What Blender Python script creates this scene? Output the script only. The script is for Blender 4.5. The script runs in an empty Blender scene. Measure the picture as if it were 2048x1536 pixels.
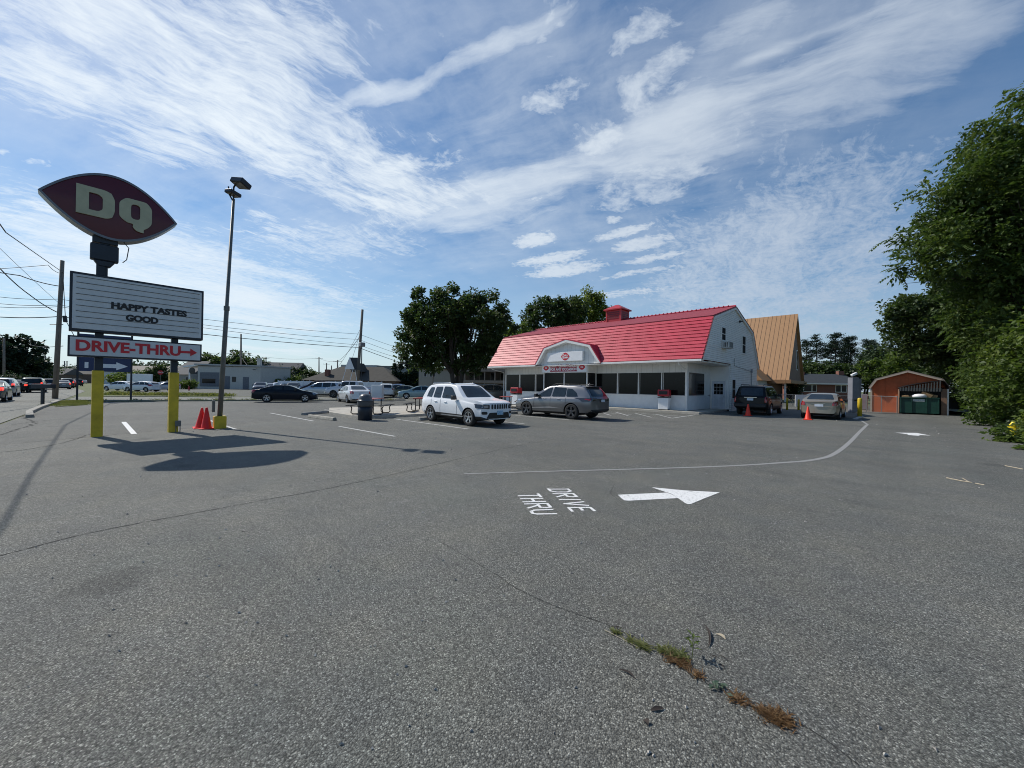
import bpy, bmesh, math, random
from math import radians as R, sin, cos, pi
from mathutils import Vector, Matrix, Euler, noise
from mathutils.bvhtree import BVHTree

# ---------------------------------------------------------------- camera
scene = bpy.context.scene
C = scene.collection
cd = bpy.data.cameras.new('camera'); cam = bpy.data.objects.new('camera', cd); C.objects.link(cam)
cam.location = (0, 0, 1.6)
cam.rotation_euler = (Matrix.Rotation(R(44.7), 3, 'Z') @ Matrix.Rotation(R(90.3), 3, 'X') @ Matrix.Rotation(R(0.865), 3, 'Z')).to_euler()
cd.sensor_width = 36; cd.lens = 775/2048*36; cd.clip_start = .05; cd.clip_end = 5000
scene.camera = cam
scene.view_settings.view_transform = 'Standard'; scene.view_settings.look = 'None'
scene.view_settings.exposure = 0.10; scene.view_settings.gamma = 1
scene.cycles.filter_width = 1.0
# ---------------------------------------------------------------- sun
SUN = Vector((-.957, -.2875, 0)).normalized()*cos(R(44.5)) + Vector((0, 0, sin(R(44.5))))
sd = bpy.data.lights.new('sun', 'SUN'); sun = bpy.data.objects.new('sun', sd); C.objects.link(sun)
sd.energy = 4.0; sd.angle = R(.53); sd.color = (1, .95, .87)
sun.rotation_euler = SUN.to_track_quat('Z', 'Y').to_euler(); sun.location = SUN*60

# ---------------------------------------------------------------- sky: Nishita air plus a procedural cloud layer
w = bpy.data.worlds.new('World'); scene.world = w; w.use_nodes = True
nt = w.node_tree; nt.nodes.clear(); N = nt.nodes; LK = nt.links
def nd(t, **k):
    n = N.new(t)
    for a, b in k.items(): setattr(n, a, b)
    return n
def M_(op, a, b=None, clamp=False):
    n = nd('ShaderNodeMath', operation=op, use_clamp=clamp)
    for i, v in enumerate((a, b)):
        if v is None: continue
        if isinstance(v, (int, float)): n.inputs[i].default_value = v
        else: LK.new(v, n.inputs[i])
    return n.outputs[0]
sky = nd('ShaderNodeTexSky', sky_type='NISHITA', sun_disc=False)
sky.sun_elevation = R(44.5); sky.sun_rotation = math.atan2(SUN.x, SUN.y)
sky.air_density = 1.0; sky.dust_density = .3; sky.ozone_density = 1.6; sky.altitude = 100
tc = nd('ShaderNodeTexCoord'); sp = nd('ShaderNodeSeparateXYZ'); LK.new(tc.outputs['Generated'], sp.inputs[0])
zz = M_('ADD', M_('MAXIMUM', sp.outputs[2], 0.0), .10)
cb = nd('ShaderNodeCombineXYZ'); LK.new(M_('DIVIDE', sp.outputs[0], zz), cb.inputs[0]); LK.new(M_('DIVIDE', sp.outputs[1], zz), cb.inputs[1])
Pc = cb.outputs[0]
# domain warp
nz = nd('ShaderNodeTexNoise'); nz.inputs['Scale'].default_value = 2.2; nz.inputs['Detail'].default_value = 7; LK.new(Pc, nz.inputs['Vector'])
wv = nd('ShaderNodeVectorMath', operation='MULTIPLY_ADD'); LK.new(nz.outputs['Color'], wv.inputs[0]); wv.inputs[1].default_value = (.24, .24, 0)
sub = nd('ShaderNodeVectorMath', operation='SUBTRACT'); LK.new(Pc, sub.inputs[0]); sub.inputs[1].default_value = (.12, .12, 0)
LK.new(sub.outputs[0], wv.inputs[2]); Pw = wv.outputs[0]
def ellipses(lst, P_, soft=0.0, wid=1.0):
    acc = None
    for (cx, cy, a, L, W, inten) in lst:
        mp = nd('ShaderNodeMapping', vector_type='TEXTURE'); LK.new(P_, mp.inputs[0])
        mp.inputs['Location'].default_value = (cx, cy, 0); mp.inputs['Rotation'].default_value = (0, 0, a)
        mp.inputs['Scale'].default_value = (L*1.45*wid**.3, W*1.9*wid, 1)
        ln = nd('ShaderNodeVectorMath', operation='LENGTH'); LK.new(mp.outputs[0], ln.inputs[0])
        mr = nd('ShaderNodeMapRange', interpolation_type='SMOOTHSTEP'); LK.new(ln.outputs['Value'], mr.inputs[0])
        mr.inputs[1].default_value = 1.0; mr.inputs[2].default_value = 0.15*soft; mr.inputs[3].default_value = 0; mr.inputs[4].default_value = inten
        o = mr.outputs[0]; acc = o if acc is None else M_('ADD', acc, o)
    return acc
def streaknoise(ang, sx, sy, lo, hi, det=9, dist=.0, rough=.6, P_=None):
    mp = nd('ShaderNodeMapping', vector_type='TEXTURE'); LK.new(P_ or Pw, mp.inputs[0])
    mp.inputs['Rotation'].default_value = (0, 0, ang); mp.inputs['Scale'].default_value = (1/sx, 1/sy, 1)
    n = nd('ShaderNodeTexNoise'); n.inputs['Scale'].default_value = 1; n.inputs['Detail'].default_value = det
    n.inputs['Roughness'].default_value = rough; n.inputs['Distortion'].default_value = dist
    LK.new(mp.outputs[0], n.inputs['Vector'])
    mr = nd('ShaderNodeMapRange', interpolation_type='SMOOTHSTEP'); LK.new(n.outputs['Fac'], mr.inputs[0])
    mr.inputs[1].default_value = lo; mr.inputs[2].default_value = hi
    return mr.outputs[0]
EA = [(-1.392, 0.076, 1.166, 0.314, 0.35, 0.35), (-1.291, 0.589, 1.062, 0.464, 0.353, 0.4), (-1.568, -0.057, 1.367, 0.283, 0.258, 0.75), (-1.358, 0.02, 1.452, 0.257, 0.236, 0.6), (-1.711, -0.062, 1.711, 0.236, 0.1, 0.8), (-1.479, 0.205, 1.766, 0.316, 0.087, 0.8),
      (-1.49, 0.244, 1.77, 0.203, 0.081, 0.6), (-1.591, 0.621, 1.589, 0.416, 0.2, 0.85), (-1.546, 0.848, 1.599, 0.37, 0.161, 0.5), (-1.185, 0.23, 1.379, 0.155, 0.248, 0.55), (-2.664, -0.238, 2.233, 0.199, 0.232, 0.55),
      (-2.192, 0.464, 2.228, 0.292, 0.231, 0.55), (-1.847, 0.084, 1.55, 0.142, 0.111, 0.6), (-1.906, -0.178, 2.496, 0.191, 0.132, 0.3), (-1.206, 0.585, 1.45, 0.18, 0.157, 0.3), (-1.025, 0.364, 1.665, 0.139, 0.103, 0.35), (-1.258, 1.031, 1.96, 0.262, 0.106, 0.35)]
EH = [(-3.136, 0.071, 1.292, 0.7, 0.651, 0.6), (-3.678, 0.633, 1.49, 0.954, 0.813, 0.7), (-5.591, 0.602, 1.024, 1.955, 2.109, 0.4), (-2.056, 0.897, 1.006, 0.48, 0.279, 0.35), (-2.501, 1.543, 0.45, 0.634, 0.321, 0.2),
      (-0.665, 3.057, 0.29, 0.71, 1, 0.4), (-1.171, 5.06, 0.423, 1.702, 2.776, 0.4), (-0.427, 2.254, 0.287, 0.455, 0.41, 0.25), (-0.178, 1.81, 0.177, 0.246, 0.282, 0.22), (-0.509, 1.377, 0.183, 0.174, 0.151, 0.2)]
EB = [(-1.087, 0.509, 0.405, 0.253, 0.04, 1.2), (-0.75, 0.637, 0.316, 0.24, 0.037, 1.2), (-1.24, 1.159, 0.274, 0.595, 0.192, 1.3), (-0.521, 1.313, 0.206, 0.381, 0.188, 1.3), (-0.044, 1.375, 0.123, 0.279, 0.21, 1.2), (-0.538, 1.207, 0.218, 0.241, 0.073, 0.8),
      (-0.294, 1.007, 0.098, 0.142, 0.055, 0.4), (0.1, 1.295, 0.793, 0.252, 0.099, 0.5), (-1.584, 1.016, 0.986, 0.348, 0.208, 0.5), (-1.22, 1.093, 2.059, 0.186, 0.073, 0.3)]
EK = [(-0.243, 1.145, 0.173, 0.101, 0.016, 0.6), (-0.066, 1.182, 0.221, 0.108, 0.015, 0.55)]
EC = [(-0.504, 0.899, -0.358, 0.043, 0.039, 1), (-0.426, 0.878, -0.436, 0.061, 0.05, 0.95), (-0.718, 0.902, 0.277, 0.119, 0.053, 0.95), (-0.702, 1.125, 0.142, 0.124, 0.069, 1), (-0.5, 1.077, -0.142, 0.068, 0.067, 1),
      (-0.416, 1.012, 0.264, 0.064, 0.044, 0.8), (-0.412, 1.135, 0.246, 0.065, 0.036, 0.8), (-0.615, 0.673, 0.237, 0.063, 0.049, 0.55), (-1.294, 0.742, 0.38, 0.159, 0.071, 0.9), (-0.77, 1.501, -0.165, 0.23, 0.12, 0.75), (-0.575, 1.569, -0.291, 0.154, 0.086, 0.55),
      (-1.148, 0.878, 0.117, 0.091, 0.062, 0.5), (-2.181, -0.196, 0.757, 0.065, 0.026, 0.6), (-2.155, -0.281, 1.831, 0.016, 0.032, 0.5), (-1.653, 0.805, 1.344, 0.239, 0.138, 0.5)]
ED = [(-1.374, 1.541, 0.214, 0.137, 0.069, 1), (-0.992, 1.768, 0.145, 0.169, 0.047, 0.9), (-0.971, 1.942, 0.187, 0.184, 0.067, 1), (-1.458, 1.781, 0.295, 0.254, 0.068, 0.9), (-1.497, 1.977, 0.32, 0.298, 0.089, 1),
      (-0.998, 2.152, 0.211, 0.194, 0.05, 0.8), (-1.186, 2.287, 0.275, 0.323, 0.051, 0.6), (-1.295, 2.621, 0.39, 0.374, 0.077, 0.4), (-1.14, 1.245, 0.46, 0.068, 0.031, 0.3), (-0.951, 1.638, 0.209, 0.048, 0.037, 0.6), (-1.609, 2.538, 0.435, 0.373, 0.084, 0.4)]
aA = EA[3][2]; aB = EB[3][2]
def rawn(ang, sx, sy, det=8, dist=.0, rough=.6): return streaknoise(ang, sx, sy, .22, .78, det, dist, rough)
nA = rawn(aA, 2.0, 6.0, dist=.35, rough=.70); nA2 = rawn(aA+.2, 10, 27, dist=.3, rough=.72); nA3 = rawn(aA+.5, 2.6, 4.5, rough=.62)
nB = rawn(aB, .9, 3.0, dist=.3, rough=.55); nB2 = rawn(aB+.2, 5, 14, rough=.65)
nC = rawn(0, 8, 8, dist=.3, rough=.58); nF = rawn(.6, 30, 34, det=4, rough=.6); nL = rawn(.3, 1.3, 1.3, det=3)
nH = rawn(aB, 3.2, 1.2, rough=.68)
def wsum(*terms):
    t = None
    for n_, k_ in terms:
        q_ = M_('MULTIPLY', n_, k_); t = q_ if t is None else M_('ADD', t, q_)
    return t
def cover(mask, nz_, soft, base=.92, gain=.95):
    """coverage style clouds: the mask lowers the threshold that the fractal must pass"""
    mk = M_('SUBTRACT', 1.0, M_('EXPONENT', M_('MULTIPLY', mask, -1.3)))
    th = M_('SUBTRACT', base, M_('MULTIPLY', mk, gain))
    x = M_('DIVIDE', M_('SUBTRACT', nz_, th), soft, True)
    return M_('MULTIPLY', x, M_('SUBTRACT', M_('MULTIPLY', x, -1.0), -2.0))   # ease-out
mA = M_('MULTIPLY', cover(ellipses(EA, Pw), wsum((nA, .38), (nA2, .27), (nA3, .35)), .62, .78, .62), .92)
mB = M_('MULTIPLY', cover(ellipses(EB, Pw, 0, .75), wsum((nB, .40), (nB2, .30), (nL, .30)), .85, .76, .86), .66)
mH = M_('MULTIPLY', cover(ellipses(EH, Pw), wsum((nH, .45), (nA2, .25), (nF, .15), (nL, .15)), .66, .72, .78), .78)
mK = M_('MULTIPLY', ellipses(EK, Pc), M_('ADD', M_('MULTIPLY', nB2, .5), .45))
mC = M_('MULTIPLY', cover(ellipses(EC, Pw, .3, 1.05), wsum((nC, .66), (nF, .34)), .80, .94, 1.0), .72)
mixv = nd('ShaderNodeMix', data_type='VECTOR'); mixv.inputs['Factor'].default_value = .25
LK.new(Pc, mixv.inputs[4]); LK.new(Pw, mixv.inputs[5])
mD = M_('MULTIPLY', cover(ellipses(ED, mixv.outputs[1], 0, .95), wsum((nF, .45), (nC, .3), (nB2, .25)), .60, .84, 1.25), .78)
EV = [(-1.485, 0.016, 1.147, 0.428, 0.694, 0.6), (-1.439, 0.997, 1.242, 0.623, 0.884, 0.5), (-0.483, 1.383, 0.128, 0.733, 0.563, 0.55), (-0.829, 2.605, -0.107, 1.13, 1.885, 0.5), (-3.827, 0.434, 1.023, 1.478, 2.332, 0.5), (-0.827, 0.469, 1.146, 0.229, 0.176, 0.22), (-0.018, 1.183, 0.518, 0.271, 0.171, 0.35)]
vm_ = ellipses(EV, Pc); veil = M_('MULTIPLY', M_('MULTIPLY', vm_, M_('ADD', wsum((nL, .35), (nB2, .25), (nB, .35), (nA3, .35)), -.28)), .80)
veil = M_('ADD', M_('MINIMUM', veil, .8), M_('MULTIPLY', nL, .10))
# layers screen over each other
def screen(a, b): return M_('SUBTRACT', M_('ADD', a, b), M_('MULTIPLY', a, b))
al = screen(screen(screen(mA, mB), screen(mC, mD)), screen(screen(mK, mH), veil))
al = M_('MULTIPLY', al, 1.0, True)
# clouds are brighter towards the sun
dt = nd('ShaderNodeVectorMath', operation='DOT_PRODUCT'); LK.new(tc.outputs['Generated'], dt.inputs[0]); dt.inputs[1].default_value = SUN
gl = nd('ShaderNodeMapRange'); LK.new(dt.outputs['Value'], gl.inputs[0]); gl.inputs[1].default_value = -.3; gl.inputs[2].default_value = .85
cc = nd('ShaderNodeMix', data_type='RGBA'); LK.new(gl.outputs[0], cc.inputs['Factor'])
cc.inputs[6].default_value = (3.5, 4.2, 5.4, 1); cc.inputs[7].default_value = (8.4, 9.1, 9.6, 1)
hs = nd('ShaderNodeHueSaturation'); LK.new(sky.outputs[0], hs.inputs['Color']); hs.inputs['Saturation'].default_value = 1.34; hs.inputs['Value'].default_value = 1.0
hz = M_('MULTIPLY', M_('EXPONENT', M_('MULTIPLY', M_('MAXIMUM', sp.outputs[2], 0.0), -5.5)), .90)
hc = nd('ShaderNodeMix', data_type='RGBA'); LK.new(gl.outputs[0], hc.inputs['Factor']); hc.inputs[6].default_value = (3.5, 4.5, 5.9, 1); hc.inputs[7].default_value = (5.5, 7.1, 8.3, 1)
hm = nd('ShaderNodeMix', data_type='RGBA'); LK.new(hz, hm.inputs['Factor']); LK.new(hs.outputs[0], hm.inputs[6]); LK.new(hc.outputs[2], hm.inputs[7])
mx = nd('ShaderNodeMix', data_type='RGBA'); LK.new(al, mx.inputs['Factor']); LK.new(hm.outputs[2], mx.inputs[6]); LK.new(cc.outputs[2], mx.inputs[7])
bg = nd('ShaderNodeBackground'); bg.inputs['Strength'].default_value = .10; LK.new(mx.outputs[2], bg.inputs['Color'])
wo = nd('ShaderNodeOutputWorld'); LK.new(bg.outputs[0], wo.inputs[0])
w.cycles.sampling_method = 'MANUAL'; w.cycles.sample_map_resolution = 512

# ---------------------------------------------------------------- helpers
def tag(o, label=None, cat=None, group=None, kind=None):
    if label: o['label'] = label
    if cat: o['category'] = cat
    if group: o['group'] = group
    if kind: o['kind'] = kind
    return o
def empty(name, loc=(0, 0, 0), rz=0, label=None, cat=None, group=None):
    o = bpy.data.objects.new(name, None); C.objects.link(o)
    o.location = (loc[0], loc[1], loc[2] if len(loc) > 2 else 0); o.rotation_euler = (0, 0, rz); o.empty_display_size = .2
    return tag(o, label, cat, group)
class MB:
    def __init__(s): s.v = []; s.f = []; s.mi = []; s.cur = 0
    def add(s, vs, fs):
        n = len(s.v); s.v += [tuple(p) for p in vs]; s.f += [tuple(i+n for i in f) for f in fs]; s.mi += [s.cur]*len(fs); return s
    def box(s, x0, x1, y0, y1, z0, z1):
        if x0 > x1: x0, x1 = x1, x0
        if y0 > y1: y0, y1 = y1, y0
        if z0 > z1: z0, z1 = z1, z0
        return s.add([(x0, y0, z0), (x1, y0, z0), (x1, y1, z0), (x0, y1, z0), (x0, y0, z1), (x1, y0, z1), (x1, y1, z1), (x0, y1, z1)],
                     [(0, 3, 2, 1), (4, 5, 6, 7), (0, 1, 5, 4), (1, 2, 6, 5), (2, 3, 7, 6), (3, 0, 4, 7)])
    def prism(s, pts, axis, a, b):
        # pts 2D polygon; axis x: (y,z); y: (x,z); z: (x,y)
        def m(p, t): return {'x': (t, p[0], p[1]), 'y': (p[0], t, p[1]), 'z': (p[0], p[1], t)}[axis]
        n = len(pts); vs = [m(p, a) for p in pts]+[m(p, b) for p in pts]
        return s.add(vs, [tuple(range(n)), tuple(range(2*n-1, n-1, -1))]+[((i+1) % n, i, i+n, (i+1) % n+n) for i in range(n)])
    def tube(s, path, rad, n=8, cap=True):
        path = [Vector(p) for p in path]; m = len(path)
        if isinstance(rad, (int, float)): rad = [rad]*m
        vs = []; fs = []; up = None
        for i, p in enumerate(path):
            d = (path[min(i+1, m-1)]-path[max(i-1, 0)]).normalized()
            if up is None: up = d.orthogonal().normalized()
            up = (up-d*up.dot(d)); up = up.normalized() if up.length > 1e-6 else d.orthogonal().normalized()
            q = d.cross(up)
            for k in range(n):
                a = 2*pi*k/n; vs.append(p+(up*cos(a)+q*sin(a))*rad[i])
        for i in range(m-1):
            for k in range(n):
                a = i*n+k; b = i*n+(k+1) % n; fs.append((a, b, b+n, a+n))
        if cap: fs += [tuple(range(n-1, -1, -1)), tuple(range((m-1)*n, m*n))]
        return s.add(vs, fs)
    def cyl(s, x, y, z0, z1, r, n=16, r2=None): return s.tube([(x, y, z0), (x, y, z1)], [r, r if r2 is None else r2], n)
    def lathe(s, prof, cx=0, cy=0, n=20, axis='z', z0=0, cap=True):
        vs = []; fs = []
        for (r, z) in prof:
            for k in range(n):
                a = 2*pi*k/n
                if axis == 'z': vs.append((cx+r*cos(a), cy+r*sin(a), z0+z))
                else: vs.append((cx+r*cos(a), z, cy+r*sin(a)))
        for i in range(len(prof)-1):
            for k in range(n): fs.append((i*n+k, i*n+(k+1) % n, (i+1)*n+(k+1) % n, (i+1)*n+k))
        if cap: fs += [tuple(range(n-1, -1, -1)), tuple(range((len(prof)-1)*n, len(prof)*n))]
        return s.add(vs, fs)
    def mesh(s, name, mats, smooth=False):
        me = bpy.data.meshes.new(name); me.from_pydata(s.v, [], s.f)
        for m in (mats if isinstance(mats, (list, tuple)) else [mats]): me.materials.append(m)
        if any(s.mi): me.polygons.foreach_set('material_index', s.mi)
        if smooth: me.polygons.foreach_set('use_smooth', [True]*len(me.polygons))
        me.update(); return me
    def build(s, name, mats, parent=None, smooth=False, bevel=0, fix=True, loc=None, rot=None, seg=1):
        me = s.mesh(name, mats, smooth)
        if fix or bevel:
            bm = bmesh.new(); bm.from_mesh(me)
            if fix: bmesh.ops.recalc_face_normals(bm, faces=bm.faces)
            if bevel:
                bmesh.ops.bevel(bm, geom=[e for e in bm.edges if e.is_manifold and e.calc_face_angle(0) > .5], offset=bevel, segments=seg, affect='EDGES', clamp_overlap=True)
            bm.to_mesh(me); bm.free()
        o = bpy.data.objects.new(name, me); C.objects.link(o)
        if parent: o.parent = parent
        if loc: o.location = loc
        if rot: o.rotation_euler = rot
        return o
def meshobj(name, me, parent=None, loc=None, rot=None):
    o = bpy.data.objects.new(name, me); C.objects.link(o)
    if parent: o.parent = parent
    if loc is not None: o.location = loc
    if rot is not None: o.rotation_euler = rot
    return o
def copy_tree(o, loc=None, rz=None, label=None, group=None, parent=None):
    c = o.copy(); C.objects.link(c); c.parent = parent
    if loc is not None: c.location = (loc[0], loc[1], loc[2] if len(loc) > 2 else 0)
    if rz is not None: c.rotation_euler = (0, 0, rz)
    if label: c['label'] = label
    if group: c['group'] = group
    for ch in list(o.children): copy_tree(ch, parent=c)
    return c
def box(name, m, parent, *a, bevel=0): return MB().box(*a).build(name, m, parent, bevel=bevel)

# ---- materials
_M = {}
def mat(name, col, rough=.6, metal=0, var=.12, vscale=3., bump=0, bscale=60., coat=0, spec=.5, col2=None, stretch=None, emit=None):
    if name in _M: return _M[name]
    m = bpy.data.materials.new(name); m.use_nodes = True; t = m.node_tree; b = t.nodes['Principled BSDF']
    def n_(k, **kw):
        q = t.nodes.new(k)
        for a, v in kw.items(): setattr(q, a, v)
        return q
    co = n_('ShaderNodeTexCoord'); src = co.outputs['Object']
    if stretch:
        mp = n_('ShaderNodeMapping'); mp.inputs['Scale'].default_value = stretch; t.links.new(src, mp.inputs[0]); src = mp.outputs[0]
    nz = n_('ShaderNodeTexNoise'); nz.inputs['Scale'].default_value = vscale; nz.inputs['Detail'].default_value = 6; nz.inputs['Roughness'].default_value = .6
    t.links.new(src, nz.inputs['Vector'])
    mr = n_('ShaderNodeMapRange'); mr.inputs[1].default_value = .3; mr.inputs[2].default_value = .7; t.links.new(nz.outputs['Fac'], mr.inputs[0])
    mx = n_('ShaderNodeMix', data_type='RGBA'); t.links.new(mr.outputs[0], mx.inputs['Factor'])
    c1 = tuple(max(0, x*(1-var)) for x in col[:3])+(1,); c2 = tuple(min(1, x*(1+var)) for x in (col2 or col)[:3])+(1,)
    mx.inputs[6].default_value = c1; mx.inputs[7].default_value = c2; t.links.new(mx.outputs[2], b.inputs['Base Color'])
    b.inputs['Roughness'].default_value = rough; b.inputs['Metallic'].default_value = metal
    b.inputs['Specular IOR Level'].default_value = spec
    if coat: b.inputs['Coat Weight'].default_value = coat; b.inputs['Coat Roughness'].default_value = .04
    if emit: b.inputs['Emission Color'].default_value = (*emit[:3], 1); b.inputs['Emission Strength'].default_value = emit[3]
    if bump:
        n2 = n_('ShaderNodeTexNoise'); n2.inputs['Scale'].default_value = bscale; n2.inputs['Detail'].default_value = 3; t.links.new(src, n2.inputs['Vector'])
        bp = n_('ShaderNodeBump'); bp.inputs['Strength'].default_value = bump; bp.inputs['Distance'].default_value = .02
        t.links.new(n2.outputs['Fac'], bp.inputs['Height']); t.links.new(bp.outputs[0], b.inputs['Normal'])
    _M[name] = m; return m
class NT:
    """small node-graph builder for special materials"""
    def __init__(s, name):
        s.m = bpy.data.materials.new(name); s.m.use_nodes = True; s.t = s.m.node_tree; s.b = s.t.nodes['Principled BSDF']; s.co = s.n('ShaderNodeTexCoord').outputs['Object']
    def n(s, k, **kw):
        q = s.t.nodes.new(k)
        for a, v in kw.items(): setattr(q, a, v)
        return q
    def l(s, a, b): s.t.links.new(a, b)
    def math(s, op, a, b=None, c=None, clamp=False):
        q = s.n('ShaderNodeMath', operation=op, use_clamp=clamp)
        for i, v in enumerate((a, b, c)):
            if v is None: continue
            if isinstance(v, (int, float)): q.inputs[i].default_value = v
            else: s.l(v, q.inputs[i])
        return q.outputs[0]
    def noise(s, scale, det=4, vec=None, rough=.55, dist=0, out='Fac'):
        q = s.n('ShaderNodeTexNoise'); q.inputs['Scale'].default_value = scale; q.inputs['Detail'].default_value = det
        q.inputs['Roughness'].default_value = rough; q.inputs['Distortion'].default_value = dist
        s.l(vec or s.co, q.inputs['Vector']); return q.outputs[out]
    def map(s, sc, vec=None, rot=(0, 0, 0), loc=(0, 0, 0)):
        q = s.n('ShaderNodeMapping'); q.inputs['Scale'].default_value = sc; q.inputs['Rotation'].default_value = rot; q.inputs['Location'].default_value = loc
        s.l(vec or s.co, q.inputs[0]); return q.outputs[0]
    def ramp(s, v, lo, hi, a=0, b=1, sm=False):
        q = s.n('ShaderNodeMapRange'); q.interpolation_type = 'SMOOTHSTEP' if sm else 'LINEAR'
        for i, x in zip((1, 2, 3, 4), (lo, hi, a, b)): q.inputs[i].default_value = x
        s.l(v, q.inputs[0]); return q.outputs[0]
    def mix(s, f, a, b, mode='MIX'):
        q = s.n('ShaderNodeMix', data_type='RGBA', blend_type=mode)
        for i, v in ((0, f), (6, a), (7, b)):
            if isinstance(v, (int, float)): q.inputs[i].default_value = v
            elif isinstance(v, tuple): q.inputs[i].default_value = (*v[:3], 1)
            else: s.l(v, q.inputs[i])
        return q.outputs[2]
    def xyz(s, vec=None):
        q = s.n('ShaderNodeSeparateXYZ'); s.l(vec or s.co, q.inputs[0]); return q.outputs
    def col(s, v): s.l(v, s.b.inputs['Base Color'])
    def bump(s, h, st=.3, d=.01):
        q = s.n('ShaderNodeBump'); q.inputs['Strength'].default_value = st; q.inputs['Distance'].default_value = d
        s.l(h, q.inputs['Height']); s.l(q.outputs[0], s.b.inputs['Normal'])
    def n_warp(s, vec, k=.35, sc=3):
        q = s.n('ShaderNodeVectorMath', operation='MULTIPLY_ADD'); s.l(s.noise(sc, 4, vec, out='Color'), q.inputs[0]); q.inputs[1].default_value = (k, k, 0); s.l(vec, q.inputs[2]); return q.outputs[0]
    def set(s, **k):
        for a, v in k.items(): s.b.inputs[a.replace('_', ' ')].default_value = v
        return s
FONT = None
def textmesh(txt, size, bold=0., extrude=.01, mats=None, name='lettering', align='CENTER', sx=1.0, sp=1.0, ws=1.0, lsp=1.0):
    cu = bpy.data.curves.new('t', 'FONT'); cu.body = txt; cu.size = size; cu.offset = bold; cu.extrude = extrude
    cu.align_x = align; cu.align_y = 'CENTER'; cu.space_character = sp; cu.space_word = ws; cu.space_line = lsp; cu.resolution_u = 4
    o = bpy.data.objects.new('t', cu); C.objects.link(o); bpy.context.view_layer.update()
    dg = bpy.context.evaluated_depsgraph_get(); me = bpy.data.meshes.new_from_object(o.evaluated_get(dg)); me.name = name
    bpy.data.objects.remove(o); bpy.data.curves.remove(cu)
    for v in me.vertices: v.co.x *= sx
    me.materials.clear(); me.materials.append(mats); return me
def splinemesh(loops, extrude, m, name='logo'):
    """filled planar curve with holes from closed polylines (x,y)"""
    cu = bpy.data.curves.new('s', 'CURVE'); cu.dimensions = '2D'; cu.fill_mode = 'BOTH'; cu.extrude = extrude
    for lp in loops:
        s_ = cu.splines.new('POLY'); s_.points.add(len(lp)-1); s_.use_cyclic_u = True
        for i, p in enumerate(lp): s_.points[i].co = (p[0], p[1], 0, 1)
    o = bpy.data.objects.new('s', cu); C.objects.link(o); bpy.context.view_layer.update()
    dg = bpy.context.evaluated_depsgraph_get(); me = bpy.data.meshes.new_from_object(o.evaluated_get(dg)); me.name = name
    bpy.data.objects.remove(o); bpy.data.curves.remove(cu); me.materials.clear(); me.materials.append(m); return me
def roundpoly(pts, r, n=3):
    out = []; m = len(pts)
    for i, p in enumerate(pts):
        rr = r[i] if isinstance(r, (list, tuple)) else r
        if rr <= 0: out.append(tuple(p)); continue
        p = Vector(p); a = Vector(pts[i-1]); b = Vector(pts[(i+1) % m]); la = (a-p).length; lb = (b-p).length
        q = min(rr, la*.49, lb*.49); s0 = p+(a-p)*(q/la); s1 = p+(b-p)*(q/lb)
        for k in range(n+1):
            t = k/n; out.append(tuple(s0*(1-t)**2+p*(2*t*(1-t))+s1*t*t))
    return out

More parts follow.
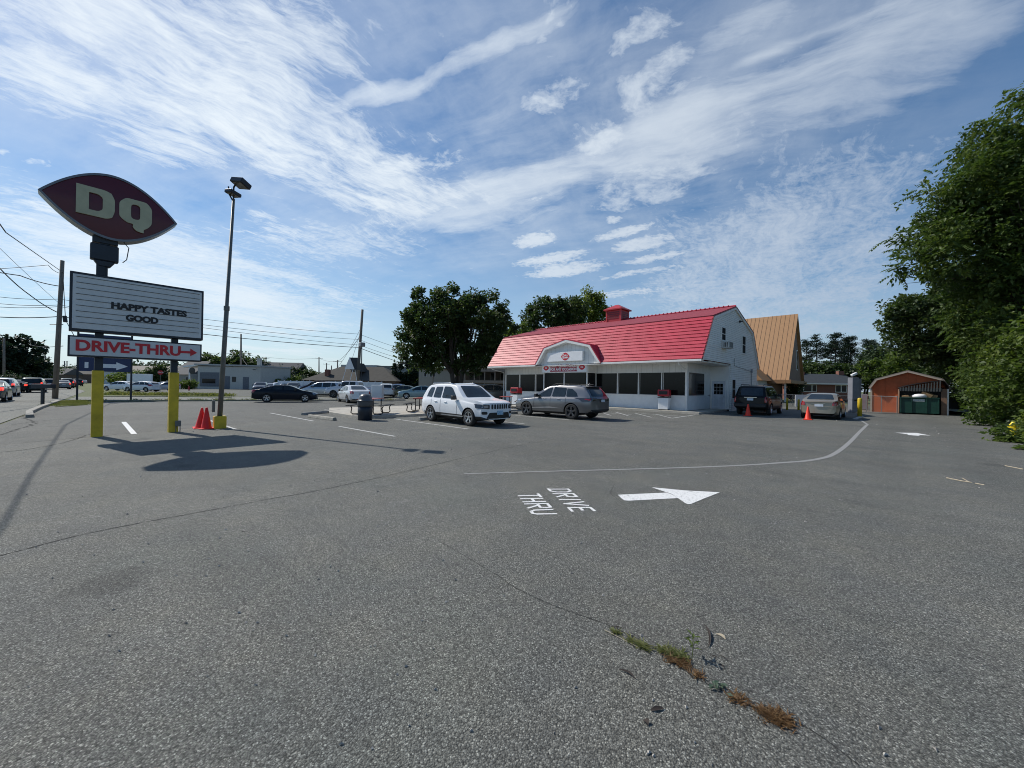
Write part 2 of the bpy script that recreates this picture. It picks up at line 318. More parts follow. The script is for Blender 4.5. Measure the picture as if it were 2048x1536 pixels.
# ---------------------------------------------------------------- ground surfaces
def asphalt(name, base, warm=0, seams=True, worn=.35, lot=False):
    g = NT(name)
    P2 = g.co
    big = g.noise(.18, 4, rough=.6); mid = g.noise(1.3, 5, rough=.65); st = g.noise(1, 5, g.map((.25, 2.2, 1)), rough=.6)
    fine = g.noise(70, 3, rough=.8); vo = g.n('ShaderNodeTexVoronoi'); vo.inputs['Scale'].default_value = 118; g.l(g.co, vo.inputs['Vector'])
    chip = g.n('ShaderNodeSeparateColor'); g.l(vo.outputs['Color'], chip.inputs[0])
    vo2 = g.n('ShaderNodeTexVoronoi'); vo2.inputs['Scale'].default_value = 210; g.l(g.co, vo2.inputs['Vector'])
    chip2 = g.n('ShaderNodeSeparateColor'); g.l(vo2.outputs['Color'], chip2.inputs[0])
    v = g.ramp(big, .3, .7, .86, 1.14)
    v = g.math('MULTIPLY', v, g.ramp(mid, .25, .75, .88, 1.12))
    v = g.math('MULTIPLY', v, g.ramp(st, .3, .75, .93, 1.06))
    # stones: most mid grey, some pale, some dark binder
    ch = g.ramp(chip.outputs[0], .0, 1.0, .44, 1.46); ch = g.math('ADD', ch, g.ramp(chip.outputs[0], .86, 1.0, 0, 1.7*worn+.35))
    ch = g.math('MULTIPLY', ch, g.ramp(chip2.outputs[1], 0, 1, .70, 1.30)); ch = g.math('MULTIPLY', ch, g.ramp(fine, .25, .75, .75, 1.25))
    ch = g.math('MULTIPLY', ch, g.ramp(vo.outputs['Distance'], .25, .75, 1.08, .55))
    v = g.math('MULTIPLY', v, ch)
    tint = g.mix(g.ramp(mid, .35, .7), tuple(base), tuple(x*k for x, k in zip(base, (1.06, 1.02, .94))))
    # greenish grey discolouration in places, dark oil drips
    tint = g.mix(g.math('MULTIPLY', g.ramp(g.noise(.5, 5), .52, .68), .35), tint, tuple(x*k for x, k in zip(base, (.84, .93, .90))))
    oil = g.math('MULTIPLY', g.ramp(g.noise(.8, 3), .66, .74, 0, 1, True), .18)
    tint = g.mix(oil, tint, tuple(x*.45 for x in base))
    st2 = g.noise(.35, 6, g.map((.6, 1.5, 1)), rough=.7); tint = g.mix(g.ramp(st2, .5, .66, 0, .38, True), tint, tuple(x*.68 for x in base))
    pale = g.noise(.9, 7, g.map((1.6, .5, 1)), rough=.75); tint = g.mix(g.ramp(pale, .56, .72, 0, .40, True), tint, tuple(x*1.5 for x in base))
    sp_ = g.n('ShaderNodeTexVoronoi'); sp_.inputs['Scale'].default_value = .42; g.l(g.n_warp(g.co), sp_.inputs['Vector']); tint = g.mix(g.ramp(sp_.outputs['Distance'], .06, .13, .5, 0, True), tint, tuple(x*.38 for x in base))
    if lot:
        x, y, z = g.xyz()[:3]
        # the older pavement beyond the seam is darker; wheel paths through the drive-thru lane
        ln = g.math('ADD', x, g.math('MULTIPLY', y, .50)); ln = g.math('ADD', ln, g.math('MULTIPLY', g.math('SUBTRACT', g.noise(.9, 3), .5), .15))
        old = g.ramp(ln, -16.42, -16.28, 1, 0)
        tint = g.mix(g.math('MULTIPLY', old, .30), tint, tuple(b*.55 for b in base))
        for cx in (-.3, 1.3):
            d = g.math('ABSOLUTE', g.math('SUBTRACT', x, cx+.2))
            tr = g.math('MULTIPLY', g.ramp(d, .15, .55, 1, 0, True), g.ramp(y, 6, 12, 0, .20)); tint = g.mix(tr, tint, tuple(b*.6 for b in base))
    vm = g.n('ShaderNodeVectorMath', operation='SCALE'); g.l(tint, vm.inputs[0]); g.l(v, vm.inputs['Scale'])
    g.col(vm.outputs[0]); g.set(Roughness=.86); g.b.inputs['Specular IOR Level'].default_value = .42
    h = g.math('ADD', g.math('MULTIPLY', vo.outputs['Distance'], -.8), g.math('MULTIPLY', fine, .5))
    g.bump(h, .85, .006)
    return g.m
M_lot = asphalt('lot_asphalt', (.150, .153, .140), lot=True)
M_road = asphalt('road_asphalt', (.19, .195, .175), worn=.2)
M_lot2 = asphalt('old_asphalt', (.11, .115, .10), worn=.2)
def grassmat():
    g = NT('grass_ground'); a = g.noise(.6, 5); b = g.noise(9, 4)
    c = g.mix(g.ramp(a, .35, .65), (.06, .095, .025), (.12, .13, .05)); c = g.mix(g.math('MULTIPLY', g.ramp(b, .4, .7), .6), c, (.17, .15, .08)); g.col(c); g.set(Roughness=.95)
    g.bump(b, .8, .05); return g.m
M_grass = grassmat()
M_conc = mat('pale_concrete', (.42, .39, .33), .85, var=.18, vscale=2.5, bump=.3, bscale=90)
M_kerb = mat('kerb_concrete', (.27, .255, .22), .85, var=.22, vscale=4, bump=.4, bscale=60)
M_old_conc = mat('weathered_concrete', (.34, .32, .27), .9, var=.3, vscale=6, bump=.5, bscale=40)
def sheet(name, pts, z, m, thick=None):
    mb = MB()
    if thick: mb.prism(pts, 'z', z-thick, z)
    else: mb.add([(p[0], p[1], z) for p in pts], [tuple(range(len(pts)))])
    o = mb.build(name, m, fix=bool(thick))
    if not thick and o.data.polygons[0].normal.z < 0: o.data.flip_normals()
    o['kind'] = 'structure'; return o
sheet('ground', [(-1500, -1500), (1500, -1500), (1500, 1500), (-1500, 1500)], -.03, M_grass)
sheet('parking_lot', [(-41.9, -2.9), (-14, -2.9), (30, -2.9), (30, 13), (5.2, 16.5), (3.1, 19.2), (3.35, 24), (3.5, 31), (3.4, 37), (3.2, 44.2), (-24, 44.2), (-24, 46), (-34, 46), (-34.1, 21.3), (-38, 9.5)], 0.0, M_lot)
sheet('road', [(-420, -60), (-300, -35), (-190, -17), (-120, -7), (-80, -3.4), (-28, -3.0), (60, -3.0), (60, -17.5), (-80, -17.5), (-130, -21), (-200, -31), (-310, -50), (-430, -76)], -.008, M_road)
sheet('cross_street', [(-54.5, -2.9), (-42.6, -2.9), (-35.2, 19), (-30.5, 33), (-22, 60), (-10, 95), (-20, 98), (-33, 62), (-43, 33), (-48, 19)], -.012, M_road)
sheet('far_pavement', [(-150, -1.5), (-54.5, 3), (-48, 21), (-42, 36), (-40, 40), (-52, 60), (-75, 80), (-130, 60)], -.02, M_lot2)
sheet('gravel_yard', [(-24, 44.2), (-24, 60), (3.2, 60), (3.2, 44.2)], -.016, M_lot2)
# kerbs: strips along polylines
def kerb(name, pts, wd, h, m, label=None):
    mb = MB(); n = len(pts); L = []; Rr = []
    for i, p in enumerate(pts):
        a = Vector(pts[max(i-1, 0)]); b = Vector(pts[min(i+1, n-1)]); d = (b-a).normalized(); q = Vector((-d.y, d.x))*wd/2
        L.append(Vector(p)+q); Rr.append(Vector(p)-q)
    for i in range(n-1):
        mb.prism([L[i], L[i+1], Rr[i+1], Rr[i]], 'z', -.06, h)
    o = mb.build(name, m, bevel=.015); o['kind'] = 'structure'; return o
kerb('kerb', [(-25.3, -2.6), (-28.5, -2.95), (-33, -3.05), (-42, -3.05)], .22, .13, M_kerb)
kerb('kerb', [(-42.4, -1.6), (-38.3, 9.4), (-34.7, 20)], .16, .11, M_kerb)
# verge with grass between the lot and the cross street
sheet('grass_verge', [(-42.3, -2.85), (-36.5, -2.85), (-34.2, -2.6), (-36, -1.6), (-41.5, -1.1)], .03, M_grass, .06)
sheet('grass_verge', [(-43.3, -2.85), (-42.4, -2.85), (-38.3, 9.4), (-34.9, 19.4), (-35.6, 19.4), (-39.2, 9.4)], .04, M_grass, .06)
sheet('grass_verge', [(-54.24, -1.52), (-53.01, 2.77), (-48.07, 7.98), (-55.1, 9.1), (-70.97, 3.8), (-66, -1.05)], .05, M_grass, .1)
# walk along the restaurant and concrete pads
sheet('sidewalk', [(-8.7, 25.39), (-8.75, 31.3), (-9.8, 31.4), (-9.8, 26.4), (-27.4, 26.45), (-27.4, 25.2), (-15.6, 25.3)], .13, M_conc, .25)
sheet('concrete_apron', [(-15.7, 25.28), (-14.2, 24.2), (-19.5, 23.6), (-20.9, 14), (-21.9, 14), (-22.5, 25.2)], .02, M_conc, .1)
sheet('picnic_pad', [(-20.8, 7.6), (-17.2, 7.6), (-17.2, 8.6), (-17.1, 14.2), (-17.1, 20.2), (-19.6, 22.6), (-24.5, 22.6), (-24.3, 8.9)], .12, M_conc, .25)
# painted lines on the asphalt
def paintmat(name, col, wear):
    g = NT(name); a = g.noise(14, 6, rough=.75); b = g.noise(90, 2)
    f = g.math('MULTIPLY', g.ramp(a, wear, wear+.12), 1); f = g.math('MULTIPLY', f, g.ramp(b, .3, .42))
    g.col(g.mix(f, (.17, .17, .165), col)); g.set(Roughness=.8); g.bump(b, .5, .004); return g.m
M_white = paintmat('fresh_white_paint', (.74, .74, .72), .30)
M_worn = paintmat('worn_white_paint', (.50, .50, .48), .36)
M_faint = paintmat('faded_line_paint', (.27, .27, .26), .28)
def line(name, pts, wd, m, z=.004):
    mb = MB(); n = len(pts); 
    if isinstance(wd, (int, float)): wd = [wd]*n
    vs = []
    for i, p in enumerate(pts):
        a = Vector(pts[max(i-1, 0)][:2]); b = Vector(pts[min(i+1, n-1)][:2]); d = (b-a).normalized(); q = Vector((-d.y, d.x))*wd[i]/2
        vs += [(p[0]+q.x, p[1]+q.y, z), (p[0]-q.x, p[1]-q.y, z)]
    mb.add(vs, [(2*i+1, 2*i+3, 2*i+2, 2*i) for i in range(n-1)])
    o = mb.build(name, m, fix=False); o['kind'] = 'structure'; return o
def poly(name, pts, m, z=.004):
    o = MB().add([(p[0], p[1], z) for p in pts], [tuple(range(len(pts)))]).build(name, m, fix=False)
    if o.data.polygons[0].normal.z < 0: o.data.flip_normals()
    o['kind'] = 'structure'; return o
for a, b in (((-14.7, 5.75), (-10.9, 5.95)), ((-16.4, 8.9), (-11.1, 8.98)), ((-16.5, 12.0), (-11.2, 12.1)), ((-16.6, 15.2), (-11.2, 15.3)), ((-16.6, 18.4), (-11.2, 18.5)), ((-16.0, 21.4), (-11.2, 21.5)),
             ((-23.2, 5.52), (-17.4, 5.73)), ((-21.5, 2.55), (-15.8, 2.75)), ((-24.5, 8.7), (-20.9, 8.8))):
    line('painted_line', [a, b], .105, M_worn)
line('painted_line', [(-20.98, 0.11), (-16.12, 0.31)], .13, M_white)
# hatched bay beside the walk
for a, b in (((-11.67, 22.86), (-9.47, 20.45)), ((-10.45, 23.16), (-8.5, 20.82)), ((-8.5, 20.82), (-8.72, 24.9)), ((-12.98, 22.76), (-10.86, 20.46)), ((-11.33, 22.98), (-8.65, 22.73)), ((-12.7, 20.89),(-11.55, 19.76))):
    line('painted_line', [a, b], .10, M_worn, .006)
# faded guide line sweeping into the drive-thru lane
gp = [(-5.52, 4.38), (-5.15, 4.93), (-4.62, 5.72), (-3.75, 6.97), (-2.82, 8.35), (-2.18, 9.43), (-1.69, 10.41), (-1.46, 10.88), (-1.25, 11.59), (-1.12, 12.39), (-1.04, 14.03), (-1, 16.7), (-0.99, 20.19), (-0.95, 25.43)]
def smooth_poly(p, k=6):
    out = []
    for i in range(len(p)-1):
        a, b, c, d = [Vector(p[max(0, min(len(p)-1, i+j))][:2]) for j in (-1, 0, 1, 2)]
        for s_ in range(k):
            t = s_/k; out.append(tuple(.5*((2*b)+(c-a)*t+(2*a-5*b+4*c-d)*t*t+(3*b-a-3*c+d)*t*t*t)))
    out.append(tuple(p[-1][:2])); return out
gl_ = smooth_poly(gp); line('painted_line', gl_, [.05+.06*min(1, i/40) for i in range(len(gl_))], M_faint, .005)
line('painted_line', [(-0.95, 25.43), (-1.33, 28.57), (-1.65, 29.48)], .1, M_faint, .007)
line('painted_line', [(-1.65, 29.48), (-1.51, 33.5)], .22, M_worn, .009)
# arrows and hand-stencilled words
poly('painted_arrow', [(-2.93, 5.24), (-2.48, 5.91), (-2.37, 5.86), (-2.24, 5.74), (-2.67, 5.08), (-2.72, 5.05), (-2.8, 5.11)], M_white)
poly('painted_arrow', [(-2.78, 6.04), (-2.32, 6.26), (-1.92, 6.55), (-1.97, 5.99), (-2, 5.59), (-2.02, 5.54), (-2.07, 5.56), (-2.38, 5.88)], M_white, .005)
poly('painted_arrow', [(-0, 21.34), (0.59, 21.96), (0.94, 21.09), (0.62, 21), (0.65, 20.61), (0.36, 20.59), (0.32, 21.03)], M_white)
GLY = {'D': [[(0, 0), (0, 1)], [(-.05, 1), (.4, 1), (.58, .75), (.58, .25), (.4, 0), (-.05, 0)]], 'R': [[(0, 0), (0, 1)], [(-.04, 1), (.5, 1), (.56, .8), (.5, .55), (0, .55)], [(.2, .55), (.58, 0)]],
       'I': [[(.1, 0), (.1, 1)]], 'V': [[(0, 1), (.28, 0)], [(.28, 0), (.56, 1)]], 'E': [[(.06, 0), (.06, 1)], [(.06, 1), (.55, 1)], [(.06, .5), (.45, .5)], [(.06, 0), (.55, 0)]],
       'T': [[(.28, 0), (.28, 1)], [(0, 1), (.56, 1)]], 'H': [[(0, 0), (0, 1)], [(.5, 0), (.5, 1)], [(0, .5), (.5, .5)]], 'U': [[(0, 1), (.02, .2), (.14, .03), (.42, .03), (.52, .2), (.54, 1)]]}
def stencil(word, org, rd, up, adv, hs):
    mb = MB(); x = 0; k = 0
    for ch, (a, ht) in zip(word, zip(adv, hs)):
        for st in GLY[ch]:
            pts = [Vector(org)+Vector(rd)*(x+p[0]*.30)+Vector(up)*(p[1]*ht) for p in st]
            for i in range(len(pts)-1):
                d = (pts[i+1]-pts[i]).normalized(); q = Vector((-d.y, d.x))*.021; e = d*.012
                A = pts[i]-e; B = pts[i+1]+e; z = .004+.0006*(k % 6); k += 1
                mb.add([(A.x+q.x, A.y+q.y, z), (A.x-q.x, A.y-q.y, z), (B.x-q.x, B.y-q.y, z), (B.x+q.x, B.y+q.y, z)], [(0, 1, 2, 3)])
        x += a
    o = mb.build('painted_word', M_white, fix=False); o['kind'] = 'structure'
    for p in o.data.polygons:
        if p.normal.z < 0: p.flip()
stencil('DRIVE', (-3.83, 4.71), (.83, -.56), (.66, .75), (.26, .27, .14, .24, .2), (.31, .30, .29, .30, .29))
stencil('THRU', (-3.96, 4.15), (.83, -.56), (.62, .78), (.24, .25, .26, .2), (.31, .31, .31, .30))
# seam and cracks: narrow dark strips that wander
M_crack = mat('crack_shadow', (.025, .024, .022), .95, var=.3)
def crack(pts, wd, seed, amp=.03, name='pavement_crack'):
    rnd = random.Random(seed); P3 = smooth_poly(pts, 10); L = []; 
    P3 = [(p[0]+amp*noise.noise(Vector((p[0]*3, p[1]*3, seed))), p[1]+amp*noise.noise(Vector((p[0]*3, p[1]*3, seed+9)))) for p in P3]
    Q = []
    for i in range(len(P3)-1):
        for k in range(3):
            t = k/3; x = P3[i][0]*(1-t)+P3[i+1][0]*t; y = P3[i][1]*(1-t)+P3[i+1][1]*t
            Q.append((x+rnd.uniform(-1, 1)*amp*.18, y+rnd.uniform(-1, 1)*amp*.18))
    return line(name, Q, [wd*rnd.choice((.35, .7, 1, 1.2, 1.0)) for _ in Q], M_crack, .003)
crack([(-5.69, -0.84), (-5.72, -0.74), (-5.97, -0.13), (-6.05, 0.96), (-6.17, 2.6), (-6.66, 4.91), (-7.05, 6.74)], .014, 1)
crack([(-7.05, 6.74), (-7.35, 9.08), (-7.35, 11.85)], .010, 2)
crack([(-15.17, -2.14), (-16.03, -0.48), (-16.9, 1.24), (-18.3, 4.54), (-19.31, 6.66)], .035, 3, .02)
crack([(-3.28, 2.31), (-2.62, 2.28), (-1.98, 2.23), (-1.56, 2.29), (-1.37, 2.33), (-1.08, 2.34), (-0.75, 2.26), (-0.43, 2.31), (-0.24, 2.31), (-0.1, 2.25)], .006, 4, .02)
crack([(-3.63, 6.11), (-3.27, 5.73), (-3.07, 5.28), (-2.74, 4.96)], .007, 5, .02)
crack([(-17.95, -2.37), (-19.75, -2.22), (-22.15, -2.15), (-25.17, -2.71), (-27.92, -2.87)], .06, 6, .2)
crack([(-13.72, -1.8), (-14, -1.43), (-14.93, -0.96), (-16.85, -0.61)], .03, 7, .1)
crack([(-21.63, -2.65), (-23.87, -1.69), (-23.78, -0.73), (-25.05, 0.33)], .03, 8, .15)

# ---------------------------------------------------------------- the red-roofed restaurant
def boards(name, col, pitch, axis, dark=.35, gw=.06, rough=.6, nv=.1, lapped=False, bumpd=.02):
    """board / siding / tile course lines as real relief in the shader, plus grime"""
    g = NT(name); x = g.xyz()['XYZ'.index(axis)]
    f = g.math('FRACT', g.math('MULTIPLY', x, 1/pitch)); edge = g.ramp(f, 0, gw, 1, 0) if not lapped else g.ramp(f, 0, gw, 1, 0)
    n1 = g.noise(2.0, 6, rough=.65); n2 = g.noise(25, 4)
    c = g.mix(g.ramp(n1, .3, .7), tuple(v*(1-nv) for v in col), tuple(min(1, v*(1+nv*.6)) for v in col))
    c = g.mix(g.math('MULTIPLY', edge, dark), c, tuple(v*.25 for v in col)); g.col(c); g.set(Roughness=rough)
    h = g.math('ADD', g.math('MULTIPLY', f, -1.0 if lapped else 0.0), g.math('MULTIPLY', edge, -.6)); h = g.math('ADD', h, g.math('MULTIPLY', n2, .15))
    g.bump(h, .8, bumpd); return g.m
M_side = boards('lap_siding', (.86, .84, .79), .135, 'Z', dark=.62, gw=.22, lapped=True)
M_panel = boards('grooved_panel', (.74, .75, .74), .41, 'X', dark=.75, gw=.06)
M_wht = mat('white_trim_paint', (.80, .79, .76), .5, var=.06, vscale=2, bump=.08)
M_brickw = mat('white_painted_block', (.76, .76, .75), .55, var=.06, vscale=3, bump=.25, bscale=25)
M_blk = mat('black_window_frame', (.012, .012, .014), .4)
M_glass = mat('dark_window_glass', (.004, .005, .006), .12, var=.3, vscale=1.2, spec=.22)
def rooftile():
    g = NT('red_roof_tile'); o = g.xyz()
    n1 = g.noise(.9, 5); n2 = g.noise(1, 5, g.map((14, 14, 4)), rough=.7)
    # individual tiles along the course: slight shade change per tile
    v = g.n('ShaderNodeTexVoronoi'); v.inputs['Scale'].default_value = 1.0; v.inputs['Randomness'].default_value = .8; g.l(g.map((2.8, 2.5, 2.5)), v.inputs['Vector'])
    cs = g.n('ShaderNodeSeparateColor'); g.l(v.outputs['Color'], cs.inputs[0])
    c = g.mix(g.ramp(n1, .3, .7), (.44, .026, .052), (.53, .038, .070)); c = g.mix(g.ramp(cs.outputs[0], 0, 1, 0, .42), c, (.34, .02, .04))
    c = g.mix(g.ramp(n2, .55, .75, 0, .22), c, (.8, .25, .3)); g.col(c); g.set(Roughness=.48); g.b.inputs['Specular IOR Level'].default_value = .5
    g.bump(g.math('ADD', g.math('MULTIPLY', n2, .5), g.math('MULTIPLY', g.noise(30, 3), .3)), .75, .02); return g.m
M_roof = rooftile()
M_shingle = mat('dark_red_shingle', (.27, .035, .055), .85, var=.35, vscale=5, bump=.6, bscale=30, stretch=(1, 3, 3))
M_redp = mat('red_painted_wood', (.42, .02, .03), .45, var=.15)
M_redd = mat('dark_red_edge', (.16, .012, .02), .5)
XR, XL, YF, YB = -8.45, -28.13, 25.08, 39.0
YR = 32.04; ZE, ZB, ZP = 3.47, 6.36, 7.72; BF, BB = 27.09, 36.95
rest = empty('restaurant_building', ((XR+XL)/2, 32, 0), 0, 'long white restaurant with a bright red gambrel roof, cupola and small dormer', 'restaurant')
rest.location = (0, 0, 0)
# courses of metal tile on the steep lower slope, each a lapped strip
def slope_courses(y0, z0, y1, z1, n, x0, x1, sgn):
    mb = MB(); d = Vector((0, y1-y0, z1-z0)); nrm = Vector((0, -d.z, d.y)).normalized()*(sgn)
    if nrm.z < 0: nrm = -nrm
    for i in range(n):
        a = Vector((0, y0, z0))+d*(i/n); b = Vector((0, y0, z0))+d*((i+1)/n)+d.normalized()*.02
        lo = a+nrm*.055; hi = b+nrm*.012; und = a-nrm*.03; unh = b-nrm*.03
        mb.prism([(und.y, und.z), (lo.y, lo.z), (hi.y, hi.z), (unh.y, unh.z)], 'x', x0+.002*(i % 2), x1-.002*(i % 2))
    return mb
rfm = MB()
for i_ in range(12):
    z_ = ZE+(ZB-ZE)*(i_+.5)/12; ya_, yb_ = YF+(BF-YF)*i_/12, YF+(BF-YF)*(i_+1)/12; za_, zb_ = ZE+(ZB-ZE)*i_/12, ZE+(ZB-ZE)*(i_+1)/12
    hw = 3.2-.95*(z_-3.42)/1.38 if z_ < 4.8 else 2.25*(5.36-z_)/.56
    segs = [(XL, -18.73-hw+.1), (-18.73+hw-.1, XR)] if hw > .15 else [(XL, XR)]
    for sa, sb_ in segs:
        m_ = slope_courses(ya_, za_, yb_, zb_, 1, sa+.002*(i_ % 2), sb_-.002*(i_ % 2), -1); rfm.add(m_.v, m_.f)
rf = rfm.build('roof', M_roof, rest)
rb = slope_courses(YB, ZE, BB, ZB, 12, XL, XR, 1).build('roof', M_roof, rest)
up = MB(); 
up.prism([(BF-.03, ZB-.02), (BF-.05, ZB+.06), (YR, ZP+.06), (YR, ZP-.06)], 'x', XL+.003, XR-.003)
up.prism([(BB+.03, ZB-.02), (BB+.05, ZB+.06), (YR+.002, ZP+.06), (YR+.002, ZP-.06)], 'x', XL+.003, XR-.003)
rt = up.build('upper_roof', M_shingle, rest)
rc = MB(); rc.tube([(XL, YR, ZP+.06), (XR, YR, ZP+.06)], .09, 6)
k = XL
while k < XR-.3: rc.tube([(k, YR, ZP+.09), (k+.05, YR, ZP+.09)], .115, 6); k += .33
rc.build('ridge_cap', M_roof, rest)
# gable walls (siding), raised 5cm inside the verge
def gable_pts(ins=0.0): return [(YF+.0+ins, ZE-.02), (BF+ins*.6, ZB-ins*.5), (YR, ZP-ins*.8), (BB-ins*.6, ZB-ins*.5), (YB-ins, ZE-.02)]
g = MB(); g.prism(gable_pts(.08)[:], 'x', XR-.16, XR-.06)
g.prism([(31.3, 0.0), (31.3, ZE-.02), (YB-.4, ZE-.02), (YB-.4, 0.0)], 'x', XR-.162, XR-.06)
g.build('gable_wall', M_side, rest)
g = MB(); g.prism(gable_pts(.08), 'x', XL+.06, XL+.16); g.prism([(26.6, 0), (26.6, ZE-.02), (YB-.4, ZE-.02), (YB-.4, 0)], 'x', XL+.9, XL+1.0); g.build('gable_wall', M_side, rest)
# rake boards following the gambrel
def rake(x0, x1, wdt, m, nm, off=0):
    mb = MB(); o = gable_pts(-off); 
    cen = Vector((YR, 5.2))
    ip = []
    pts = [Vector(p) for p in o]
    for i, p in enumerate(pts):
        ds = []
        if i > 0: ds.append((p-pts[i-1]).normalized())
        if i < 4: ds.append((pts[i+1]-p).normalized())
        nn = [Vector((d.y, -d.x)) for d in ds]; s_ = sum(nn, Vector((0, 0))).normalized(); kk = 1/max(.5, s_.dot(nn[0])); ip.append(p+s_*wdt*kk)
    for i in range(4): mb.prism([pts[i], pts[i+1], ip[i+1], ip[i]], 'x', x0, x1)
    return mb.build(nm, m, rest)
rake(XR-.055, XR+.03, .20, M_wht, 'rake_board'); rake(XL-.03, XL+.055, .20, M_wht, 'rake_board')
rake(XR-.02, XR+.055, .05, M_redd, 'roof_edge', .03)
# eave fascia/gutter and soffit
box('gutter', M_wht, rest, XL, -21.95, YF-.10, YF+.02, ZE-.16, ZE-.03, bevel=.01)
box('gutter', M_wht, rest, -15.5, XR, YF-.10, YF+.02, ZE-.16, ZE-.03, bevel=.01)
box('soffit', M_wht, rest, XL+.05, XR-.17, YF+.03, 26.62, ZE-.15, ZE-.11)
box('soffit', M_wht, rest, -9.9, XR-.17, 26.62, 31.3, ZE-.155, ZE-.115)
box('soffit_light', mat('lamp_lens', (.8, .8, .78), .4), rest, -14.2, -11.6, 25.6, 25.8, ZE-.21, ZE-.156)
# front wall: low block wall, window band, grooved panel above
YW = 26.6; XC = -9.9
box('base_wall', M_brickw, rest, -27.3, XC, YW, YW+.22, .13, 1.08)
box('base_wall', M_brickw, rest, XC-.22, XC-.001, YW+.221, 31.2, .13, 1.08)
box('sill', M_wht, rest, -27.33, XC+.03, YW-.05, YW+.2, 1.081, 1.13)
box('sill', M_wht, rest, XC-.2, XC+.031, YW+.21, 30.7, 1.081, 1.13)
box('upper_wall', M_panel, rest, -27.3, -21.45, YW, YW+.2, 2.70, 3.32)
box('upper_wall', M_panel, rest, -17.05, XC, YW, YW+.2, 2.70, 3.32)
box('upper_wall', M_wht, rest, XC-.2, XC-.002, YW+.201, 31.2, 2.70, 3.318)
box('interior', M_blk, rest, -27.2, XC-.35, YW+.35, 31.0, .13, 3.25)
# glazing with mullions
wx = [-27.25, -25.35, -23.35, -22.2]; wx2 = [-17.02, -15.05, -13.35, -11.62, -9.95]
def glaze(x0, x1, y=YW+.08, z0=1.13, z1=2.70):
    f = box('window', M_blk, rest, x0, x1, y-.03, y+.06, z0, z1)
    box('pane', M_glass, f, x0+.05, x1-.05, y-.045, y-.032, z0+.05, z1-.04)
for a, b in zip(wx[:-1], wx[1:]): glaze(a+.04, b-.04)
for a, b in zip(wx2[:-1], wx2[1:]): glaze(a+.04, b-.04)
for x in wx+wx2[:-1]:
    box('mullion', M_wht, rest, x-.035, x+.035, YW-.005, YW+.1, 1.131, 2.699)
    # roller-blind cord tube seen beside each mullion
    MB().cyl(x+.12, YW+.02, 1.131, 2.69, .013, 6).build('awning_rail', M_wht, rest)
f = box('window', M_blk, rest, XC-.09, XC-.02, YW+.35, 29.95, 1.13, 2.7)
box('pane', M_glass, f, XC-.018, XC-.008, YW+.42, 28.2, 1.2, 2.63); box('pane', M_glass, f, XC-.018, XC-.008, 28.3, 29.88, 1.2, 2.63)
for y0, y1 in ((YW+.201, YW+.345), (29.955, 31.2)): box('side_wall', M_wht, rest, XC-.16, XC-.003, y0, y1, 1.131, 2.699)
box('corner_post', M_wht, rest, XC-.10, XC+.05, YW-.06, YW+.08, .13, 3.31, bevel=.006)
MB().tube([(XC+.02, YF-.02, ZE-.12), (XC+.02, YF+.1, ZE-.35), (XC+.03, YW-.1, 2.85), (XC+.03, YW-.1, .25)], .042, 8).build('downspout', M_wht, rest)
MB().tube([(-27.6, YF-.02, ZE-.12), (-27.6, YF+.1, ZE-.3), (-27.35, YW-.1, 2.9), (-27.35, YW-.1, .25)], .042, 8).build('downspout', M_wht, rest)
# recessed back entrance wall and door
box('door_wall', M_wht, rest, XC-.003, XR-.163, 31.2, 31.3, .13, 3.3)
dr = box('door', mat('grey_white_door', (.62, .64, .68), .5), rest, -9.76, -8.86, 31.14, 31.198, .15, 2.2, bevel=.01)
mb = MB()
for i in range(3):
    for j in range(3): mb.box(-9.61+.21*i, -9.61+.21*i+.18, 31.125, 31.139, 1.22+.27*j, 1.22+.27*j+.24)
mb.build('pane', M_glass, dr)
mb = MB(); mb.box(-9.6, -9.34, 31.125, 31.139, .35, 1.05); mb.box(-9.28, -9.02, 31.125, 31.139, .35, 1.05); mb.build('door_panel', mat('grey_white_door2', (.56, .58, .62), .5), dr, bevel=.01)
MB().tube([(-8.94, 31.12, 1.05), (-8.94, 31.06, 1.05)], .03, 8).build('handle', mat('steel', (.5, .5, .5), .3, 1), dr)
mb = MB()
for a in ((-9.84, -9.765, .13, 2.27), (-8.855, -8.78, .13, 2.27), (-9.764, -8.856, 2.205, 2.27)): mb.box(a[0], a[1], 31.13, 31.199, a[2], a[3])
mb.build('door_frame', M_wht, rest)
# end-wall windows
def endwin(y0, y1, z0, z1, nm='window'):
    f = MB(); t = .07
    f.box(XR-.058, XR-.01, y0-t, y1+t, z1, z1+t); f.box(XR-.058, XR-.01, y0-t, y1+t, z0-t, z0); f.box(XR-.058, XR-.01, y0-t, y0, z0, z1); f.box(XR-.058, XR-.01, y1, y1+t, z0, z1)
    f.box(XR-.057, XR-.02, y0, y1, (z0+z1)/2-.02, (z0+z1)/2+.02)
    w_ = f.build(nm, M_wht, rest); box('pane', mat('muted_reflection_glass', (.006, .007, .008), .6, spec=.05), w_, XR-.056, XR-.035, y0, y1, z0, z1); return w_  # sky reflection muted in the pane material to keep it dark, no screen
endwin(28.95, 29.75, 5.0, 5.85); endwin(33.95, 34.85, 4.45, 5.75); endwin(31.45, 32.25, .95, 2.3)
ac = MB().box(XR-.05, XR+.42, 29.0, 29.95, 4.42, 4.88).build('air_conditioner', mat('ac_case', (.55, .56, .54), .5), rest, bevel=.015)
mb = MB()
for i in range(7): mb.box(XR+.421, XR+.43, 29.07+.12*i, 29.12+.12*i, 4.47, 4.83)
for i in range(3): mb.box(XR+.08+.1*i, XR+.12+.1*i, 28.985, 28.999, 4.5, 4.8)
mb.build('vent_slats', M_blk, ac)
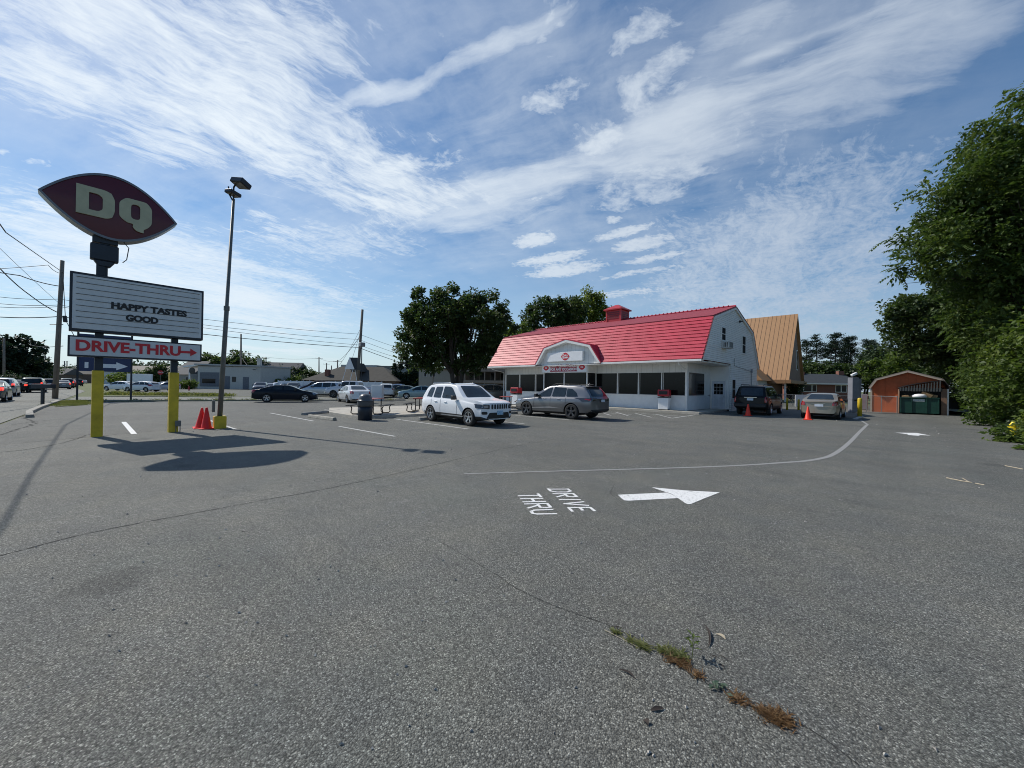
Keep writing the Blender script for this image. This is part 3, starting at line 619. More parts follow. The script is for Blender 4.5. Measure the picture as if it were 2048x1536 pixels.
MB().box(XR-.05, XR+.05, 33.1, 33.2, 6.7, 6.85).box(XR-.0, XR+.22, 33.05, 33.12, 6.74, 6.8).build('floodlight', M_blk, rest)
MB().box(XR-.05, XR+.06, 36.6, 36.8, 3.0, 3.3).tube([(XR, 36.7, 3.0), (XR, 36.7, .2)], .03, 6).build('electric_meter', mat('meter_grey', (.3, .3, .32), .5), rest)
MB().tube([(XR-.03, 31.9, 3.9), (XR-.03, 31.9, 3.35), (XR-.03, 36.6, 3.1)], .012, 6).build('cable', M_blk, rest)
# arched dormer over the entrance
DX = -18.73; DY = 24.97
dp = [(DX-3.2, 3.42), (DX-2.25, 4.80), (DX, 5.36), (DX+2.25, 4.80), (DX+3.2, 3.42)]
def yroof(z): return YF+(z-ZE)/(ZB-ZE)*(BF-YF)
mb = MB()
for i in range(4):
    (xa, za), (xb, zb) = dp[i], dp[i+1]; d = Vector((xb-xa, zb-za)).normalized(); q = Vector((-d.y, d.x))*.07; n_ = 5 if i in (0, 3) else 6
    for k in range(n_):
        t0, t1 = k/n_, (k+1)/n_; lift = .02 if (k % 2 == 0) else .035
        A = (xa+(xb-xa)*t0, za+(zb-za)*t0); B = (xa+(xb-xa)*t1, za+(zb-za)*t1)
        ya, yb = yroof(A[1])+.10, yroof(B[1])+.10; y0 = DY-.05
        qq = q*(1+lift*6)
        mb.add([(A[0], y0, A[1]), (B[0], y0, B[1]), (B[0], yb, B[1]), (A[0], ya, A[1]), (A[0]+qq.x, y0, A[1]+qq.y), (B[0]+q.x, y0, B[1]+q.y), (B[0]+q.x, yb+.05, B[1]+q.y), (A[0]+qq.x, ya+.05, A[1]+qq.y)],
               [(0, 3, 2, 1), (4, 5, 6, 7), (0, 1, 5, 4), (1, 2, 6, 5), (2, 3, 7, 6), (3, 0, 4, 7)])
dmr = mb.build('dormer_roof', M_roof, rest)
mb = MB(); ip = [(DX-3.0, 3.42), (DX-2.12, 4.66), (DX, 5.16), (DX+2.12, 4.66), (DX+3.0, 3.42)]
for i in range(4): mb.prism([dp[i], dp[i+1], ip[i+1], ip[i]], 'y', DY-.04, DY+.02)
mb.build('dormer_trim', M_wht, rest)
MB().prism(ip, 'y', DY+.36, DY+.42).build('dormer_wall', M_panel, rest)
mb = MB(); ip2 = [(DX-2.96, 3.42), (DX-2.09, 4.63), (DX, 5.12), (DX+2.09, 4.63), (DX+2.96, 3.42)]
for i in range(4): mb.prism([ip[i], ip[i+1], ip2[i+1], ip2[i]], 'y', DY+.021, DY+.359)
mb.build('dormer_soffit', M_wht, rest)
# entrance vestibule below the dormer
box('vestibule', M_panel, rest, -21.5, -17.0, DY+.43, YW-.001, 2.75, 3.55)
box('vestibule_side', M_wht, rest, -17.0+.001, -16.93, DY+.5, YW-.002, 2.72, 3.5)
for x in (-21.45, -19.3, -17.1): box('vestibule_post', M_wht, rest, x-.04, x+.04, DY+.58, DY+.68, .15, 2.749)
for x0, x1 in ((-21.4, -19.35), (-19.25, -17.15)):
    f = box('entrance_door', M_blk, rest, x0, x1, DY+.62, DY+.67, .15, 2.748); box('pane', M_glass, f, x0+.07, x1-.07, DY+.6, DY+.618, .35, 2.68)
f = box('entrance_side', M_blk, rest, -17.06, -17.0, DY+.69, YW-.01, .15, 2.7)
# louvred cupola
CX = -18.2; A_ = .72
cu = MB().box(CX-A_, CX+A_, YR-A_, YR+A_, 7.2, 8.62).build('cupola', M_redp, rest)
mb = MB()
for i in range(4):
    z = 7.85+.17*i; mb.box(CX-A_+.12, CX+A_-.12, YR-A_-.03, YR-A_-.001, z, z+.10); mb.box(CX+A_+.001, CX+A_+.03, YR-A_+.12, YR+A_-.12, z, z+.10)
mb.build('louvre', M_redd, cu)
MB().box(CX-A_-.04, CX-A_+.1, YR-A_-.04, YR-A_+.1, 7.3, 8.6).build('corner_board', mat('red_trim', (.5, .03, .04), .45), cu)
for cy_ in (YR-A_-.04, YR+A_-.10): MB().box(CX+A_-.1, CX+A_+.04, cy_, cy_+.14, 7.3, 8.6).build('corner_board', mat('red_trim', 0), cu)
c0, c1, d0, d1 = CX-.92, CX+.92, YR-.92, YR+.92
MB().add([(c0, d0, 8.62), (c1, d0, 8.62), (c1, d1, 8.62), (c0, d1, 8.62), (c0, d0, 8.72), (c1, d0, 8.72), (c1, d1, 8.72), (c0, d1, 8.72), (CX-.15, YR-.15, 9.18), (CX+.15, YR-.15, 9.18), (CX+.15, YR+.15, 9.18), (CX-.15, YR+.15, 9.18)],
         [(0, 3, 2, 1), (0, 1, 5, 4), (1, 2, 6, 5), (2, 3, 7, 6), (3, 0, 4, 7), (4, 5, 9, 8), (5, 6, 10, 9), (6, 7, 11, 10), (7, 4, 8, 11), (8, 9, 10, 11)]).build('cupola_roof', M_redp, cu)
# body of the building behind (keeps light out)
box('rear_wall', M_side, rest, XL+1.0, XR-.3, YB-.4, YB-.3, 0, ZE-.02)
box('attic_floor', M_wht, rest, XL+.2, XR-.2, 26.9, YB-.3, ZE-.1, ZE-.05)

# --- logo: a red lip-shaped ellipse with small lettering
M_red = mat('sign_red', (.55, .012, .03), .45, var=.06); M_ws = mat('sign_white', (.80, .81, .82), .45, var=.04, vscale=4)
def lips(wd, ht, n=16, p=2.0):
    a = [(-wd/2+wd*i/n, ht/2*(1-abs(-1+2*i/n)**p)) for i in range(n+1)]
    return a+[(x, -y) for x, y in a[-2:0:-1]]
def lip_logo(parent, x, z, wd, ht, y, words='Dairy\nQueen'):
    r = meshobj('emblem', splinemesh([lips(wd, ht)], .004, M_red), parent, (x, y, z), (R(90), 0, 0))
    meshobj('lettering', textmesh(words, ht*.36, ht*.012, .002, M_ws, sx=1.0, lsp=.75), r, (0, ht*.02, .006))
sb = empty('wall_sign', (-18.95, DY+.26, 4.03), 0, 'white box sign with a red lip-shaped logo in the middle of the dormer', 'wall sign')
MB().box(-1.75, 1.75, -.16, .09, -.37, .37).build('sign_box', M_ws, sb, bevel=.01); lip_logo(sb, .1, 0, .85, .62, -.165)
bn = empty('banner_sign', (-19.25, DY+.40, 3.16), 0, 'white and red banner advertising cakes, hung over the entrance below the dormer', 'banner')
MB().box(-2.25, 2.25, -.012, .012, -.36, .36).build('banner_cloth', M_ws, bn)
MB().box(-1.38, 1.36, -.02, -.0121, -.32, .32).build('red_panel', mat('banner_red', (.35, .02, .045), .5), bn)
tm = textmesh('DAIRY QUEEN CAKES\nFOR ANY OCCASION', .29, .011, .002, M_ws, sx=.92, lsp=.98, sp=1.04); meshobj('lettering', tm, bn, (-.01, -.024, .0), (R(90), 0, 0))
lip_logo(bn, -1.8, 0, .62, .42, -.018, 'DQ'); lip_logo(bn, 1.82, 0, .62, .42, -.018, 'DQ')

# ---------------------------------------------------------------- vehicles
def paint(name, col, metal=.0, rough=.3):
    if not isinstance(col, tuple): col = (0.5,)*3
    return mat('paint_'+name, col, rough, metal, var=.03, vscale=1.5, coat=.6 if max(col) > .05 else .22, spec=.12)
M_tyre = mat('tyre_rubber', (.018, .018, .018), .85, bump=.3, bscale=80)
M_alloy = mat('alloy', (.55, .56, .58), .28, .9); M_alloyd = mat('dark_alloy', (.13, .13, .135), .3, .8)
M_cglass = mat('car_glass', (.012, .018, .022), .03, var=.5, vscale=2.2, spec=.45, coat=.2)
M_blkp = mat('black_plastic', (.014, .014, .015), .55); M_chrome = mat('chrome', (.75, .76, .78), .12, 1.0)
M_lampc = mat('clear_lamp', (.35, .37, .40), .08, .5, coat=1); M_lampr = mat('red_lamp', (.30, .006, .01), .15, coat=1); M_lampd = mat('smoked_lamp', (.03, .03, .035), .1, coat=1)
M_brake = mat('lit_brake_lamp', (.5, .01, .01), .3, emit=(1, .07, .04, 1.2)); M_plate = mat('plate', (.62, .68, .74), .5); M_plate_blue = mat('plate_blue', (.16, .38, .58), .5, col2=(.5, .62, .7), vscale=14)
def lerp_prof(p, x):
    if x <= p[0][0]: return p[0][1]
    for (a, b), (c, d) in zip(p[:-1], p[1:]):
        if x <= c:
            t = (x-a)/max(1e-6, c-a); return b+(d-b)*t
    return p[-1][1]
def sm_prof(p, x, r=.06):
    return sum(lerp_prof(p, x+o*r)*k for o, k in ((-1.5, .12), (-.75, .22), (0, .32), (.75, .22), (1.5, .12)))
def clip_patch(poly_, res):
    bm = bmesh.new(); vs = [bm.verts.new((p[0], p[1], 0)) for p in poly_]; bm.faces.new(vs)
    xs = [p[0] for p in poly_]; ys = [p[1] for p in poly_]
    for ax, lo, hi in ((0, min(xs), max(xs)), (1, min(ys), max(ys))):
        n = int((hi-lo)/res)
        for i in range(1, n+1):
            co = [0, 0, 0]; no = [0, 0, 0]; co[ax] = lo+(hi-lo)*i/(n+1); no[ax] = 1
            bmesh.ops.bisect_plane(bm, geom=bm.verts[:]+bm.edges[:]+bm.faces[:], plane_co=co, plane_no=no)
    bm.verts.ensure_lookup_table(); bm.verts.index_update()
    v = [tuple(x.co) for x in bm.verts]; f = [tuple(q.index for q in fc.verts) for fc in bm.faces]; bm.free(); return v, f
class Car:
    def __init__(s, name, spec, paintm, label, cat, group=None, detail=2):
        s.sp = spec; s.L, s.W, s.H = spec['L'], spec['W'], spec['H']; s.xr = spec['xr']; s.xf = s.xr+spec['wb']; s.d = detail
        s.root = empty(name, label=label, cat=cat, group=group); s.pm = paintm; s.cx = (s.xr+s.xf)/2
        s.body()
    def sec(s, x, nx=0):
        sp = s.sp; zt = sm_prof(sp['top'], x, sp.get('r', .07)); zb = min(sm_prof(sp['belt'], x, .1), zt-.02); z0 = sm_prof(sp['bot'], x, .1)
        pl = sm_prof(sp['plan'], x, .12); wv = s.W/2*pl; tum = sp.get('tum', .32)
        h = zt-zb; Wr = wv-.045-tum*max(0, h-.06); hb = zb-z0
        if h < .12: Wr = wv-.05
        p = [(0, z0), (wv*.6, z0), (wv-.10, z0+.005), (wv-.03, z0+.06), (wv-.012, z0+hb*.25), (wv+.0, z0+hb*.5), (wv-.004, z0+hb*.72), (wv-.018, zb-.06*min(1, hb)), (wv-.038, zb-.004)]
        a = wv-.052; rr = sp.get('rr', .07)
        for t in (.12, .4, .7): p.append((a+(Wr-a)*t, zb+h*t*.9))
        p += [(Wr-.004, zb+h*.90) if h > .12 else (Wr, zb+h*.6), (Wr-rr*.35, zt-.035*min(1, h*3)), (Wr-rr*1.1, zt-.012*min(1, h*6)), (Wr*.62, zt), (Wr*.3, zt+.006), (0, zt+.008)]
        return p
    def body(s):
        sp = s.sp; n = 72 if s.d > 1 else 40; xs = []
        for i in range(n+1):
            t = i/n; xs.append(s.L*(t+.035*(0 if 0 < t < 1 else 0)))
        xs = sorted(set([.0, .03, .07, s.L-.03, s.L-.07]+xs)); rows = []
        for x in xs:
            half = s.sec(x); ring = half+[(-y, z) for y, z in half[-2:0:-1]]; row = []
            kf = sp.get('nose', .28)*max(0, min(1, (x-(s.L-.75))/.75))**1.2; kr = sp.get('tail', .14)*max(0, min(1, (.55-x)/.55))**1.2
            for y, z in ring:
                u = min(1, abs(y)/(s.W/2)); dz = (z-.55)*sp.get('rake', 0)
                xx = x-kf*u**2.6+kr*u**3
                row.append((xx-s.cx, y, z))
            rows.append(row)
        m = len(rows[0]); mb = MB()
        vs = [p for r in rows for p in r]; fs = []
        for i in range(len(rows)-1):
            for k in range(m): fs.append((i*m+k, i*m+(k+1) % m, (i+1)*m+(k+1) % m, (i+1)*m+k))
        fs += [tuple(range(m-1, -1, -1)), tuple(range((len(rows)-1)*m, len(rows)*m))]
        mb.add(vs, fs); me = mb.mesh('body', [s.pm, M_blkp], True)
        bm = bmesh.new(); bm.from_mesh(me)
        ends = [f for f in bm.faces if len(f.verts) > 4]; r = bmesh.ops.triangulate(bm, faces=ends)
        bmesh.ops.recalc_face_normals(bm, faces=bm.faces); bm.to_mesh(me); bm.free()
        o = meshobj('body', me)
        # cut the wheel arches
        rw = sp['rw']; cut = MB()
        for ax in (s.xr-s.cx, s.xf-s.cx):
            for sg in (-1, 1): cut.tube([(ax, sg*(s.W/2-.27), rw*.98), (ax, sg*(s.W/2+.3), rw*.98)], rw+.055, 28)
        co = cut.build('cut', M_blkp)
        md = o.modifiers.new('b', 'BOOLEAN'); md.operation = 'DIFFERENCE'; md.object = co; md.solver = 'EXACT'; md.use_self = False
        dg = bpy.context.evaluated_depsgraph_get(); bpy.context.view_layer.update(); m2 = bpy.data.meshes.new_from_object(o.evaluated_get(dg))
        bpy.data.objects.remove(co); bpy.data.objects.remove(o); m2.name = 'body'
        if len(m2.materials) < 2:
            m2.materials.clear(); m2.materials.append(s.pm); m2.materials.append(M_blkp)
        tz = sp.get('trim', 0)
        for p in m2.polygons:
            c = p.center; p.use_smooth = True; p.material_index = 0
            for ax in (s.xr-s.cx, s.xf-s.cx):
                dd = math.hypot(c.x-ax, c.z-rw*.98)
                if dd < rw+.0552 and abs(c.y) < s.W/2+.1 and abs(c.y) > s.W/2-.28: p.material_index = 1; p.use_smooth = False
                if tz and dd < rw+.055+sp.get('arch', 0) and abs(p.normal.y) > .5: p.material_index = 1
            if c.z < tz or abs(p.normal.z+1) < .15 and c.z < .4: p.material_index = 1
        try: m2.set_sharp_from_angle(angle=R(38))
        except Exception: pass
        s.body_o = meshobj('body', m2, s.root)
        bm = bmesh.new(); bm.from_mesh(m2); s.bvh = BVHTree.FromBMesh(bm); bm.free()
    def patch(s, name, poly_, view, m, off=.006, res=.07, parent=None, side=1, rnd=.03):
        """lay a panel on the body surface; view: side (x,z), front/rear (y,z), top (x,y)"""
        v, f = clip_patch(roundpoly(poly_, rnd) if rnd else poly_, res); out = []
        for a, b, _ in v:
            if view == 'side': o, d = Vector((a-s.cx, side*3, b)), Vector((0, -side, 0))
            elif view == 'front': o, d = Vector((6, a, b)), Vector((-1, 0, 0))
            elif view == 'rear': o, d = Vector((-6, a, b)), Vector((1, 0, 0))
            else: o, d = Vector((a-s.cx, b, 4)), Vector((0, 0, -1))
            h, nn, i, ds = s.bvh.ray_cast(o, d)
            tr_ = 0; o2 = o.copy()
            while h is None and tr_ < 14:
                tr_ += 1; o2.y *= .985 if view != 'side' else 1; o2.z = o2.z*.985+.012 if view != 'top' else o2.z; h, nn, i, ds = s.bvh.ray_cast(o2, d)
            if h is None: h, nn, i, ds = s.bvh.find_nearest(o+d*(3-s.W/2 if view == 'side' else 6-s.L/2)); 
            out.append(tuple(h+nn*off-d*off*.5))
        mb = MB().add(out, f); ob = mb.build(name, m, parent or s.root, smooth=True)
        # face outwards
        pl = ob.data.polygons; acc = sum((p.normal.dot(-d)*p.area for p in pl))
        if acc < 0: ob.data.flip_normals()
        return ob
    def wheels(s, rim=M_alloy, spokes=5, cap=True, sw=.5):
        rw = s.sp['rw']; rr = rw*s.sp.get('rim', .66); tw = .21
        t = MB().lathe([(rr*.98, -tw/2), (rw*.93, -tw/2), (rw, -tw/2+.03), (rw, tw/2-.03), (rw*.93, tw/2), (rr*.98, tw/2), (rr*.9, tw/2-.02), (rr*.9, -tw/2+.02)], n=30, axis='y', cap=False).mesh('wheel', M_tyre, True)
        r = MB(); r.lathe([(rr*.995, tw/2+.003), (rr*.93, tw/2+.004), (rr*.88, tw/2-.03), (rr*.86, tw/2-.1)], n=30, axis='y', cap=False)
        for k in range(spokes):
            a = 2*pi*k/spokes+.3
            for da in ((-.09, .09) if sw < .3 else (0,)):
                wd = rr*(.13 if sw < .3 else .17)
                c, q = Vector((cos(a+da), 0, sin(a+da))), Vector((-sin(a+da), 0, cos(a+da)))
                y0, y1 = tw/2-.025, tw/2-.002
                pts = [c*rr*.1-q*wd*.8, c*rr*.93-q*wd*.75, c*rr*.93+q*wd*.75, c*rr*.1+q*wd*.8]
                r.add([(p.x, y0-.03, p.z) for p in pts]+[(p.x, y1 if i in (1, 2) else y1-.02, p.z) for i, p in enumerate(pts)], [(0, 3, 2, 1), (4, 5, 6, 7), (0, 1, 5, 4), (1, 2, 6, 5), (2, 3, 7, 6), (3, 0, 4, 7)])
        r.lathe([(rr*.2, tw/2-.05), (rr*.2, tw/2-.01), (rr*.12, tw/2-.002)], n=12, axis='y')
        rm = r.mesh('rim', rim, False)
        dsk = MB().lathe([(rr*.87, tw/2-.11), (rr*.87, tw/2-.10)], n=20, axis='y').mesh('hub', M_blkp)
        for ax in (s.xr-s.cx, s.xf-s.cx):
            for sg in (1, -1):
                wo_ = meshobj('wheel', t, s.root, (ax, sg*(s.W/2-.125), rw), (0, 0, 0 if sg > 0 else pi))
                if s.d > 0:
                    meshobj('rim', rm, wo_); meshobj('brake_disc', dsk, wo_)
        if s.d > 1 or True:
            MB().box(s.xr-s.cx-.2, s.xf-s.cx+.2, -s.W/2+.34, s.W/2-.34, .2, .32).build('underbody', M_blkp, s.root)
    def glass(s, side, ws, rw=None, frame=True, gm=None):
        gm = gm or M_cglass
        for sd_ in (1, -1):
            for pl in side: s.patch('window', pl, 'side', gm, .010, side=sd_, rnd=.05)
            if frame:
                xs = [p[0] for pl in side for p in pl]; 
        s.patch('windshield', ws, 'front', gm, .008, rnd=.06)
        if rw: s.patch('rear_window', rw, 'rear', gm, .008, rnd=.06)
    def mirrors(s, x, z, m, k=1):
        for sg in (1, -1):
            y = s.W/2*.93
            mb = MB(); mb.tube([(x-s.cx, sg*(y-.05), z-.02), (x-s.cx-.02, sg*(y+.06), z+.02)], .025, 6)
            mb.box(x-s.cx-.07, x-s.cx+.07, sg*(y+.05), sg*(y+.22*k), z-.07, z+.09*k); mb.build('mirror', m, s.root, bevel=.025)
    def handles(s, xs, z, m):
        for x in xs:
            for sg in (1, -1):
                h, nn, i, ds = s.bvh.ray_cast(Vector((x-s.cx, sg*3, z)), Vector((0, -sg, 0)))
                if h: MB().box(x-s.cx-.1, x-s.cx+.1, h.y-.005*sg, h.y+.03*sg, z-.016, z+.016).build('door_handle', m, s.root, bevel=.008)
    def seams(s, xs, z0, z1):
        for x0, x1 in xs:
            for sg in (1, -1): s.patch('door_gap', [(x0-.007, z0), (x0+.007, z0), (x1+.007, z1), (x1-.007, z1)], 'side', M_blkp, .003, side=sg, rnd=0)
    def place(s, xy, heading, z=0):
        s.root.location = (xy[0], xy[1], z); s.root.rotation_euler = (0, 0, heading); return s.root

PL_SUV = [(0, .86), (.25, .94), (.8, .99), (1.4, 1), (3.4, 1), (4.0, .97), (4.45, .90)]
def prof(L, s): return [(x*L, z) for x, z in s]
SUV = dict(L=4.45, W=1.81, H=1.66, wb=2.635, xr=.93, rw=.345, r=.05, tum=.30,
    top=[(0, .98), (.04, 1.06), (.10, 1.14), (.40, 1.52), (.58, 1.61), (1.1, 1.66), (2.0, 1.665), (2.45, 1.62), (2.62, 1.55), (3.22, 1.10), (3.5, 1.06), (4.1, 1.01), (4.36, .97), (4.45, .92)],
    belt=[(0, .96), (1, .99), (3.1, .98), (4.0, .88), (4.45, .74)], bot=[(0, .40), (.3, .28), (3.9, .24), (4.45, .30)], plan=PL_SUV, trim=.40, arch=0)
# --- white compact SUV by the picnic pad
c = Car('parked_suv', SUV, paint('white', (.80, .81, .82)), 'white compact SUV with slotted grille parked beside the picnic pad, nose to the open lot', 'suv')
c.glass([[(.52, 1.06), (.60, 1.10), (.95, 1.07), (1.02, 1.50), (.72, 1.49), (.60, 1.3)], [(1.08, 1.07), (1.62, 1.06), (1.63, 1.53), (1.15, 1.52)], [(1.74, 1.06), (2.75, 1.04), (2.68, 1.16), (2.35, 1.46), (2.2, 1.53), (1.75, 1.54)]],
        [(-.66, 1.12), (.66, 1.12), (.53, 1.57), (-.53, 1.57)], [(-.60, 1.14), (.60, 1.14), (.52, 1.48), (-.52, 1.48)])
c.wheels(); c.mirrors(2.72, 1.08, M_blkp); c.handles((1.35, 2.05), .90, paint('white', 0)); c.seams([(.98, 1.0), (1.68, 1.69), (2.82, 2.86)], .42, 1.0)
for sg in (1, -1):
    c.patch('headlight', [(sg*.50, .70), (sg*.86, .72), (sg*.85, .88), (sg*.50, .86)], 'front', M_lampd, .012, rnd=.03); 
    h = c.patch('lamp_lens', [(sg*.56, .74), (sg*.72, .74), (sg*.72, .84), (sg*.56, .84)], 'front', M_lampc, .02, rnd=.04, parent=c.root)
    c.patch('fog_light', [(sg*.58, .49), (sg*.78, .49), (sg*.80, .60), (sg*.58, .60)], 'front', M_blkp, .012, rnd=.05)
    c.patch('taillight', [(sg*.66, .82), (sg*.80, .82), (sg*.76, .98), (sg*.66, .98)], 'rear', M_lampr, .01)
    MB().tube([(.62-c.cx, sg*.60, 1.60), (.75-c.cx, sg*.60, 1.675), (2.0-c.cx, sg*.61, 1.69), (2.35-c.cx, sg*.60, 1.62)], .018, 6).build('roof_rail', M_chrome, c.root, smooth=True)
    MB().box(1.75-c.cx, 3.25-c.cx, sg*(.895), sg*(.905), .345, .385).build('sill_trim', M_alloy, c.root)
for k in range(7): c.patch('grille_slot', [(-.43+.125*k, .70), (-.35+.125*k, .70), (-.35+.125*k, .88), (-.43+.125*k, .88)], 'front', M_blkp, .012, rnd=.02)
c.patch('bumper_insert', [(-.62, .33), (.62, .33), (.50, .56), (-.50, .56)], 'front', M_blkp, .010, rnd=.04)
MB().box(4.44-c.cx, 4.47-c.cx, -.16, .16, .47, .63).build('license_plate', M_plate_blue, c.root, bevel=.005)
MB().box(2.5-c.cx, 3.32-c.cx, -.62, -.6, .9, .92).build('wiper', M_blkp, c.root)
W_UNIT = c
c.place(((-14.47-11.82)/2-.05, 9.52+.95), 0)

# --- grey mid-size SUV nosed in to the walk
MDX = dict(L=5.05, W=1.97, H=1.70, wb=2.89, xr=1.10, rw=.385, r=.06, tum=.34, rim=.72,
    top=[(0, .98), (.03, 1.06), (.10, 1.18), (.42, 1.55), (.50, 1.62), (1.0, 1.68), (1.9, 1.70), (2.5, 1.66), (2.75, 1.59), (3.55, 1.14), (3.9, 1.08), (4.6, .98), (4.88, .90), (5.0, .78)],
    belt=[(0, 1.02), (1.2, 1.04), (3.4, .99), (4.3, .90), (5, .74)], bot=[(0, .42), (.3, .30), (4.4, .24), (5, .30)], plan=[(0, .84), (.3, .93), (.9, .985), (1.5, 1), (3.6, 1), (4.4, .97), (5, .88)], trim=.34)
c = Car('parked_suv', MDX, paint('grey', (.19, .19, .195), .7, .30), 'metallic grey three-row SUV seen from behind and left, parked in front of the entrance banner', 'suv')
c.glass([[(.78, 1.14), (1.42, 1.12), (1.44, 1.52), (1.15, 1.50), (.9, 1.34)], [(1.50, 1.12), (2.30, 1.10), (2.24, 1.58), (1.50, 1.55)], [(2.42, 1.10), (3.28, 1.07), (3.18, 1.16), (2.62, 1.49), (2.36, 1.57)]],
        [(-.70, 1.16), (.70, 1.16), (.57, 1.60), (-.57, 1.60)], [(-.66, 1.16), (.66, 1.16), (.56, 1.47), (-.56, 1.47)])
c.wheels(M_alloyd, 5, sw=.2); c.mirrors(3.22, 1.12, M_blkp, 1.1); c.handles((1.85, 2.75), .98, M_chrome); c.seams([(1.42, 1.44), (2.36, 2.37), (3.5, 3.42)], .40, 1.04)
for sg in (1, -1):
    c.patch('taillight', [(sg*.42, .96), (sg*.93, .90), (sg*.92, 1.07), (sg*.42, 1.05)], 'rear', M_lampd, .012, rnd=.02)
    c.patch('taillight', [(.06, .93), (.42, 1.02), (.10, 1.08)], 'side', M_lampr, .010, side=sg, rnd=.01)
    c.patch('headlight', [(sg*.5, .76), (sg*.93, .80), (sg*.92, .9), (sg*.5, .86)], 'front', M_lampc, .012)
    MB().tube([(.75-c.cx, sg*.58, 1.68), (.85-c.cx, sg*.58, 1.735), (2.3-c.cx, sg*.6, 1.745), (2.55-c.cx, sg*.6, 1.66)], .016, 6).build('roof_rail', M_blkp, c.root, smooth=True)
MB().box(-c.cx+.34, -c.cx+.60, -.60, .60, 1.585, 1.64).build('spoiler', M_blkp, c.root, bevel=.02)
c.patch('rear_bumper', [(-.82, .36), (.82, .36), (.80, .52), (-.80, .52)], 'rear', M_blkp, .01)
MB().box(-c.cx-.02, -c.cx+.01, -.26, .05, .88, 1.0).build('license_plate', M_plate, c.root)
c.patch('side_crease', [(1.65, .52), (3.75, .44), (3.72, .47), (2.4, .58)], 'side', paint('lightgrey', (.42, .42, .42), .6, .3), .006, side=1, rnd=0)
c.patch('side_crease', [(1.65, .52), (3.75, .44), (3.72, .47), (2.4, .58)], 'side', paint('lightgrey', 0), .006, side=-1, rnd=0)
MB().tube([(.75-c.cx, 0, 1.69), (.68-c.cx, 0, 1.78)], [.05, .015], 6).build('antenna', paint('grey', 0), c.root)
c.place(((-11.18-14.3)/2-.12, 15.6+1.0), pi); c.root.scale = (1.035, 1, 1)

# --- dark older SUV in the drive-thru shade
OLD = dict(L=4.9, W=1.83, H=1.83, wb=2.94, xr=1.05, rw=.37, r=.05, tum=.26,
    top=[(0, 1.05), (.05, 1.14), (.30, 1.66), (.42, 1.76), (1.0, 1.82), (2.4, 1.82), (2.75, 1.72), (3.45, 1.17), (3.8, 1.12), (4.6, 1.04), (4.9, .9)],
    belt=[(0, 1.08), (3.4, 1.06), (4.9, .8)], bot=[(0, .50), (.3, .36), (4.4, .3), (4.9, .4)], plan=[(0, .93), (.25, .98), (1, 1), (3.6, 1), (4.5, .97), (4.9, .9)], trim=.50, tail=.08)
def build_old(pm, label, tail=M_lampr, name='parked_suv', cat='suv', grp=None):
    c = Car(name, OLD, pm, label, cat, grp)
    c.glass([[(.45, 1.18), (1.15, 1.17), (1.15, 1.68), (.6, 1.66)], [(1.25, 1.17), (2.0, 1.16), (2.0, 1.68), (1.25, 1.68)], [(2.1, 1.16), (3.1, 1.15), (2.95, 1.28), (2.58, 1.64), (2.1, 1.67)]],
            [(-.7, 1.2), (.7, 1.2), (.58, 1.7), (-.58, 1.7)], [(-.68, 1.19), (.68, 1.19), (.60, 1.66), (-.60, 1.66)])
    c.wheels(); c.mirrors(3.0, 1.2, M_blkp); c.handles((1.5, 2.35), 1.02, M_blkp); c.seams([(1.2, 1.2), (2.05, 2.05), (3.2, 3.15)], .5, 1.08)
    for sg in (1, -1):
        c.patch('taillight', [(sg*.74, .80), (sg*.91, .80), (sg*.89, 1.12), (sg*.76, 1.12)], 'rear', tail, .012); c.patch('headlight', [(sg*.5, .82), (sg*.9, .82), (sg*.9, .98), (sg*.5, .98)], 'front', M_lampc, .012)
        MB().tube([(.5-c.cx, sg*.6, 1.80), (.6-c.cx, sg*.6, 1.87), (2.4-c.cx, sg*.6, 1.87), (2.5-c.cx, sg*.6, 1.79)], .018, 6).build('roof_rail', M_blkp, c.root)
    MB().box(-c.cx-.03, -c.cx+.0, -.36, .30, 1.065, 1.10).build('tailgate_trim', M_chrome, c.root)
    MB().box(-c.cx-.025, -c.cx+.01, -.18, .15, .90, 1.03).build('license_plate', M_plate, c.root)
    MB().box(-c.cx-.09, -c.cx+.1, -.84, .84, .50, .70).build('bumper', M_blkp, c.root, bevel=.03)
    return c
c = build_old(paint('black', (.006, .006, .008)), 'black older SUV stopped in the shade beside the siding end wall, orange cone behind it')
c.place((-6.45, 27.7+2.5), pi/2); c.root.scale = (1.02, 1.04, 1.03)

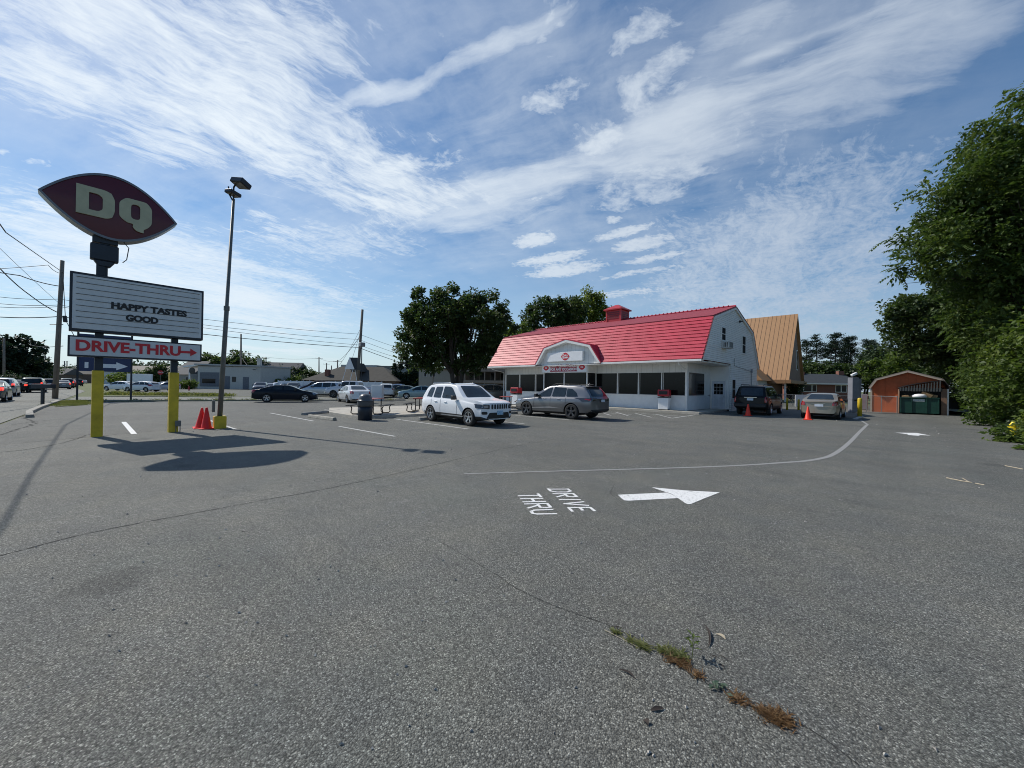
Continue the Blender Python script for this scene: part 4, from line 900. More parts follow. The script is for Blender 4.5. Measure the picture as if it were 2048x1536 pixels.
# --- champagne sedan by the order post
SED = dict(L=4.82, W=1.80, H=1.47, wb=2.80, xr=1.05, rw=.33, r=.07, tum=.42, rr=.09, rim=.66,
    top=[(0, .93), (.06, 1.02), (.20, 1.06), (.62, 1.08), (1.35, 1.40), (1.7, 1.455), (2.4, 1.47), (2.8, 1.40), (3.65, 1.0), (4.0, .95), (4.55, .85), (4.74, .78), (4.82, .68)],
    belt=[(0, .93), (.9, .98), (3.5, .92), (4.3, .80), (4.82, .62)], bot=[(0, .36), (.3, .24), (4.3, .18), (4.82, .26)], plan=[(0, .82), (.25, .91), (.9, .98), (1.5, 1), (3.4, 1), (4.2, .96), (4.82, .82)], tail=.2)
def build_sedan(pm, label, name='parked_sedan', cat='sedan', grp=None, tail=M_lampr, spec=SED, rim=M_alloy, detail=2, vent=True):
    c = Car(name, spec, pm, label, cat, grp, detail)
    c.glass([[(1.12, 1.03), (1.42, 1.02), (1.5, 1.33), (1.42, 1.33), (1.2, 1.16)], [(1.48, 1.02), (2.2, 1.0), (2.2, 1.385), (1.72, 1.375), (1.56, 1.33)], [(2.28, 1.0), (3.28, .975), (3.2, 1.05), (2.72, 1.32), (2.3, 1.385)]],
            [(-.66, 1.02), (.66, 1.02), (.50, 1.41), (-.50, 1.41)], [(-.62, 1.11), (.62, 1.11), (.48, 1.39), (-.48, 1.39)])
    c.wheels(rim); c.mirrors(3.12, 1.02, M_blkp, .9); c.handles((1.75, 2.55), .86, pm)
    if detail > 1: c.seams([(1.45, 1.5), (2.23, 2.24), (3.3, 3.35)], .3, .95)
    for sg in (1, -1):
        c.patch('taillight', [(sg*.58, .78), (sg*.82, .78), (sg*.80, 1.0), (sg*.62, .98)], 'rear', tail, .012, rnd=.05); c.patch('headlight', [(sg*.48, .64), (sg*.82, .64), (sg*.80, .76), (sg*.48, .74)], 'front', M_lampc, .012)
        c.patch('taillight', [(.08, .80), (.28, .82), (.24, .97), (.10, .98)], 'side', tail, .010, side=sg)
    MB().box(-c.cx-.02, -c.cx+.02, -.22, .16, .72, .85).build('license_plate', M_plate, c.root)
    c.patch('grille', [(-.36, .44), (.36, .44), (.40, .66), (-.40, .66)], 'front', M_blkp, .01)
    return c
c = build_sedan(paint('champagne', (.29, .25, .19), .5, .33), 'champagne beige sedan seen from behind beside the grey order post, cone at its bumper')
MB().box(-c.cx-.03, -c.cx-.0, -.30, .30, .885, .905).build('trunk_trim', M_chrome, c.root)
c.place(((-3.82-2.16)/2-.05, 27.3+2.4), pi/2)
sed_protos = {}
# --- dark coupe-like sedan and others on the side street
CCS = dict(SED); CCS.update(L=4.80, H=1.40, W=1.85, wb=2.71, xr=1.12, top=[(0, .90), (.06, .98), (.22, 1.01), (.55, 1.05), (1.3, 1.31), (1.8, 1.40), (2.4, 1.41), (2.8, 1.35), (3.65, .96), (4.0, .92), (4.55, .80), (4.74, .72), (4.8, .62)], rw=.34)
c = build_sedan(paint('navy', (.008, .012, .02)), 'black low-roofed sedan broadside on the side street beyond the lot kerb', spec=CCS, detail=1, cat='sedan', name='passing_sedan')
c.place((-36.04, 9.79), R(70.5))
c = build_sedan(paint('pearl', (.62, .64, .66), .2), 'pearl white sedan with dark red tail lamps turning away behind the dome-lid trash bin', detail=2, name='passing_sedan')
c.place((-33.32, 14.17), R(172))
def sd_copy(pm, label, xy, hd, name='parked_sedan', grp=None, cat='sedan'):
    c = build_sedan(pm, label, detail=1, name=name, grp=grp, cat=cat); c.place(xy, hd); return c
# --- pickup
TRK = dict(L=5.9, W=2.0, H=1.92, wb=3.6, xr=1.25, rw=.41, r=.04, tum=.22, rim=.6,
    top=[(0, 1.22), (.05, 1.24), (2.05, 1.25), (2.10, 1.3), (2.2, 1.84), (2.4, 1.90), (3.7, 1.91), (4.0, 1.83), (4.55, 1.33), (4.8, 1.27), (5.7, 1.18), (5.85, 1.1), (5.9, .95)],
    belt=[(0, 1.2), (4.4, 1.2), (5.9, .92)], bot=[(0, .6), (.3, .5), (5.4, .42), (5.9, .5)], plan=[(0, .97), (2, 1), (5, 1), (5.6, .97), (5.9, .92)], tail=.03, nose=.15)
def build_truck(pm, label, name='pickup_truck'):
    c = Car(name, TRK, pm, label, 'pickup truck', None, 1)
    c.glass([[(2.4, 1.32), (3.05, 1.31), (3.05, 1.79), (2.42, 1.79)], [(3.15, 1.31), (4.25, 1.29), (4.15, 1.4), (3.86, 1.75), (3.15, 1.79)]], [(-.76, 1.36), (.76, 1.36), (.66, 1.81), (-.66, 1.81)], [(-.6, 1.38), (.6, 1.38), (.56, 1.74), (-.56, 1.74)])
    c.wheels(M_alloyd); c.mirrors(4.1, 1.4, M_blkp, 1.2); c.handles((2.6, 3.35), 1.15, M_blkp)
    c.patch('bed', [(.1, -.8), (1.95, -.8), (1.95, .8), (.1, .8)], 'top', M_blkp, .004, rnd=0)
    for sg in (1, -1):
        c.patch('headlight', [(sg*.6, .9), (sg*.95, .9), (sg*.95, 1.12), (sg*.6, 1.12)], 'front', M_lampc, .01); c.patch('taillight', [(sg*.85, .9), (sg*.98, .9), (sg*.98, 1.18), (sg*.85, 1.18)], 'rear', M_lampr, .01)
    c.patch('grille', [(-.55, .75), (.55, .75), (.55, 1.1), (-.55, 1.1)], 'front', M_chrome, .01)
    MB().box(5.8-c.cx, 5.95-c.cx, -.95, .95, .5, .7).build('bumper', M_chrome, c.root, bevel=.02)
    return c
c = build_truck(paint('truckwhite', (.55, .57, .62), .2), 'silver white crew-cab pickup truck parked sideways beyond the side street')
c.place((-43.77, 18.6), R(222))
# --- hatchback / crossover / minivan forms
HAT = dict(L=4.3, W=1.76, H=1.46, wb=2.6, xr=.85, rw=.32, r=.06, tum=.36,
    top=[(0, .9), (.06, 1.0), (.35, 1.32), (.6, 1.41), (1.4, 1.46), (2.1, 1.44), (2.45, 1.36), (3.2, 1.0), (3.5, .95), (4.1, .84), (4.3, .68)],
    belt=[(0, .92), (3.1, .92), (4.3, .66)], bot=[(0, .34), (.3, .22), (3.9, .18), (4.3, .26)], plan=[(0, .86), (.3, .95), (.9, 1), (3, 1), (3.8, .95), (4.3, .84)])
def build_hatch(pm, label, name='parked_hatchback', cat='hatchback', grp=None, spec=HAT, k=1.0, detail=1, tail=M_lampr):
    c = Car(name, spec, pm, label, cat, grp, detail); H = spec['H']; L = spec['L']; z0 = spec['belt'][0][1]+.07; z1 = H-.10
    c.glass([[(.45, z0+.02), (1.05, z0), (1.08, z1-.01), (.68, z1-.05)], [(1.15, z0), (L*.42, z0), (L*.42, z1), (1.17, z1)], [(L*.44, z0), (L*.68, z0-.01), (L*.66, z0+.06), (L*.56, z1-.05), (L*.45, z1)]],
            [(-.66, z0+.05), (.66, z0+.05), (.54, H-.08), (-.54, H-.08)], [(-.58, z0+.06), (.58, z0+.06), (.5, z1-.02), (-.5, z1-.02)])
    c.wheels(); c.mirrors(L*.67, z0+.03, M_blkp, .9)
    for sg in (1, -1):
        c.patch('taillight', [(sg*.66, z0-.2), (sg*.84, z0-.2), (sg*.80, z0+.08), (sg*.68, z0+.06)], 'rear', tail, .014, rnd=.03); c.patch('headlight', [(sg*.48, z0-.34), (sg*.84, z0-.34), (sg*.82, z0-.2), (sg*.48, z0-.22)], 'front', M_lampc, .012)
    MB().box(-c.cx-.02, -c.cx+.02, -.2, .2, z0-.22, z0-.1).build('license_plate', M_plate, c.root)
    return c
CRV = dict(HAT); CRV.update(L=4.5, W=1.82, H=1.66, rw=.35, wb=2.62, xr=.95, top=[(0, 1.0), (.06, 1.1), (.35, 1.5), (.6, 1.6), (1.4, 1.66), (2.3, 1.63), (2.65, 1.52), (3.35, 1.12), (3.7, 1.05), (4.3, .95), (4.5, .78)],
    belt=[(0, 1.04), (3.2, 1.02), (4.5, .76)], bot=[(0, .4), (.3, .28), (4.1, .24), (4.5, .3)], plan=[(0, .88), (.3, .95), (.9, 1), (3.2, 1), (4, .96), (4.5, .86)])
VAN = dict(CRV); VAN.update(L=5.0, W=1.95, H=1.75, wb=3.0, xr=1.0, top=[(0, 1.05), (.06, 1.15), (.28, 1.6), (.5, 1.7), (1.4, 1.75), (2.7, 1.73), (3.1, 1.6), (4.1, 1.08), (4.4, 1.0), (4.85, .86), (5.0, .74)], belt=[(0, 1.08), (3.6, 1.02), (5, .74)], plan=[(0, .9), (.3, .96), (.9, 1), (3.8, 1), (4.5, .95), (5.0, .84)])
c = build_hatch(paint('white', 0), 'white hatchback in side view, front-most of the two white cars behind the blue pole sign', k=1); c.place((-77.39, 2.22), R(225))
c = build_sedan(paint('white', 0), 'white sedan nose behind the left yellow sign post, half hidden by a white hatchback', detail=1); c.place((-83.04, 0.14), R(225))
c = build_hatch(paint('silver', (.42, .45, .48), .6), 'small silver hatchback parked under the white pickup truck nose', spec=VAN, cat='minivan', name='parked_minivan'); c.place((-48.82, 17.12), R(222))
c = build_truck(paint('maroon', (.03, .012, .014)), 'dark maroon pickup parked behind the small silver minivan by the white fence'); c.place((-54.69, 19.05), R(222))
c = build_hatch(paint('silverw', (.6, .61, .62), .2), 'silver white crossover parked with its rear toward the picnic tables, right of the pickup', spec=CRV, cat='crossover', name='parked_crossover'); c.place((-44.76, 23.25), R(150))
c = build_hatch(paint('blue', (.02, .06, .16), .3), 'blue car parked behind the silver white crossover', spec=CRV, cat='crossover', name='parked_crossover'); c.place((-52.7, 29.46), R(135))
c = build_sedan(paint('olive', (.10, .11, .07), .3), 'dark olive sedan parked beside the blue car near the cypress row', detail=1); c.place((-47.41, 26.95), R(225))
c = build_sedan(paint('teal', (.25, .36, .38), .3), 'pale teal sedan just left of the white compact SUV', detail=1); c.place((-38.44, 23.87), R(240))
c = build_hatch(paint('taupe', (.16, .14, .12), .5), 'taupe minivan between the two nearer SUVs, below the balcony apartments', spec=VAN, cat='minivan', name='parked_minivan'); c.place((-30.1, 27.9), R(60))
c = build_hatch(paint('darkblue', (.015, .03, .06), .3), 'dark blue crossover parked against the side door of the cream garage', spec=CRV, cat='crossover', name='parked_crossover'); c.place((-72.2, 15.79), R(-20))
for i, (px, d, col, nm, lb, f, hd) in enumerate(((541, 66, (.5, .55, .62), 'pale_blue', 'pale blue sedan, second from the garage corner in the car row', 's', -30), (556, 70, (.7, .72, .74), 'w2', 'white crossover behind the black sedan roof in the car row', 'h', -30),
        (571, 66, (.45, .46, .47), 'grey2', 'light grey sedan in the car row before the white fence', 's', -25), (586, 62, (.03, .04, .05), 'black2', 'black hatchback at the fence end of the car row', 'h', -25))):
    c = (build_sedan if f == 's' else build_hatch)(paint(nm, col, .2), lb, grp='cars in the row by the garage', **(dict(detail=1) if f == 's' else dict(spec=CRV, cat='crossover', name='parked_crossover')))
    p_ = [(-75.65, 18), (-79.27, 20.05), (-73.83, 19.8), (-68.51, 19.45)][i]; c.place(p_, R(hd))
c = build_hatch(paint('greyv', (.3, .31, .33), .4), 'grey crossover beyond the drive-thru between the black SUV and the beige sedan', spec=CRV, cat='crossover', name='parked_crossover'); c.place((-11.41, 75.95), R(90))
c = build_hatch(paint('silver3', (.45, .47, .5), .3), 'silver car with windscreen facing us between the hatchback and the right yellow post', cat='hatchback'); c.place((-83.24, 4.87), R(-60))
# --- queue of traffic on the main road, rears towards us
q = [  # px, depth, type, colour, label
    ((-44.88, -6.42), 'c', (.10, .11, .11), 'dark', 'dark sedan cut by the left edge of the picture in the road queue', 's'),
    ((-57.32, -7.47), 'c', (.35, .37, .38), 'silver4', 'silver crossover behind the edge-cut dark sedan in the road queue', 'h'),
    ((-72.42, -8.34), 'c', (.012, .014, .016), 'blk3', 'black sedan between the silver crossover and the big dark SUV in the road queue', 's'),
    ((-73.51, -7.32), 'c', (.02, .032, .032), 'dkg', 'dark green SUV with lit tail lamps, left of the mailbox', 'v'),
    ((-93.26, -7.87), 'c', (.015, .016, .018), 'blk4', 'black crossover ahead of the dark green SUV, above the mailbox', 'h'),
    ((-106.95, -12.97), 'c', (.6, .62, .64), 'wht5', 'white sedan roof beyond the silver crossover in the road queue', 's'),
    ((-109.61, -7.16), 'c', (.05, .05, .055), 'gr5', 'dark grey SUV just right of the leaning utility pole', 'v'),
    ((-97.84, -6.77), 'c', (.22, .21, .2), 'gr6', 'small grey sedan at the foot of the utility pole, right side', 's'),
    ((-121.13, -7.3), 'c', (.30, .02, .02), 'red7', 'red sedan beyond the dark grey SUV in the road queue', 's'),
    ((-144.21, -7.63), 'c', (.03, .03, .035), 'blk8', 'black SUV next after the red sedan in the road queue', 'v'),
]
far = [((-130.88, -9.92), (.62, .64, .66)), ((-151.71, -12.24), (.7, .7, .7)), ((-171.8, -15.24), (.5, .52, .55)), ((-163.13, -9.47), (.55, .55, .5)), ((-183.38, -9.82), (.05, .05, .05)), ((-189.95, -12.1), (.7, .72, .72)),
       ((-209.67, -10.51), (.3, .3, .32)), ((-214.55, -15.34), (.6, .6, .6)), ((-226.29, -12.89), (.1, .1, .12)), ((-133.19, -13.61), (.55, .1, .08)), ((-235.61, -10.86), (.4, .42, .45)), ((-257.72, -15.85), (.7, .7, .7)), ((-289.78, -19.44), (.2, .2, .2)), ((-285.95, -15.65), (.6, .6, .62))]
for (p_, _, col, nm, lb, ty) in q:
    pm = paint(nm, col, .3)
    if ty == 's': c = build_sedan(pm, lb, name='traffic_sedan', grp='traffic queue on the main road', tail=M_brake, detail=1)
    elif ty == 'h': c = build_hatch(pm, lb, name='traffic_crossover', cat='crossover', grp='traffic queue on the main road', spec=CRV, tail=M_brake)
    else: c = build_hatch(pm, lb, name='traffic_suv', cat='suv', grp='traffic queue on the main road', spec=VAN, tail=M_brake)
    c.place(p_, pi+R(2 if p_[0] > -80 else 8))
ps = build_sedan(paint('farbase', (.3, .3, .3)), 'small car far down the main road queue', name='distant_car', cat='car', grp='distant cars on the main road', detail=0)
ps.place(far[0][0], pi+.15)
def recolor(o, pm):
    for ch in o.children:
        if ch.name.startswith('body'):
            ch.data = ch.data.copy(); ch.data.materials[0] = pm
recolor(ps.root, paint('far0', far[0][1], .2))
for i, (p_, col) in enumerate(far[1:]):
    k = copy_tree(ps.root, p_, pi+R(9+i)); recolor(k, paint('far%d' % (i+1), col, .2))

# ---------------------------------------------------------------- signs, lamps and small things in the lot
M_yel = mat('yellow_paint', (.60, .42, .015), .5, var=.26, vscale=2.5, bump=.15, bscale=30)
M_navy = mat('dark_steel', (.012, .018, .028), .5, var=.3); M_stl = mat('pole_steel', (.15, .15, .135), .5, .2, var=.2, vscale=5)
M_face = mat('sign_face', (.60, .61, .60), .4, var=.07, vscale=1.2, stretch=(3, 3, .6)); M_cream = mat('sign_letter_cream', (.44, .42, .27), .45)
M_maroon = mat('sign_maroon', (.09, .003, .010), .35, var=.1, vscale=1.5); M_rim = mat('sign_rim', (.16, .16, .17), .4, .6)
M_letr = mat('sign_letter_red', (.55, .012, .022), .45); M_letk = mat('sign_letter_black', (.008, .008, .009), .5)
sg = empty('roadside_sign', (-16.0, -.45, 0), R(93.8), 'two-post roadside sign with a big maroon lip-shaped emblem over a white letter board', 'sign')
def part(nm, m, x0, x1, y0, y1, z0, z1, bevel=0, parent=None): return MB().box(x0, x1, y0, y1, z0, z1).build(nm, m, parent or sg, bevel=bevel)
part('post', M_navy, -.075, .095, -.08, .08, .02, 4.95); part('post', M_navy, 1.55, 1.71, -.08, .08, .02, 3.2)
for x in (0.0, 1.63):
    s_ = part('post_sleeve', M_yel, x-.115, x+.115, -.115, .115, -.02, 1.86, bevel=.01)
part('outlet_box', M_stl, 1.66, 1.80, -.20, -.12, .18, .36, bevel=.01); MB().tube([(1.68, -.17, .2), (1.68, -.17, 0)], .012, 6).tube([(1.78, -.17, .2), (1.78, -.17, 0)], .012, 6).build('conduit', M_stl, sg)
# letter board
lb = part('letter_board', M_navy, -.56, 2.30, -.22, .16, 2.92, 4.52, bevel=.01)
part('board_face', M_face, -.505, 2.245, -.235, -.221, 2.985, 4.455, parent=lb)
mb = MB()
for i in range(9): mb.tube([(-.44, -.24, 3.15+.155*i), (2.19, -.24, 3.15+.155*i)], .0095, 4)
mb.build('letter_track', mat('track_grey', (.10, .10, .10), .5), lb)
t1 = meshobj('lettering', textmesh('HAPPY TASTES', .235, .013, .004, M_letk, sx=1.07, sp=1.0, align='LEFT'), lb, (.215, -.245, 3.71), (R(90), R(.4), 0))
t2 = meshobj('lettering', textmesh('GOOD', .235, .013, .004, M_letk, sx=.95, sp=.98, align='LEFT'), lb, (.52, -.245, 3.40), (R(90), R(.4), 0))
# drive-thru panel
db = part('arrow_panel', M_navy, -.575, 2.27, -.24, .16, 2.23, 2.79, bevel=.008)
part('panel_face', M_face, -.535, 2.23, -.252, -.241, 2.27, 2.75, parent=db)
meshobj('lettering', textmesh('DRIVE-THRU', .40, .015, .004, M_letr, sx=.97, sp=1.0, align='LEFT'), db, (-.445, -.258, 2.515), (R(90), 0, 0))
ar = [(1.71, 2.475), (1.98, 2.475), (1.98, 2.39), (2.15, 2.51), (1.98, 2.63), (1.98, 2.545), (1.71, 2.545)]
MB().prism(ar, 'y', -.262, -.254).build('arrow', M_letr, db)
# ballast box and emblem
MB().box(.01, .15, -.06, .06, 4.5, 4.96).build('mast', M_navy, sg)
MB().prism([(-.20, 4.97), (.36, 4.97), (.36, 5.42), (-.20, 5.42)], 'y', -.12, .12).prism([(-.03, 4.8), (.19, 4.8), (.30, 4.97), (-.14, 4.97)], 'y', -.10, .10).build('ballast_box', M_navy, sg, bevel=.02)
MB().box(-.16, .34, -.12, .12, 5.46, 5.62).box(-.02, .18, -.08, .08, 5.40, 5.47).build('mounting_bracket', M_navy, sg)
EX, EZ, EW, EH_ = .24, 6.48, 2.70, 1.80
lp = lips(EW, EH_, 28, 1.9)
mb = MB(); mb.prism([(EX+p[0], EZ+p[1]) for p in lp], 'y', -.19, .19); em = mb.build('emblem_panel', M_maroon, sg)
# raised rim
def ring(nm, a, b, y0, y1, m, par):
    n = len(a); mb = MB(); vs = [(p[0], y0, p[1]) for p in a]+[(p[0], y0, p[1]) for p in b]+[(p[0], y1, p[1]) for p in a]+[(p[0], y1, p[1]) for p in b]; fs = []
    for i in range(n):
        j = (i+1) % n; fs += [(i, j, n+j, n+i), (2*n+i, 3*n+i, 3*n+j, 2*n+j), (i, 2*n+i, 2*n+j, j), (n+i, n+j, 3*n+j, 3*n+i)]
    return mb.add(vs, fs).build(nm, m, par)
def scl(pts, sx, sy): return [(EX+p[0]*sx, EZ+p[1]*sy) for p in pts]
ring('rim', scl(lp, 1.018, 1.022), scl(lp, .972, .955), -.215, -.188, M_rim, em); ring('rim', scl(lp, 1.018, 1.022), scl(lp, 1.001, 1.001), -.189, .2, M_rim, em)
# convex face: shallow dome of maroon plastic
mb = MB(); rings = [1, .8, .55, .3, .05]; vs = []; fs = []; n = len(lp)
for k, s_ in enumerate(rings):
    for p in lp: vs.append((EX+p[0]*.97*s_, -.191-.06*(1-s_**2), EZ+p[1]*.955*s_))
for k in range(len(rings)-1):
    for i in range(n): fs.append((k*n+i, k*n+(i+1) % n, (k+1)*n+(i+1) % n, (k+1)*n+i))
fs.append(tuple((len(rings)-1)*n+i for i in range(n)))
mb.add(vs, fs).build('emblem_face', M_maroon, em, smooth=True)
Dl = [roundpoly([(0, 0), (.50, 0), (.58, .06), (.62, .2), (.62, .48), (.56, .62), (.46, .66), (0, .66), (0, .66), (0, 0)][:8], [0, .12, 0, .05, .05, 0, .1, 0]), roundpoly([(.20, .13), (.36, .13), (.42, .2), (.42, .46), (.36, .53), (.20, .53)], [.0, .05, .03, .03, .05, 0])]
Ql = [roundpoly([(.14, .02), (.26, .02), (.24, -.05), (.30, -.14), (.46, -.17), (.44, -.08), (.52, -.02), (.60, .10), (.60, .50), (.50, .64), (.12, .64), (.0, .50), (.0, .14)], .06), roundpoly([(.21, .14), (.38, .14), (.38, .52), (.21, .52)], .08)]
Dl = [[(a*1.18, b*1.18) for a, b in q_] for q_ in Dl]; Ql = [[(a*1.14, b*1.14) for a, b in q_] for q_ in Ql]
meshobj('lettering', splinemesh(Dl, .02, M_cream), em, (EX-.72, -.262, EZ-.37), (R(90), 0, 0))
meshobj('lettering', splinemesh(Ql, .02, M_cream), em, (EX+.10, -.262, EZ-.36), (R(90), 0, 0))
MB().tube([(.45, -.1, 5.6), (.56, -.12, 5.45), (.52, -.12, 5.1), (.44, -.1, 5.0)], .012, 5).build('cable', M_navy, sg)

# yard light on its yellow footing
yl = empty('yard_light', (-16.5, 2.42, 0), 0, 'tall leaning grey light pole with two floodlight heads on a yellow footing', 'light pole')
MB().box(-.17, .17, -.17, .17, -.02, .42).build('footing', M_yel, yl, bevel=.02)
tx, ty = .33*.711, .33*.703
MB().tube([(0, 0, .4), (tx*.5, ty*.5, 4.1), (tx*.5, ty*.5, 4.12), (tx, ty, 7.9)], [.075, .068, .055, .045], 12).build('pole', M_stl, yl, smooth=True)
MB().tube([(tx*.5, ty*.5, 4.05), (tx*.5, ty*.5, 4.2)], .085, 12).build('pole_collar', M_stl, yl)
MB().tube([(tx, ty, 7.8), (tx-.05, ty-.12, 8.05), (tx-.05, ty-.14, 8.3)], .025, 6).tube([(tx, ty, 7.8), (tx, ty, 8.3), (tx+.06, ty+.1, 8.55)], .028, 6).build('yoke', M_navy, yl)
h = MB().box(-.25, .25, -.2, .2, -.09, .09).build('floodlight_head', M_navy, yl, bevel=.02, loc=(tx+.24, ty+.16, 8.42), rot=(R(-16), R(10), R(30)))
MB().box(-.2, .2, -.16, .16, -.098, -.091).build('lamp_glass', mat('flood_glass', (.10, .09, .07), .2), h)
h = MB().box(-.20, .20, -.15, .15, -.06, .06).build('floodlight_head', M_navy, yl, bevel=.02, loc=(tx+.03, ty-.02, 8.08), rot=(R(4), R(4), R(120)))
MB().box(-.16, .16, -.12, .12, -.067, -.061).build('lamp_glass', mat('flood_glass', 0), h)
MB().box(-.20, -.10, -.2, -.12, .55, .95).build('switch_box', M_stl, yl)

# traffic cones
M_cone = mat('cone_orange', (.85, .045, .015), .5, var=.06); M_coneb = mat('cone_red', (.80, .02, .015), .5, var=.06)
def cone(xy, label, grp='orange traffic cones', k=1.0, m=M_cone, rz=0, tilt=(0, 0)):
    r = empty('traffic_cone', (xy[0], xy[1], 0), rz, label, 'traffic cone', grp); r.rotation_euler = (tilt[0], tilt[1], rz)
    MB().lathe([(.165*k, .03), (.15*k, .05), (.035*k, .70*k), (.028*k, .72*k), (.0, .72*k)][:4], n=20).build('cone_body', m, r, smooth=True)
    MB().box(-.2*k, .2*k, -.2*k, .2*k, 0, .035).build('cone_base', m, r, bevel=.012); return r
cone((-6.4, 27.03), 'orange cone behind the black SUV'); cone((-3.39, 26.48), 'orange cone behind the beige sedan')
cone((-16.78, 1.93), 'scarlet cone leaning behind its neighbour, nearer the yellow sign post', k=.98, m=M_coneb, tilt=(R(-3), R(4)))
cone((-16.52, 2.06), 'upright scarlet cone nearer the light pole footing', k=1.0, m=M_coneb, rz=.3)

# domed litter bin
tb = empty('trash_bin', (-16.66, 7.63), 0, 'dark barrel trash bin with a domed lid on the picnic pad corner', 'trash bin')
M_lid = mat('grey_lid', (.09, .09, .095), .35, var=.2)
MB().lathe([(.26, 0), (.30, .02), (.31, .4), (.31, .62)], n=24).build('barrel', M_navy, tb, smooth=True)
MB().lathe([(.325, .60), (.33, .66), (.345, .82), (.34, .84)], n=24).build('bag', mat('grey_bag', (.07, .07, .07), .6, bump=.6, bscale=15), tb, smooth=True)
MB().lathe([(.36, .84), (.365, .87), (.29, .88), (.28, .95), (.25, 1.05), (.18, 1.12), (.08, 1.16), (.02, 1.165)], n=24).build('dome_lid', M_lid, tb, smooth=True)
MB().box(-.29, -.2, -.1, .1, .9, 1.03).build('flap', M_navy, tb)
# picnic tables
M_tab = mat('red_table_top', (.26, .035, .025), .45, var=.2); M_ben = mat('black_bench', (.01, .01, .011), .6, spec=.2)
def table(xy, rz, label):
    t = empty('picnic_table', (xy[0], xy[1], .12), rz, label, 'picnic table', 'picnic tables on the concrete pad')
    MB().box(-.92, .92, -.38, .38, .73, .765).build('table_top', M_tab, t, bevel=.01)
    for s_ in (-1, 1): MB().box(-.92, .92, s_*.62, s_*.90, .43, .46).build('bench', M_ben, t, bevel=.008)
    for x in (-.6, .6):
        for s_ in (-1, 1):
            MB().tube([(x, s_*.30, .73), (x, s_*.30, .12), (x, s_*.34, .04), (x, s_*.68, .03), (x, s_*.76, .1), (x, s_*.72, .3), (x, s_*.78, .43)], .026, 8).build('leg_frame', M_ben, t, smooth=True)
        MB().tube([(x, -.3, .35), (x, .3, .35)], .02, 6).build('crossbar', M_ben, t)
    return t
t0 = table((-18.46, 8.76), R(-44), 'red-topped picnic table behind the domed bin')
for xy, rz, lb_ in (((-18.45, 11.72), R(-42), 'red-topped picnic table at the left rear of the white SUV'), ((-18.92, 18.57), R(-50), 'red-topped picnic table between the two near SUVs')):
    copy_tree(t0, (xy[0], xy[1], .12), rz, lb_)
# restaurant bins: white with red hood
def hoodbin(xy, z, rz, label):
    r = empty('waste_bin', (xy[0], xy[1], z), rz, label, 'waste bin', 'red and white waste bins by the restaurant')
    MB().prism([(-.30, 0.05), (.30, .05), (.36, .86), (-.36, .86)], 'y', -.28, .28).build('bin_body', M_ws, r, bevel=.02)
    MB().box(-.28, .28, -.26, .26, 0, .05).build('bin_foot', M_blk, r)
    MB().prism([(-.365, .82), (.365, .82), (.35, .93), (.1, .86), (-.15, .93), (-.36, .88)], 'y', -.29, .29).build('bag', mat('bin_bag', (.05, .05, .05), .3), r)
    h_ = MB().prism([(-.29, .93), (.29, .93), (.31, 1.0), (.27, 1.36), (-.25, 1.38), (-.31, 1.0)], 'x', -.37, .37).build('bin_hood', M_redp, r, bevel=.015)
    MB().box(-.27, .27, -.325, -.29, 1.06, 1.28).build('opening', M_blk, h_); return r
hoodbin((-11.2, 26.1), .13, R(8), 'white waste bin with red hood near the right corner of the window band'); hoodbin((-21.22, 21.93), .12, R(5), 'waste bin with red hood behind the nose of the grey SUV')
# wheel stops
M_ws2 = mat('stop_concrete', (.30, .29, .26), .9, var=.3, vscale=8, bump=.6, bscale=30)
def stop(a, b, label, m, h=.13, wd=.2):
    a, b = Vector(a), Vector(b); d = b-a; L_ = d.length
    o = MB().prism([(-wd/2, 0), (wd/2, 0), (wd*.38, h*.8), (wd*.25, h), (-wd*.25, h), (-wd*.38, h*.8)], 'x', -L_/2, L_/2).build('wheel_stop', m, bevel=.012)
    c_ = (a+b)/2; o.location = (c_.x, c_.y, .002); o.rotation_euler = (0, 0, math.atan2(d.y, d.x)); tag(o, label, 'wheel stop', 'concrete wheel stops')
stop((-20.85, 6.36), (-22.27, 8.72), 'long grey wheel stop lying askew left of the picnic pad', M_ws2); stop((-19.49, 6.25), (-17.11, 6.5), 'pale cracked wheel stop nearest to the camera, before the bin', M_old_conc)
stop((-15.1, 9.4), (-15.1, 11.2), 'wheel stop behind the white SUV rear wheel', M_ws2); stop((-15.6, 14.4), (-15.6, 16.2), 'wheel stop at the front wheel of the grey SUV', M_ws2)
# bollards
def bollard(xy, h_, r_, label):
    b = MB().lathe([(r_, 0), (r_, h_-.04), (r_*.8, h_+.01), (r_*.3, h_+.03)], n=18).build('bollard', M_yel, smooth=True); b.location = (xy[0], xy[1], 0); tag(b, label, 'bollard', 'yellow bollards')
bollard((-1.60, 33.0), 1.15, .115, 'thick yellow bollard right of the grey order post'); bollard((-6.21, 37.9), .95, .07, 'thin yellow bollard just right of the black SUV'); bollard((-5.6, 38.9), .85, .08, 'thin yellow bollard at the left rear corner of the beige sedan')
